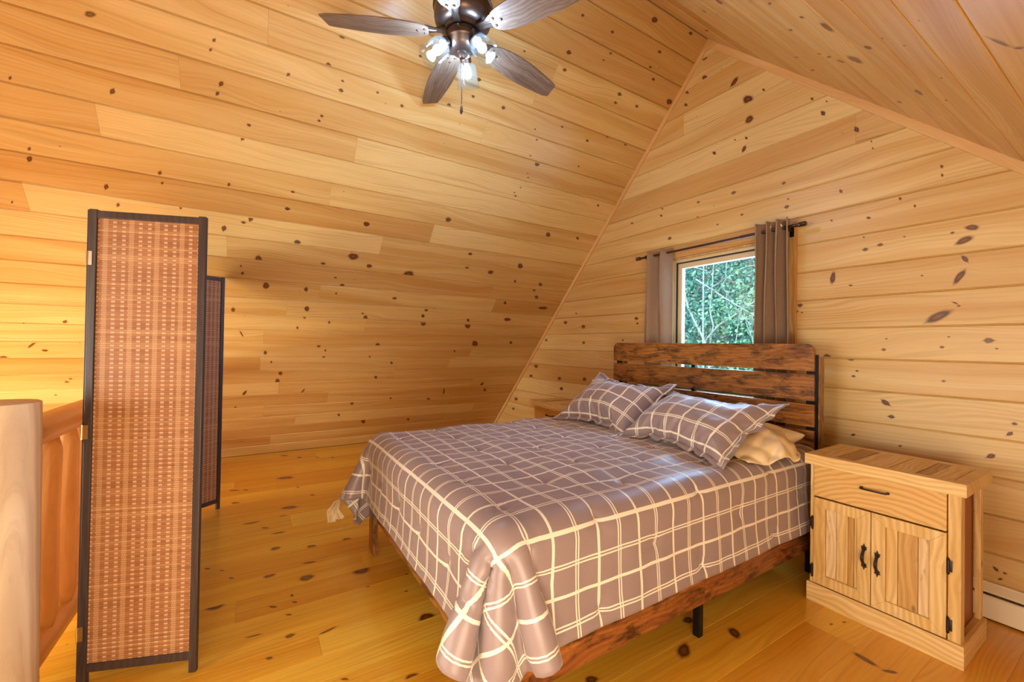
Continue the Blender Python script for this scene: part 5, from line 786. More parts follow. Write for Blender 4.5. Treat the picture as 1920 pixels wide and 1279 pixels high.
0,29,-1,0,29,1,0,29,2,0,29,2,0,29,2,0,29,3,0,29,2,0,29,1,0,29,1,0,29,0,0,29,1,0,29,1,0,29,1,0,29,0,0,29,0,0,29,-2,0,29,-2,0,29,-1,0,29,-1,0,29,-1,
0,29,-1,0,29,-2,0,29,-2,0,29,-1,0,29,-1,0,29,-1,0,29,0,0,29,0,0,29,-1,0,29,0,0,29,0,0,29,1,0,29,1,0,29,1,0,29,2,0,29,1,0,29,1,0,29,1,0,29,2,0,29,2,
0,29,2,0,29,1,0,29,1,0,29,1,0,29,0,0,29,0,0,29,-1,0,29,0,0,29,0,0,29,0,0,29,0,0,29,0,0,29,0,-1,29,0,-2,29,0,-1,29,0,-1,29,0,-1,29,0,0,29,0,0,29,0,
1,29,0,3,29,0,3,29,1,2,29,0,-2,29,0,-1,30,0,-1,30,0,-2,30,0,-1,30,0,-1,30,0,0,30,0,0,30,0,0,30,0,0,30,0,0,30,0,0,30,0,0,30,0,0,29,0,0,30,0,0,30,0,
0,30,0,0,30,2,0,30,0,0,30,1,0,30,0,0,30,0,0,30,0,0,30,0,0,30,1,0,30,1,0,30,1,0,30,1,0,30,1,0,30,2,0,30,2,0,30,2,0,30,2,0,30,1,0,30,0,0,30,1,
0,30,1,0,30,1,0,30,1,0,30,0,0,30,-1,0,30,-1,0,30,-1,0,30,-2,0,30,-1,0,30,-1,0,30,-2,0,30,-2,0,30,-2,0,30,-2,0,30,-1,0,30,0,0,30,0,0,30,0,0,30,0,0,30,0,
0,30,0,0,30,1,0,30,1,0,30,1,0,30,1,0,30,2,0,29,1,0,29,0,0,29,0,0,29,1,0,29,0,0,29,0,0,29,0,0,30,0,0,29,0,0,29,0,0,29,0,0,30,0,0,30,0,-2,30,0,
-2,30,0,-2,30,0,-2,30,0,-2,30,0,-1,30,0,-2,30,1,0,30,0,0,29,1,-1,29,0,-2,29,0,-2,29,0,-2,29,0,-2,29,0,-1,29,0,-2,29,0,-1,29,0,0,29,0,0,29,0,0,29,0,0,29,0,
0,29,0,0,30,0,0,29,-1,0,29,0,0,29,0,0,29,0,0,29,1,0,29,0,0,29,0,0,29,-1,0,29,-1,0,29,-1,0,29,0,0,29,-1,0,29,-1,0,29,-1,0,29,-1,0,29,0,0,29,1,0,29,1,
0,29,1,0,29,2,0,29,1,0,29,1,0,29,1,0,29,2,0,29,2,0,29,1,0,29,1,0,29,0,0,29,0,0,29,0,0,29,0,0,29,0,0,29,0,0,29,-1,0,29,-1,0,29,-1,0,29,-2,0,29,-2,
0,29,-1,0,29,-1,0,29,-2,0,29,-2,0,29,-2,0,29,-1,0,29,0,0,29,1,0,29,1,0,29,0,0,30,1,0,30,1,0,30,0,0,30,-1,0,30,1,0,30,0,-1,30,0,0,29,0,0,30,0,0,30,0,
0,30,0,0,29,1,0,29,1,0,29,0,0,29,0,0,29,0,-1,29,0,-1,29,0,-2,29,0,-1,29,-1,-2,29,0,0,30,0,1,30,0,0,30,0,-1,30,0,0,30,0,0,30,0,-1,30,0,0,30,0,-1,30,0,
-1,30,0,-1,30,0,0,29,0,0,29,0,0,29,0,0,29,0,0,29,0,0,29,0,0,29,0,0,29,-1,0,29,0,0,29,1,0,29,0,0,29,0,0,29,-1,0,29,-1,0,29,-1,0,29,-1,0,29,-2,0,29,-2,
0,29,-1,0,29,-1,0,29,-1,0,29,0,0,29,-1,0,29,-1,0,29,0,0,29,0,0,29,1,0,29,1,0,29,1,0,29,2,0,29,1,0,29,1,0,29,1,0,29,2,0,29,2,0,29,2,0,29,1,0,29,0,
0,29,-1,0,29,-1,0,29,0,0,29,0,0,29,0,0,29,-1,0,29,-2,0,29,-2,0,29,-1,0,29,-1,0,29,-1,0,29,-1,0,29,-1,0,29,-1,0,29,-1,0,29,-1,0,29,0,0,29,0,0,29,0,0,29,0,
0,29,0,0,29,0,0,29,0,0,29,0,0,29,0,0,29,-1,0,29,-1,1,29,0,1,29,0,1,29,0,1,29,0,1,30,0,1,30,0,0,30,0,1,29,0,1,30,0,1,29,0,2,29,0,2,29,0,1,29,0,
1,29,0,1,29,0,1,29,0,1,29,0,0,29,0,1,29,0,0,30,-1,0,30,0,0,30,0,0,30,0,0,30,0,0,30,0,0,30,0,0,30,0,0,30,-1,0,30,0,0,30,1,0,30,0,0,30,1,0,30,1,
0,30,0,0,30,-1,0,30,-1,0,30,-1,0,30,-2,0,30,-1,0,30,-1,0,30,-2,0,30,-1,0,30,-2,0,30,-2,0,30,-1,0,30,0,0,30,0,0,30,0,0,30,0,0,30,0,0,30,1,0,30,1,0,30,1,
0,30,2,0,30,2,0,30,1,0,30,1,0,30,2,0,30,2,0,30,2,0,30,2,0,30,1,0,30,0,0,30,0,0,30,0,0,30,-1,0,30,0,0,30,0,0,30,-1,0,30,-2,0,30,-2,0,30,-2,0,30,-1,
0,30,0,0,30,1,0,30,-1,0,30,0,0,30,0,0,30,0,0,30,0,0,30,0,0,30,0,1,30,1,1,30,1,1,30,0,1,30,0,1,30,0,2,30,0,2,29,0,1,29,0,0,29,0,-1,30,0,0,29,0,
1,29,0,0,29,0,1,29,0,1,29,0,2,29,0,2,29,0,1,29,0,1,29,0,1,29,0,0,29,0,0,29,0,0,29,0,0,29,0,0,29,0,0,29,0,0,29,1,0,29,0,0,29,0,0,29,-1,0,29,0,
0,29,1,0,29,2,0,29,2,0,29,2,0,29,1,0,29,1,0,29,0,0,29,0,0,29,0,0,29,0,0,29,0,0,29,0,0,29,-1,0,29,-2,0,29,-2,0,29,-2,0,29,-1,0,29,-1,0,29,-1,0,29,-2,
0,29,-2,0,29,-2,0,29,-1,0,29,0,0,29,0,0,29,0,0,29,1,0,29,0,0,29,0,0,29,1,0,29,2,0,29,2,0,29,1,0,29,2,0,29,1,0,29,1,0,29,1,0,29,1,0,29,1,0,29,0,
0,29,0,0,29,-1,0,29,-1,0,29,-1,0,29,-2,0,29,0,0,29,1,0,29,0,0,29,-1,0,29,0,0,29,0,0,29,0,0,29,0,0,29,0,0,29,0,0,29,0,0,29,0,1,29,0,1,29,0,2,29,0,
2,29,1,3,29,1,0,29,0,-2,29,0,-1,30,0,0,30,0,-1,30,0,0,30,0,0,30,0,0,30,0,1,30,0,0,30,0,0,30,0,0,30,0,0,30,1,0,30,0,0,30,-1,0,30,0,0,30,0,0,30,0,
0,30,0,0,30,1,0,30,1,0,30,-1,0,30,0,0,30,1,0,30,1,0,30,2,0,30,2,0,30,1,0,30,1,0,30,1,0,30,2,0,30,2,0,30,2,0,30,1,0,30,0,0,30,0,0,30,0,0,30,0,
0,30,0,0,30,0,0,30,-1,0,30,-2,0,30,-2,0,30,-2,0,30,-1,0,30,-1,0,30,-1,0,30,-2,0,30,-2,0,30,-1,0,30,-1,0,30,0,0,30,0,0,30,1,0,30,1,0,30,0,0,30,1,0,30,1,
0,30,2,0,30,2,0,30,2,0,30,2,0,30,1,0,30,1,-1,30,1,-1,30,1,-1,30,0,0,30,-2,0,30,-2,0,30,0,0,30,1,0,30,0,0,30,0,0,30,0,0,30,0,-1,30,0,-1,30,-1,-1,30,0,
-1,30,0,-1,30,0,-1,30,0,-1,30,0,0,30,0,0,30,0,2,30,0,1,30,0,-1,29,0,-2,29,0,-1,29,0,-1,29,0,-1,29,0,0,29,0,-1,29,0,0,29,0,0,29,0,0,29,0,0,29,-1,0,29,0,
0,29,1,0,29,0,0,29,0,0,29,0,0,29,0,0,29,0,0,29,1,0,29,0,0,29,0,0,29,0,0,29,0,0,29,-1,0,29,0,0,29,0,0,29,0,0,29,1,0,29,2,0,29,2,0,29,2,0,29,1,
0,29,1,0,29,1,0,29,2,0,29,2,0,29,1,0,29,1,0,29,0,0,29,0,0,29,0,0,29,0,0,29,0,0,29,0,0,29,-1,0,29,-1,0,29,-2,0,29,-2,0,29,-1,0,29,-1,0,29,-1,0,29,-1,
0,29,-1,0,29,-1,0,29,-1,0,29,0,0,29,1,0,29,1,0,29,1,0,29,1,0,29,0,0,29,1,1,29,1,1,29,0,1,29,0,0,29,1,0,29,1,0,29,-1,0,29,0,0,29,0,0,29,0,0,29,0,
0,29,0,0,29,0,-1,29,0,-1,29,0,-1,29,0,-1,29,0,-1,29,0,-2,29,0,-2,29,-1,-2,29,0,-2,29,0,0,29,0,-1,30,0,-2,30,0,-2,30,0,-2,30,0,-2,30,0,-2,30,0,-1,30,0,-1,30,0,
-1,30,0,0,30,0,0,30,0,0,30,0,0,30,0,1,29,0,0,30,0,0,30,0,0,30,-1,0,30,-2,0,30,0,0,30,1,0,30,-1,0,30,-2,0,29,-1,0,30,-1,0,30,-2,0,30,-2,0,30,-1,0,30,-1,
0,30,0,0,30,0,0,30,0,0,30,0,0,30,0,0,30,1,0,30,1,0,30,2,0,30,2,0,30,1,0,30,2,0,30,1,0,30,1,0,30,1,0,30,1,0,30,1,0,30,0,0,30,0,0,30,-1,0,30,-1,
0,30,-1,0,30,-1,0,30,0,0,30,-2,0,30,-2,0,30,-2,0,30,-2,0,30,-2,0,30,-1,0,30,-1,0,30,-1,0,30,-1,0,30,0,0,30,-1,0,29,-1,0,29,0,0,29,1,0,29,-1,0,29,0,0,29,0,
0,30,-1,0,30,0,0,29,0,0,29,0,0,30,0,0,30,0,1,30,1,0,30,0,0,30,0,0,30,0,0,30,0,0,30,0,-1,30,0,-1,30,-1,1,30,0,1,29,0,1,29,0,0,29,0,0,29,0,0,29,0,
0,29,0,0,29,0,-1,29,0,-1,29,0,-1,29,0,-1,29,0,0,29,0,0,29,0,0,29,0,-1,30,0,0,29,0,-1,29,-1,0,29,0,0,29,1,0,29,-2,0,29,0,0,29,0,0,29,0,0,30,-1,0,29,-1,
0,29,-2,0,29,-2,0,29,-2,0,29,-1,0,29,-1,0,29,-1,0,29,-2,0,29,-1,0,29,-1,0,29,-1,0,29,0,0,29,0,0,29,1,0,29,1,0,29,0,0,29,1,0,29,1,0,29,2,0,29,2,0,29,2,
0,29,2,0,29,1,0,29,1,0,29,1,0,29,1,0,29,1,0,29,0,0,29,0,0,29,-1,0,29,-1,0,29,-1,0,29,0,0,29,-1,0,29,-1,0,29,-2,0,29,-2,0,29,-2,0,29,-2,0,30,-1,0,30,-1,
0,30,0,0,30,1,0,30,-1,0,30,0,0,29,0,0,29,1,0,30,0,0,30,0,0,29,0,1,29,0,0,29,0,1,29,0,2,29,0,1,29,0,1,29,0,0,29,0,0,29,0,0,29,0,0,29,0,1,30,0,
1,30,0,1,29,0,2,29,0,2,29,0,1,29,0,1,29,0,1,29,0,1,29,0,0,29,0,0,29,0,0,29,0,0,29,0,0,30,0,0,29,0,0,29,0,1,29,1,0,29,0,0,29,-1,0,29,2,0,29,0,
0,29,0,0,29,0,0,30,0,0,29,0,0,29,0,0,29,0,0,29,0,0,29,0,0,29,-1,0,29,-1,0,29,-1,0,29,-2,0,29,-2,0,29,-1,0,29,-1,0,29,0,0,29,-1,0,29,-1,0,29,-1,0,29,-1,
0,29,0,0,29,1,0,29,1,0,29,1,0,29,1,0,29,0,0,29,1,0,29,2,0,29,2,0,29,2,0,29,2,0,29,1,0,29,1,0,29,0,0,29,1,0,29,0,0,29,1,0,29,0,0,29,0,0,29,-2,
0,29,-2,-1,29,-1,0,29,-1,0,29,1,0,29,0,0,29,0,0,29,1,0,29,0,0,29,0,0,29,0,0,29,0,0,29,0,0,29,0,0,29,0,1,29,0,1,29,1,1,29,1,2,29,1,1,29,0,2,29,0,
1,29,0,1,29,1,-1,29,0,0,29,0,-1,29,0,1,30,0,1,30,0,1,30,0,2,30,0,1,30,0,1,30,0,1,30,0,2,30,0,1,30,0,1,30,0,0,30,0,0,29,0,0,30,0,0,30,0,0,30,0,
0,30,0,0,30,1,0,30,-2,0,30,0,0,30,1,1,30,1,0,29,1,0,30,1,0,30,1,0,30,1,0,30,2,0,30,1,0,30,1,0,30,0,0,30,0,0,30,-1,0,30,-1,0,30,-1,0,30,-1,0,30,-1,
0,30,-2,0,30,-2,0,30,-2,0,30,-2,0,30,-2,0,30,-1,0,30,-1,0,30,-1,0,30,-1,0,30,-1,0,30,0,0,30,0,0,30,1,0,30,2,0,30,1,0,30,1,0,30,1,0,30,2,0,30,2,0,30,2,
0,30,1,0,30,1,0,30,0,0,30,1,0,30,1,1,30,0,-1,30,0,0,30,-1,0,30,0,0,30,0,0,30,0,0,30,0,0,30,0,0,30,0,0,30,0,0,30,0,0,30,0,-1,30,0,-1,30,0,0,30,0,
-1,30,0,-1,30,0,0,30,1,0,30,1,0,30,0,0,30,0,1,30,0,-1,30,0,-1,29,0,-1,29,0,0,29,0,0,29,0,0,29,0,0,29,0,0,29,0,0,29,0,0,29,0,0,29,0,-1,29,0,0,29,0,
0,29,0,0,29,0,0,29,0,-1,29,0,0,29,0,0,29,-1,0,29,0,0,29,-1,0,29,-1,-1,29,0,0,29,1,0,29,1,0,29,0,0,29,1,0,29,1,0,29,2,0,29,2,0,29,2,0,29,0,0,29,1,
0,29,1,0,29,1,0,29,2,0,29,0,0,29,0,0,29,-1,0,29,-2,0,29,-1,0,29,0,0,29,-1,0,29,-1,0,29,-2,0,29,-3,0,29,-1,0,29,-2,0,29,-1,0,29,0,0,29,-1,0,29,-1,0,29,-1,
0,29,-1,0,29,0,0,29,1,0,29,2,0,29,2,0,29,2,0,29,1,0,29,1,0,29,1,0,29,2,1,29,1,0,29,0,0,29,0,0,29,0,0,29,0,0,29,0,0,29,0,0,29,0,0,29,0,0,29,0,
0,29,0,-1,29,0,-1,29,0,-1,29,0,-1,29,-1,-1,29,-1,-1,29,-1,-2,29,-1,-1,29,0,-1,29,0,-1,29,0,0,29,0,-1,30,0,-1,30,0,-1,30,0,0,30,0,-1,30,0,-1,30,0,-1,30,0,0,30,0,
0,30,0,1,30,0,1,30,0,0,30,0,0,30,0,0,30,0,0,30,0,1,30,-1,0,30,0,0,30,1,0,30,0,0,30,-1,0,30,0,0,30,0,0,30,-1,0,30,-2,0,30,0,0,30,0,0,30,1,0,30,1,
0,30,1,0,30,0,0,30,1,0,30,1,0,30,2,0,30,3,0,30,2,0,30,2,0,30,1,0,30,0,0,30,1,0,30,1,0,30,1,0,30,1,0,30,0,0,30,-1,0,30,-1,0,30,-2,0,30,-1,0,30,-1,
0,30,-1,0,30,-1,0,30,-2,0,30,-2,0,30,-1,0,30,-1,0,30,-1,0,30,0,0,30,0,0,30,-1,0,30,0,0,30,0,0,30,1,0,30,1,0,30,0,0,30,0,0,30,-1,0,30,0,0,30,0,0,30,0,
0,30,0,0,30,0,0,30,0,0,30,0,0,30,0,1,30,0,0,30,0,-1,30,0,0,30,0,-1,30,0,-2,30,0,-1,30,0,-1,30,0,0,30,0,1,30,0,0,29,0,1,29,0,1,29,0,0,29,0,-1,29,0,
-1,29,0,-1,29,0,-1,29,0,-2,29,0,-1,29,0,-1,29,0,0,29,0,0,29,0,0,29,0,0,29,0,0,29,0,-1,29,0,0,29,1,0,29,-1,0,29,2,0,29,2,0,29,0,0,29,-1,0,29,-2,0,29,-2,
0,29,-2,0,29,-1,0,29,-1,0,29,0,0,29,-1,0,29,-1,0,29,-1,0,29,0,0,29,0,0,29,1,0,29,1,0,29,1,0,29,1,0,29,1,0,29,2,0,29,2,0,29,2,0,29,1,0,29,1,0,29,1,
0,29,1,0,29,1,0,29,1,0,29,1,0,29,0,0,29,-1,0,29,-1,0,29,-1,0,29,-2,0,29,-1,0,29,-1,0,29,-1,0,29,-2,0,29,-2,0,29,-2,0,29,-1,0,29,0,0,29,-1,0,29,0,0,29,1,
0,29,1,0,29,0,0,29,0,0,29,0,0,29,0,0,29,0,0,29,0,0,29,0,0,29,0,0,29,0,1,29,0,1,29,0,0,29,0,0,29,0,0,29,0,0,29,0,0,29,0,-1,29,0,0,29,0,0,30,0,
1,30,0,1,30,0,1,30,0,1,30,0,1,30,0,0,30,0,0,30,0,0,30,0,0,30,0,0,30,0,-1,30,0,0,30,0,0,30,0,0,30,0,0,30,0,0,30,0,0,30,0,0,30,2,0,30,-1,0,30,0,
0,30,0,0,29,-1,0,29,-2,0,30,-1,0,30,-1,0,30,-1,0,30,-1,0,30,-2,0,30,-2,0,30,-2,0,30,-2,0,30,-2,0,30,-1,0,30,-1,0,30,-1,0,30,-1,0,30,-1,0,30,0,0,30,0,0,30,1,
0,30,1,0,30,2,0,30,1,0,30,1,0,30,1,0,30,1,0,30,2,0,30,2,0,30,1,0,30,1,0,30,0,0,30,0,0,30,0,0,30,0,0,30,0,0,30,-1,0,30,-1,0,30,-1,0,30,-1,0,30,-2,
0,30,-1,0,30,-1,0,30,0,0,29,0,0,29,1,0,29,0,0,29,0,0,29,0,0,30,0,0,30,0,0,30,0,0,29,0,0,30,0,1,30,0,1,30,0,1,30,0,1,30,1,1,30,1,1,30,0,0,30,0,
0,30,0,0,30,0,-1,30,0,0,29,0,1,29,0,2,29,0,2,29,0,1,29,0,1,29,0,1,29,0,1,29,0,1,29,0,1,29,0,0,29,0,0,29,0,0,29,0,0,29,0,0,29,0,0,29,0,1,29,0,
0,29,0,0,29,-1,0,29,0,0,29,-2,0,29,0,0,30,0,0,30,1,0,29,1,0,29,1,0,29,1,0,29,1,0,29,0,0,29,-1,0,29,-1,0,29,-1,0,29,-1,0,29,0,0,29,-1,0,29,-1,0,29,-2,
0,29,-2,0,29,-1,0,29,-1,0,29,-1,0,29,0,0,29,0,0,29,0,0,29,0,0,29,0,0,29,1,0,29,1,0,29,1,0,29,2,0,29,1,0,29,1,0,29,1,0,29,2,0,29,2,0,29,2,0,29,1,
0,29,0,0,29,-1,0,29,-1,0,29,0,0,29,-1,0,29,0,0,29,0,0,30,-1,0,30,0,0,30,1,0,30,0,0,30,0,0,29,0,0,29,0,0,29,0,0,30,0,0,29,0,0,29,0,0,29,0,1,29,0,
1,29,0,1,29,0,1,29,1,1,29,1,2,29,1,2,29,0,1,29,0,-1,30,0,1,30,0,1,29,0,0,29,0,1,29,0,1,29,0,1,29,0,1,29,0,1,29,0,0,29,0,0,29,0,0,29,0,0,29,0,
0,30,0,0,29,0,0,29,0,0,29,0,0,30,0,0,29,0,0,29,1,0,29,0,0,29,-1,0,29,0,0,29,1,0,29,2,0,29,2,0,29,2,0,29,2,0,29,1,0,29,1,0,29,0,0,29,1,0,29,1,
0,29,0,0,29,0,0,29,-1,0,29,-1,0,29,-1,0,29,-2,0,29,-1,0,29,-1,0,29,-1,0,29,-2,0,29,-2,0,29,-2,0,29,-1,0,29,0,0,29,0,0,29,1,0,29,0,0,29,0,0,29,0,0,29,1,
0,29,2,0,29,2,0,29,2,0,29,1,0,29,1,0,29,1,0,29,2,0,29,2,0,29,2,0,29,2,0,29,1,0,29,0,0,29,-2,0,29,-1,0,29,0,0,29,1,0,29,0,0,29,-1,0,29,0,0,29,0,
0,29,0,-1,29,0,0,29,0,-1,29,0,-1,29,0,-1,29,0,-1,29,0,0,29,0,0,29,0,1,29,0,1,29,0,1,29,0,-1,29,0,-1,30,0,-1,30,0,-1,30,0,-1,30,0,0,30,0,0,30,0,0,30,0,
1,30,0,0,30,0,0,30,0,0,30,-1,0,29,0,0,30,0,0,30,0,0,30,0,0,29,0,0,30,0,0,30,-1,0,30,1,0,30,0,0,30,1,0,30,1,0,30,0,0,30,1,0,30,1,0,30,1,0,30,1,
0,30,1,0,30,2,0,30,1,0,30,2,0,30,2,0,30,1,0,30,1,0,30,0,0,30,0,0,30,0,0,30,0,0,30,0,0,30,-1,0,30,-1,0,30,-2,0,30,-2,0,30,-1,0,30,-1,0,30,-1,0,30,-2,
0,30,-2,0,30,-2,0,30,-1,0,30,-1,0,30,0,0,30,0,0,30,0,0,30,0,0,30,0,0,30,1,0,30,1,0,30,2,0,30,2,0,30,2,0,30,1,0,30,2,0,30,2,0,30,-1,0,30,1,0,30,0,
0,30,0,0,30,0,0,30,0,0,30,0,0,30,0,0,30,0,-1,30,0,-1,30,0,-1,30,0,-1,30,0,-1,30,-1,-1,30,-1,-1,30,0,-1,30,0,-1,30,0,-1,30,0,-1,29,-1,-1,29,0,-1,29,0,-1,29,0,
-1,29,0,-1,29,0,-1,29,0,0,29,0,-1,29,0,0,29,0,1,29,0,0,29,0,0,29,0,0,29,0,0,29,0,0,29,0,0,29,0,0,29,1,0,29,0,0,29,0,0,29,0,0,29,-1,0,29,-1,0,29,-1,
0,29,0,0,29,0,0,29,0,0,29,0,0,29,0,0,29,0,0,29,1,0,29,2,0,29,2,0,29,2,0,29,1,0,29,1,0,29,1,0,29,2,0,29,2,0,29,2,0,29,1,0,29,0,0,29,0,0,29,0,
0,29,-1,0,29,0,0,29,0,0,29,-1,0,29,-2,0,29,-2,0,29,-1,0,29,-1,0,29,-1,0,29,-1,0,29,-1,0,29,-1,0,29,-1,0,29,-1,0,29,0,0,29,0,0,29,1,0,29,1,0,29,1,0,29,0,
0,29,-1,0,29,1,0,29,-2,0,29,0,0,29,1,0,29,0,0,29,0,0,29,0,0,29,0,0,29,0,0,29,0,0,29,0,-1,29,0,-1,29,-1,-1,29,0,0,29,0,0,29,0,0,29,0,0,29,0,1,29,0,
0,30,0,0,30,0,0,30,0,-1,30,0,-2,30,0,-1,30,0,-1,30,0,-1,30,0,0,30,0,0,30,0,-1,30,0,0,30,0,0,30,0,0,30,0,0,30,0,0,30,0,0,30,0,0,30,0,0,30,1,0,30,0,
0,30,1,0,30,-1,0,30,-2,0,30,-1,0,30,-1,0,30,-1,0,30,-2,0,30,-2,0,30,-2,0,30,-1,0,30,0,0,30,-1,0,30,0,0,30,0,0,30,0,0,30,0,0,30,1,0,30,2,0,30,2,0,30,2,
0,30,1,0,30,1,0,30,1,0,30,2,0,30,2,0,30,1,0,30,1,0,30,0,0,30,0,0,30,-1,0,30,-1,0,30,0,0,30,-1,0,30,-1,0,30,-2,0,30,-2,0,30,-2,0,30,-1,0,30,-1,0,30,0,
0,30,-1,0,30,-2,0,30,-1,0,30,-1,0,30,0,0,30,-1,0,30,2,0,30,0,0,30,-1,0,30,1,0,30,0,0,30,0,0,30,0,0,30,0,0,30,0,0,30,0,1,30,0,1,30,1,1,30,0,0,30,1,
0,30,0,0,30,0,-1,30,0,0,30,0,2,29,0,1,29,0,0,29,0,0,29,0,1,29,0,0,29,0,1,29,0,0,29,0,-1,29,0,0,29,0,0,29,0,0,29,0,0,29,0,0,29,0,0,29,0,0,29,-1,
0,29,-1,0,29,-2,0,29,-2,0,29,1,0,29,0,0,29,1,0,29,1,0,29,0,0,29,0,0,29,-1,0,29,-2,0,29,-2,0,29,-2,0,29,-1,0,29,-1,0,29,-1,0,29,-2,0,29,-2,0,29,-2,0,29,-1,
0,29,0,0,29,0,0,29,0,0,29,0,0,29,0,0,29,0,0,29,1,0,29,1,0,29,2,0,29,2,0,29,1,0,29,1,0,29,1,0,29,2,0,29,1,0,29,1,0,29,1,0,29,0,0,29,0,0,29,-1,
0,29,-1,0,29,-1,0,29,-1,0,29,-1,0,29,-2,0,29,-1,-1,29,-1,0,29,0,0,29,1,0,29,1,0,29,-2,0,29,0,0,29,0,0,29,0,0,29,0,0,29,0,0,29,0,1,29,0,1,29,0,1,29,0,
1,29,0,1,29,0,2,29,1,2,29,0,2,29,0,1,29,0,2,29,0,0,29,0,0,30,0,1,30,0,1,30,0,1,30,0,1,30,0,2,30,0,1,30,0,1,30,0,1,30,0,0,30,0,0,30,0,0,30,0,
0,30,0,0,30,0,0,30,0,0,30,0,0,30,0,0,30,1,0,30,0,0,30,0,0,30,0,0,30,1,0,29,2,0,29,2,0,29,1,0,29,1,0,29,1,0,29,0,0,29,0,0,29,0,0,29,0,0,29,0,
0,29,-1,0,29,-2,0,29,-2,0,29,-1,0,29,-2,0,29,-1,0,29,-1,0,29,-2,0,29,-1,0,29,-1,0,29,-1,0,29,0,0,29,1,0,29,1,0,29,1,0,29,1,0,29,0,0,29,1,0,29,2,0,29,2,
0,29,2,0,29,2,0,29,0,0,29,1,0,29,1,0,29,1,0,29,1,0,29,0,0,29,0,0,30,-1,1,30,-1,-1,29,-1,0,29,0,0,30,0,0,29,2,0,30,0,0,29,1,0,30,0,0,30,0,0,29,0,
0,30,0,0,30,0,0,30,0,0,30,0,0,30,0,1,30,0,1,30,0,1,30,0,2,30,0,1,30,0,0,30,0,0,29,0,0,29,0,-1,29,0,0,29,0,0,29,0,1,29,0,0,29,0,0,29,0,0,29,0,
0,29,0,0,29,0,0,29,0,0,29,0,0,29,0,0,29,0,0,29,0,0,29,0,0,29,1,0,29,-1,0,29,1,0,29,-1,0,29,1,0,29,2,0,30,2,0,30,2,0,30,2,0,30,1,0,30,1,0,30,1,
0,30,2,0,30,1,0,30,1,0,30,1,0,30,0,0,30,0,0,30,-1,0,30,-1,0,30,0,0,30,-1,0,30,-1,0,30,-1,0,30,-2,0,30,-2,0,30,-1,0,30,-1,0,30,-1,0,30,-1,0,30,-1,0,30,-1,
0,30,0,0,30,0,0,30,1,0,30,1,0,30,1,0,30,0,0,30,1,0,30,1,0,30,2,0,30,2,0,30,2,0,30,2,0,30,1,0,29,1,-1,29,1,1,30,0,0,30,-2,0,29,0,0,30,-1,0,29,0,
0,30,-1,0,29,0,0,29,0,0,30,0,0,29,0,-1,29,0,-1,29,0,-1,29,0,-1,29,0,-1,29,0,-1,29,0,0,29,0,-1,29,0,0,29,0,0,29,0,-1,30,0,-1,30,0,-2,29,0,-2,29,0,-1,29,0,
-1,29,0,0,30,0,0,29,0,0,29,0,0,29,0,0,30,0,0,29,0,0,29,0,0,30,0,0,30,0,0,29,0,0,29,0,0,29,0,0,29,2,0,29,-1,0,29,0,0,29,-1,0,29,-1,0,29,0,0,29,0,
0,29,0,0,29,0,0,29,0,0,29,1,0,29,1,0,29,2,0,29,2,0,29,1,0,29,1,0,29,1,0,29,2,0,29,2,0,29,1,0,29,1,0,29,0,0,29,-1,0,29,-1,0,29,-1,0,29,-1,0,29,0,
0,29,-1,0,29,-2,0,29,-2,0,29,-2,0,29,-2,0,29,-1,0,29,-1,0,29,0,0,29,-1,0,29,0,0,29,-1,0,29,0,0,29,0,0,29,2,0,29,2,0,29,1,0,29,1,0,29,1,1,29,1,0,29,1,
0,29,1,0,29,0,0,29,1,0,29,0,0,29,0,0,29,0,0,29,0,0,29,0,0,29,0,0,29,0,-1,29,0,-1,29,0,-1,29,0,-2,29,0,-1,29,0,-2,29,0,-2,29,0,-2,29,0,-2,29,0,0,29,0,
-1,29,0,-1,30,0,-1,30,0,-1,30,0,-1,30,0,-1,29,0,-1,30,0,-1,30,0,0,30,0,0,29,0,0,30,0,0,30,0,0,29,0,0,29,0,0,30,0,0,30,0,0,30,0,0,30,0,0,30,2,0,30,0,
0,30,0,0,30,-1,0,30,-1,0,30,-1,0,30,-2,0,30,-1,0,30,-1,0,30,-1,0,30,0,0,30,1,0,30,1,0,30,1,0,30,1,0,30,0,0,30,1,0,30,1,0,30,2,0,30,2,0,30,2,0,30,1,
0,30,1,0,30,1,0,30,2,0,30,1,0,30,0,0,30,0,0,30,-1,0,30,-2,0,30,-1,0,30,-1,0,30,-1,0,30,-2,0,30,-2,0,30,-3,0,30,-1,0,30,-2,0,30,0,0,30,-1,0,30,-1,0,30,-1,
0,30,-1,0,30,0,0,30,0,0,30,0,0,30,-1,0,30,0,0,30,-2,0,30,0,0,30,0,0,30,0,0,30,1,0,30,0,0,30,0,0,30,0,0,30,0,0,30,0,0,30,0,0,30,0,0,30,0,0,30,0,
-1,30,0,-1,30,0,1,30,0,1,30,0,1,30,0,0,29,0,0,29,0,0,29,0,0,29,0,-1,29,0,0,29,0,0,29,0,-1,29,0,-1,29,0,0,29,0,0,29,0,0,29,0,0,29,0,0,29,0,0,29,0,
0,29,0,0,29,-1,0,29,0,0,29,1,0,29,0,0,29,0,0,29,-1,0,29,-1,0,29,-1,0,29,-2,0,29,-2,0,29,-1,0,29,-1,0,29,-1,0,29,-1,0,29,-2,0,29,-2,0,29,0,0,29,0,0,29,1,
0,29,1,0,29,1,0,29,0,0,29,1,0,29,1,0,29,2,0,29,2,0,29,2,0,29,2,0,29,1,0,29,0,0,29,1,0,29,1,0,29,1,0,29,1,0,29,0,0,29,-1,0,29,-1,0,29,-2,0,29,-1,
0,29,-1,0,29,-1,0,29,-1,0,29,-2,0,29,-2,0,29,-2,0,29,-1,0,29,0,0,29,2,0,29,0,0,29,2,0,29,0,0,29,0,0,29,0,0,29,0,0,29,0,0,29,0,0,29,0,1,29,0,1,29,0,
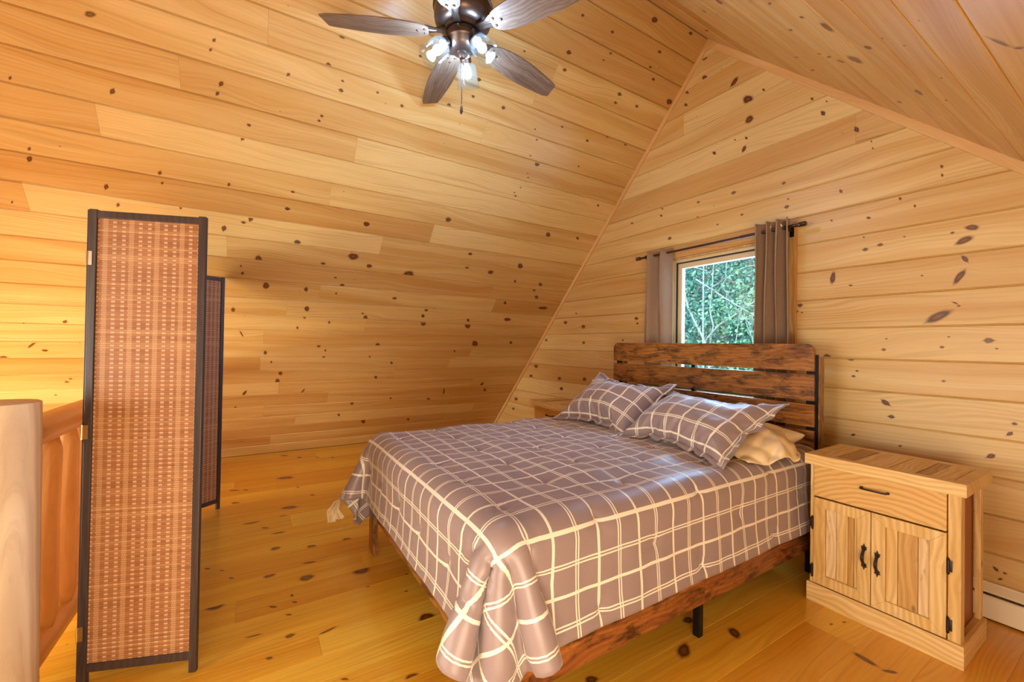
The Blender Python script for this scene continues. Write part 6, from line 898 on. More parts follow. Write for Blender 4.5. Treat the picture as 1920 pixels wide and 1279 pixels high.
1,29,0,2,29,0,0,29,0,0,29,0,0,29,0,0,29,0,0,29,0,1,29,0,1,29,0,1,30,0,1,30,0,1,30,0,1,30,0,1,30,0,0,30,0,0,30,0,0,30,0,0,30,0,0,30,0,0,30,0,
0,30,0,0,30,0,0,30,0,0,30,0,0,30,0,0,30,1,0,30,-1,0,30,0,0,30,0,0,30,0,0,30,0,0,30,0,0,30,-1,0,30,-1,0,30,-1,0,30,-1,0,30,0,0,30,-1,0,30,-2,0,30,-2,
0,30,-2,0,30,-2,0,30,-1,0,30,-1,0,30,0,0,30,-1,0,30,-1,0,30,-1,0,30,0,0,30,0,0,30,1,0,30,1,0,30,1,0,30,1,0,30,1,0,30,1,0,30,2,0,30,2,0,30,1,0,30,1,
0,30,1,0,30,0,0,30,1,0,30,1,0,30,0,0,30,0,0,30,-1,0,30,-1,0,30,-1,0,30,-2,0,30,-2,0,30,-1,0,30,0,0,30,0,0,30,0,0,30,0,0,30,0,0,30,0,0,30,0,0,30,0,
0,30,0,0,30,0,0,30,0,1,30,0,1,30,0,1,30,0,2,30,0,1,30,0,1,30,0,0,30,0,-1,30,0,0,29,0,0,29,0,1,29,0,1,29,0,2,29,0,1,29,0,1,29,0,1,29,0,1,29,0,
1,29,0,1,29,0,0,29,0,0,29,0,0,29,0,0,29,0,0,29,0,0,29,0,0,29,0,0,29,0,0,29,0,0,29,-1,1,29,0,0,29,1,0,29,1,0,29,2,0,29,1,0,29,1,0,29,1,0,29,2,
0,29,1,0,29,0,0,29,0,0,29,-1,0,29,-1,0,29,-1,0,29,-1,0,29,-1,0,29,-2,0,29,-2,0,29,-2,0,29,-2,0,29,-2,0,29,0,0,29,-1,0,29,-1,0,29,-1,0,29,-1,0,29,0,0,29,1,
0,29,1,0,29,1,0,29,2,0,29,1,0,29,1,0,29,2,0,29,1,0,29,2,0,29,2,0,29,1,0,29,0,0,29,0,0,29,0,0,29,0,0,29,0,0,29,1,0,29,-1,0,29,0,0,29,-2,0,29,0,
0,29,0,0,29,0,0,29,0,0,29,0,0,29,0,0,29,0,0,29,0,-1,29,0,0,29,0,0,29,0,0,29,0,1,29,0,0,29,0,1,29,0,1,29,0,-1,30,0,-2,30,0,-1,30,0,0,30,0,0,30,0,
0,30,0,0,30,0,0,30,0,0,30,0,0,30,0,0,30,0,1,30,0,0,30,0,0,30,0,0,30,0,0,30,0,0,30,0,0,30,-1,0,30,-2,0,30,0,0,30,0,-1,30,0,0,30,0,0,30,1,0,29,0,
0,29,1,0,29,1,0,29,2,0,29,2,0,29,2,0,29,2,0,29,1,0,29,1,0,29,1,0,29,1,0,29,1,0,29,1,0,29,0,0,29,-1,0,29,-1,0,29,-1,0,29,-1,0,29,-1,0,29,-1,0,29,-1,
0,29,-2,0,29,-2,0,29,-1,0,29,-1,0,29,0,0,29,0,0,29,0,0,29,0,0,29,0,0,29,0,0,29,1,0,29,1,0,29,2,0,29,2,0,29,2,0,29,1,0,29,1,0,29,2,0,29,1,0,29,-1,
0,29,1,0,30,0,0,30,2,0,30,0,0,30,0,0,29,0,0,29,0,0,30,0,0,30,0,-1,30,0,-1,30,0,-1,30,0,-1,30,0,-1,30,0,-1,30,0,-1,30,0,0,30,0,0,30,0,-1,30,0,0,29,0,
-1,29,0,-1,29,0,-1,29,0,-1,29,0,-1,29,0,-1,29,0,-1,29,0,-1,29,0,0,29,0,0,29,0,-1,29,0,0,29,0,0,29,0,0,29,0,0,29,0,0,29,0,0,29,0,0,29,1,0,29,0,0,29,-1,
0,29,0,0,29,0,0,29,-1,0,30,-1,0,30,-1,0,30,0,0,30,1,0,30,1,0,30,1,0,30,1,0,30,1,0,30,1,0,30,1,0,30,2,0,30,2,0,30,2,0,30,1,0,30,1,0,30,0,0,30,1,
0,30,1,0,30,0,0,30,0,0,30,-1,0,30,-1,0,30,-1,0,30,-2,0,30,-1,0,30,-1,0,30,-1,0,30,-2,0,30,-2,0,30,-2,0,30,-1,0,30,0,0,30,1,0,30,0,0,30,0,0,30,0,0,30,0,
0,30,1,0,30,1,0,30,0,0,30,0,0,30,0,0,29,1,0,29,-1,0,29,0,0,29,0,0,30,0,0,30,0,0,29,0,0,29,0,0,29,0,-1,29,0,0,29,0,-1,29,0,-1,29,0,-1,29,0,-2,29,0,
-2,29,0,-1,29,0,1,29,0,0,30,0,0,30,0,0,29,0,-1,30,0,-1,29,0,-1,30,0,-1,29,0,-1,30,0,-1,29,0,-1,30,0,0,29,0,0,30,0,0,29,0,0,30,0,0,29,0,0,29,0,0,29,0,
0,29,1,0,29,-1,0,29,0,0,29,1,0,29,-1,0,29,-1,0,29,-2,0,29,-2,0,29,-2,0,29,-1,0,29,-1,0,29,-1,0,29,-1,0,29,-1,0,29,-1,0,29,0,0,29,1,0,29,1,0,29,1,0,29,1,
0,29,1,0,29,1,0,29,2,0,29,1,0,29,2,0,29,2,0,29,1,0,29,0,0,29,0,0,29,0,0,29,0,0,29,0,0,29,-1,0,29,-1,0,29,-2,0,29,-2,0,29,-2,0,29,-1,0,29,-1,0,29,-2,
0,29,-2,0,29,-2,0,29,-2,0,29,-1,0,29,0,0,29,-1,0,29,0,0,29,0,0,29,-2,0,29,0,0,29,1,0,29,0,0,29,0,0,29,0,0,29,0,0,29,0,0,29,0,1,29,0,2,29,0,1,29,0,
1,29,0,0,29,0,0,29,0,0,29,0,0,29,0,0,29,0,0,29,0,0,29,0,1,29,0,1,30,0,1,29,0,1,30,0,0,29,0,0,30,0,0,29,0,0,30,0,-1,29,0,-1,30,0,0,29,0,0,30,0,
0,29,0,0,30,0,0,30,0,0,30,0,0,30,0,0,30,2,0,30,-1,0,30,0,0,30,0,0,30,-1,0,30,-1,0,30,-1,0,30,-1,0,30,-1,0,30,-1,0,30,-1,0,30,-1,0,30,-2,0,30,-2,0,30,-1,
0,30,-1,0,30,0,0,30,0,0,30,0,0,30,0,0,30,0,0,30,0,0,30,1,0,30,2,0,30,2,0,30,2,0,30,1,0,30,1,0,30,1,0,30,2,0,30,2,0,30,2,0,30,1,0,30,0,0,30,0,
0,30,0,0,30,0,0,30,0,0,30,0,0,30,-1,0,30,-2,0,30,-2,0,30,-1,0,30,-2,0,30,-1,0,30,0,0,30,1,0,30,1,0,30,-2,0,30,0,0,30,0,0,30,0,0,30,0,0,30,0,0,30,0,
0,30,0,0,30,0,1,30,0,1,30,0,1,30,0,1,30,0,0,30,0,1,30,0,1,30,0,0,30,0,1,30,0,0,30,0,2,30,0,2,29,0,3,29,0,1,29,0,2,29,0,1,29,0,1,29,0,1,29,0,
1,29,0,1,29,0,0,29,0,0,29,0,0,29,0,0,29,0,0,29,0,0,29,0,0,29,0,0,29,-1,0,29,1,0,29,-1,0,29,1,0,29,0,0,29,0,0,29,0,0,29,1,0,29,0,0,29,0,0,29,0,
0,29,-1,0,29,-1,0,29,-2,0,29,-2,0,29,-1,0,29,-1,0,29,-1,0,29,-2,0,29,-2,0,29,-2,0,29,-1,0,29,0,0,29,0,0,29,0,0,29,0,0,29,0,0,29,0,0,29,1,0,29,2,0,29,2,
0,29,2,0,29,1,0,29,2,0,29,1,0,29,2,0,29,1,0,29,1,0,29,1,0,29,0,0,29,0,0,29,-1,0,29,-1,0,29,0,0,29,0,0,29,0,0,29,0,0,29,-1,0,29,1,0,29,-2,0,29,0,
0,29,0,0,29,-1,0,29,0,0,29,0,0,29,0,0,29,0,0,29,0,1,29,0,1,29,0,1,29,0,1,29,0,1,29,0,1,29,0,1,29,0,-1,29,0,0,29,0,0,29,0,1,30,0,0,30,0,1,30,0,
1,30,0,1,30,0,1,30,0,1,30,0,1,30,0,0,30,0,0,30,0,0,30,0,0,30,0,0,30,0,0,30,0,0,30,0,0,30,0,0,30,1,0,30,0,0,30,0,0,30,0,0,30,0,0,30,1,0,30,1,
0,30,1,0,30,2,0,30,2,0,30,1,0,30,0,0,30,0,0,30,1,0,30,0,0,30,0,0,30,0,0,30,-1,0,30,-2,0,30,-2,0,30,-2,0,30,-1,0,30,-1,0,30,-1,0,30,-2,0,30,-2,0,30,-1,
0,30,-1,0,30,0,0,30,0,0,30,0,0,30,0,0,30,0,0,30,0,0,30,1,0,30,1,0,30,2,0,30,2,0,30,1,0,30,1,0,30,1,0,30,1,0,30,1,0,30,1,0,30,1,0,30,1,0,30,0,
0,30,2,0,30,-1,0,30,2,0,30,0,0,30,0,0,30,1,0,30,0,0,30,0,0,30,0,0,30,0,-1,30,0,-1,30,0,0,30,0,0,30,0,0,30,0,0,30,0,0,30,0,1,30,0,1,30,0,-1,30,0,
-2,29,0,-1,29,0,-1,29,0,-1,29,0,-1,29,0,0,29,0,0,29,0,0,29,0,0,29,0,0,29,0,0,29,0,0,29,0,0,29,0,0,29,-1,0,29,0,0,29,0,0,29,-1,0,29,-1,0,29,0,0,29,1,
0,29,-1,0,29,0,0,29,1,0,29,1,0,29,2,0,29,2,0,29,2,0,29,2,0,29,1,0,29,1,0,29,1,0,29,2,0,29,2,0,29,1,0,29,1,0,29,0,0,29,0,0,29,0,0,29,0,0,29,0,
0,29,-1,0,29,-1,0,29,-2,0,29,-2,0,29,-1,0,29,-2,0,29,-1,0,29,-1,0,29,-1,0,29,-1,0,29,-1,0,29,0,0,29,0,0,29,1,0,29,1,0,29,1,0,29,1,0,29,0,0,29,2,0,29,2,
0,29,2,0,29,2,0,29,1,0,29,0,0,29,0,0,29,2,0,29,-1,0,29,0,0,29,-1,0,29,-1,0,29,0,0,29,0,0,29,0,0,29,0,0,29,0,-1,29,0,-2,29,0,-1,29,0,-1,29,0,-1,29,0,
0,29,0,0,29,0,0,29,0,0,29,0,-1,30,0,-2,30,0,-2,30,0,-2,30,0,-2,30,0,-2,30,0,-1,30,0,-1,30,0,0,30,0,0,30,0,0,30,0,0,30,0,0,30,0,0,30,1,0,30,0,0,30,0,
0,30,1,0,30,0,0,30,0,0,30,1,0,30,1,0,30,0,0,29,-1,0,29,-1,0,29,-1,0,29,0,0,29,0,0,29,-1,0,29,0,0,29,0,0,29,1,0,29,2,0,29,2,0,29,2,0,29,1,0,29,1,
0,29,1,0,29,2,0,29,1,0,29,1,0,29,1,0,29,0,0,29,-1,0,29,-1,0,29,-1,0,29,0,0,29,-1,0,29,-1,0,29,-2,0,29,-2,0,29,-2,0,29,-2,0,29,-1,0,29,-1,0,29,-1,0,29,-1,
0,29,-1,0,29,0,0,29,0,0,29,1,0,29,1,0,29,1,0,29,1,-1,29,0,0,30,-1,0,30,0,0,30,1,0,30,0,0,30,0,0,30,0,0,30,0,0,30,0,0,30,0,0,30,0,0,30,0,0,30,0,
0,30,0,-1,30,0,-1,30,0,-1,30,0,-1,30,0,-1,30,0,0,30,0,1,29,0,0,29,0,0,29,0,0,29,0,-1,29,0,-1,29,0,-1,29,0,-1,29,0,0,29,0,-1,29,0,0,29,0,0,29,0,0,29,0,
0,29,0,0,29,0,0,29,0,0,29,0,0,29,0,0,29,1,0,29,0,0,29,0,0,29,0,1,29,-1,0,30,-2,0,30,-1,0,30,-1,0,30,-1,0,30,-2,0,30,-1,0,30,-1,0,30,-1,0,30,0,0,30,0,
0,30,1,0,30,0,0,30,0,0,30,1,0,30,1,0,30,1,0,30,2,0,30,2,0,30,1,0,30,1,0,30,1,0,30,1,0,30,1,0,30,1,0,30,1,0,30,0,0,30,-1,0,30,-1,0,30,-1,0,30,-1,
0,30,0,0,30,-1,0,30,-2,0,30,-2,0,30,-2,0,30,-2,0,30,-1,0,30,-1,0,30,0,0,30,-1,-1,30,-1,0,30,0,0,29,1,0,29,-1,0,29,0,0,29,0,0,29,0,0,29,0,0,29,0,0,29,0,
0,29,0,0,29,0,0,29,0,0,29,0,0,29,0,0,29,0,0,29,0,0,29,0,0,29,0,0,29,0,-2,29,0,0,30,0,2,30,0,2,29,0,1,29,0,1,30,0,1,30,0,1,30,0,0,29,0,0,30,0,
0,30,0,-1,30,0,0,30,0,0,30,0,0,30,0,0,30,0,0,30,0,0,30,0,0,29,0,0,30,-1,0,29,1,0,29,-1,0,29,0,-1,29,0,0,29,0,0,29,0,0,29,0,0,29,-1,0,29,-1,0,29,-2,
0,29,-2,0,29,-1,0,29,-1,0,29,-1,0,29,-2,0,29,-2,0,29,-1,0,29,-1,0,29,0,0,29,1,0,29,1,0,29,1,0,29,1,0,29,1,0,29,1,0,29,2,0,29,2,0,29,3,0,29,2,0,29,2,
0,29,1,0,29,1,0,29,1,0,29,2,0,29,1,0,29,0,0,29,0,0,29,-1,0,29,-2,0,29,-1,0,29,-1,0,29,-1,0,29,-2,0,29,-2,0,29,-1,0,29,0,-1,29,0,0,29,1,0,29,-1,0,30,0,
0,29,0,0,30,0,0,29,0,0,29,0,0,30,0,1,30,0,1,29,0,1,30,0,1,29,0,1,30,0,1,29,0,1,30,0,1,29,0,0,30,0,2,29,0,0,29,0,2,29,0,1,30,0,2,30,0,2,29,0,
1,29,0,2,29,0,2,30,0,1,29,0,1,29,0,0,29,0,-1,29,0,0,29,0,0,29,0,0,29,0,0,29,0,0,29,0,0,30,0,0,29,1,0,30,0,0,30,1,0,30,0,0,30,2,0,30,2,0,30,2,
0,30,1,0,30,1,0,30,0,0,30,-1,0,30,-1,0,30,-1,0,30,-1,0,30,0,0,30,-1,0,30,-1,0,30,-3,0,30,-2,0,30,-2,0,30,-1,0,30,-1,0,30,-1,0,30,-2,0,30,-2,0,30,0,0,30,0,
0,30,1,0,30,1,0,30,1,0,30,0,0,30,1,0,30,1,0,30,2,0,30,2,0,30,2,0,30,2,0,30,1,0,30,0,0,30,1,0,30,1,0,30,1,0,30,1,0,30,0,0,30,0,0,30,-1,0,30,0,
0,30,-1,0,30,0,0,30,1,0,29,0,0,30,0,0,29,0,0,30,0,0,30,0,0,29,0,0,29,0,0,30,0,0,29,0,0,30,0,0,29,0,0,30,0,1,29,0,1,30,0,0,29,0,-1,30,0,0,30,0,
-1,29,0,0,29,0,0,29,0,0,29,0,1,29,0,1,29,0,1,29,0,1,29,0,0,29,0,1,29,0,1,29,0,0,29,0,0,30,0,0,30,0,0,29,0,0,29,0,0,29,0,0,29,-2,0,29,-2,0,29,0,
0,29,1,0,29,1,0,29,2,0,29,1,0,29,2,0,29,1,0,29,1,0,29,1,0,29,1,0,29,2,0,29,2,0,29,0,0,29,0,0,29,-1,0,29,0,0,29,-1,0,29,0,0,29,-1,0,29,-1,0,29,-2,
0,29,-2,0,29,-2,0,29,-2,0,29,-1,0,29,0,0,29,-1,0,29,-1,0,29,-1,0,29,-1,0,29,0,0,29,1,0,29,1,0,29,1,0,29,1,0,29,1,0,29,1,0,29,1,0,29,2,0,29,2,0,29,1,
0,29,1,0,29,1,0,29,0,0,29,-1,0,29,0,-1,29,-2,0,29,0,0,29,0,0,29,0,0,29,0,0,29,0,0,29,0,0,29,0,-1,29,0,-1,29,0,-1,29,0,-1,29,0,-1,29,0,0,29,0,-1,29,0,
-1,29,0,0,29,0,0,29,0,0,29,0,0,30,0,-1,30,-1,-1,30,0,-1,30,0,0,30,0,-1,30,0,0,30,0,0,30,0,0,30,0,0,30,0,0,30,0,0,30,0,0,29,0,0,29,0,0,30,0,0,30,0,
0,30,0,0,30,2,0,30,2,0,30,-1,0,30,-1,0,30,0,0,30,1,0,30,1,0,30,1,0,30,1,0,30,0,0,30,1,0,30,2,0,30,2,0,30,2,0,30,2,0,30,1,0,30,1,0,30,0,0,30,1,
0,30,1,0,30,1,0,30,0,0,30,0,0,30,-1,0,30,-1,0,30,-1,0,30,-1,0,30,-1,0,30,-2,0,30,-2,0,30,-2,0,30,-2,0,30,-1,0,30,-1,0,30,-1,0,30,-1,0,30,-1,0,30,-1,0,30,0,
0,30,1,0,30,1,0,30,1,0,30,2,0,30,1,0,30,1,0,30,1,0,30,0,0,30,-1,0,30,1,0,30,-1,0,30,0,0,30,0,0,30,0,0,30,0,0,30,0,0,30,0,0,30,0,-1,30,0,-1,30,0,
-1,30,0,-1,30,0,-1,30,0,-1,30,0,-1,30,0,-1,30,0,0,30,0,0,30,0,0,29,0,0,29,0,-1,29,-1,0,29,-1,-1,29,-1,-1,29,-1,-2,29,0,-2,29,0,-1,29,0,-1,29,0,0,29,0,0,30,0,
0,30,-1,0,30,-1,0,29,0,0,29,1,0,29,1,0,29,0,0,29,0,0,29,1,0,29,0,0,29,-1,0,29,-2,0,29,-1,0,29,-1,0,29,-2,0,29,-1,0,29,0,0,29,0,0,29,0,0,29,1,0,29,1,
0,29,1,0,29,1,0,29,2,0,29,2,0,29,2,0,29,2,0,29,2,0,29,1,0,29,1,0,29,1,0,29,1,0,29,1,0,29,0,0,29,0,0,29,-1,0,29,-1,0,29,-1,0,29,-1,0,29,-1,0,29,-1,
0,29,-1,0,29,-2,0,29,-2,0,29,-1,0,29,-1,0,29,0,0,29,0,0,29,0,0,29,0,-1,29,-1,0,29,0,0,29,1,0,29,1,0,29,0,-1,29,1,-1,29,-1,0,29,0,-1,29,0,0,29,-1,0,29,0,
0,29,0,1,29,0,1,29,0,1,29,0,1,29,0,1,29,0,1,29,0,1,29,0,0,29,0,0,29,0,-1,29,0,0,29,0), (QNY, QNX, 3), 1000.0)
def up2(a, ax):
    a = np.moveaxis(a, ax, 0); n = len(a); p = np.concatenate([2*a[:1]-a[1:2], a, 2*a[-1:]-a[-2:-1]])
    mid = (-p[:-3]+9*p[1:-2]+9*p[2:-1]-p[3:])/16
    out = np.empty((2*n-1,)+a.shape[1:]); out[0::2] = a; out[1::2] = mid
    return np.moveaxis(out, 0, ax)
Q = up2(up2(Q, 0), 1); ny, nx = Q.shape[:2]
S, T = np.meshgrid(np.linspace(0, QW, nx), np.linspace(0, QL, ny))
du = np.gradient(Q, axis=1); dv = np.gradient(Q, axis=0); nrm = np.cross(du, dv); nrm /= np.linalg.norm(nrm, axis=2, keepdims=True)+1e-9
pu = .004*np.sin(S*2*math.pi/.62+.4)*np.sin(T*2*math.pi/.60+.6)
for ti in range(8):
    for si in range(8):
        s0, t0 = .15+.314*si+(.157 if ti % 2 else 0), .18+.30*ti
        d2 = (S-s0)**2+(T-t0)**2; an = np.arctan2(T-t0, S-s0)
        pu += -.013*np.exp(-d2/.022**2)-.006*np.exp(-d2/.075**2)+.0022*np.exp(-d2/.06**2)*np.sin(an*7+si*2.1+ti)
wr = np.zeros_like(S)
for k in range(26):
    a = rng.uniform(0, math.pi); f = rng.uniform(5, 20); ph = rng.uniform(0, 6.3); wr += np.sin((S*math.cos(a)+T*math.sin(a))*f*2+ph+1.5*np.sin(3*S+ph)+1.3*np.sin(4*T-ph))/f
pu += wr*.0028
Q = Q+nrm*pu[..., None]
fs = [(j*nx+i, j*nx+i+1, (j+1)*nx+i+1, (j+1)*nx+i) for j in range(ny-1) for i in range(nx-1)]
Q[..., 2] = np.maximum(Q[..., 2], .012)
quilt = meshobj('comforter', Q.reshape(-1, 3), fs, M_QUILT, None, True, np.stack([S, T], 2).reshape(-1, 2))
m = quilt.modifiers.new('s', 'SOLIDIFY'); m.thickness = .022; m.offset = 1
tag(quilt, 'taupe windowpane-checked comforter draped over the bed', 'comforter')

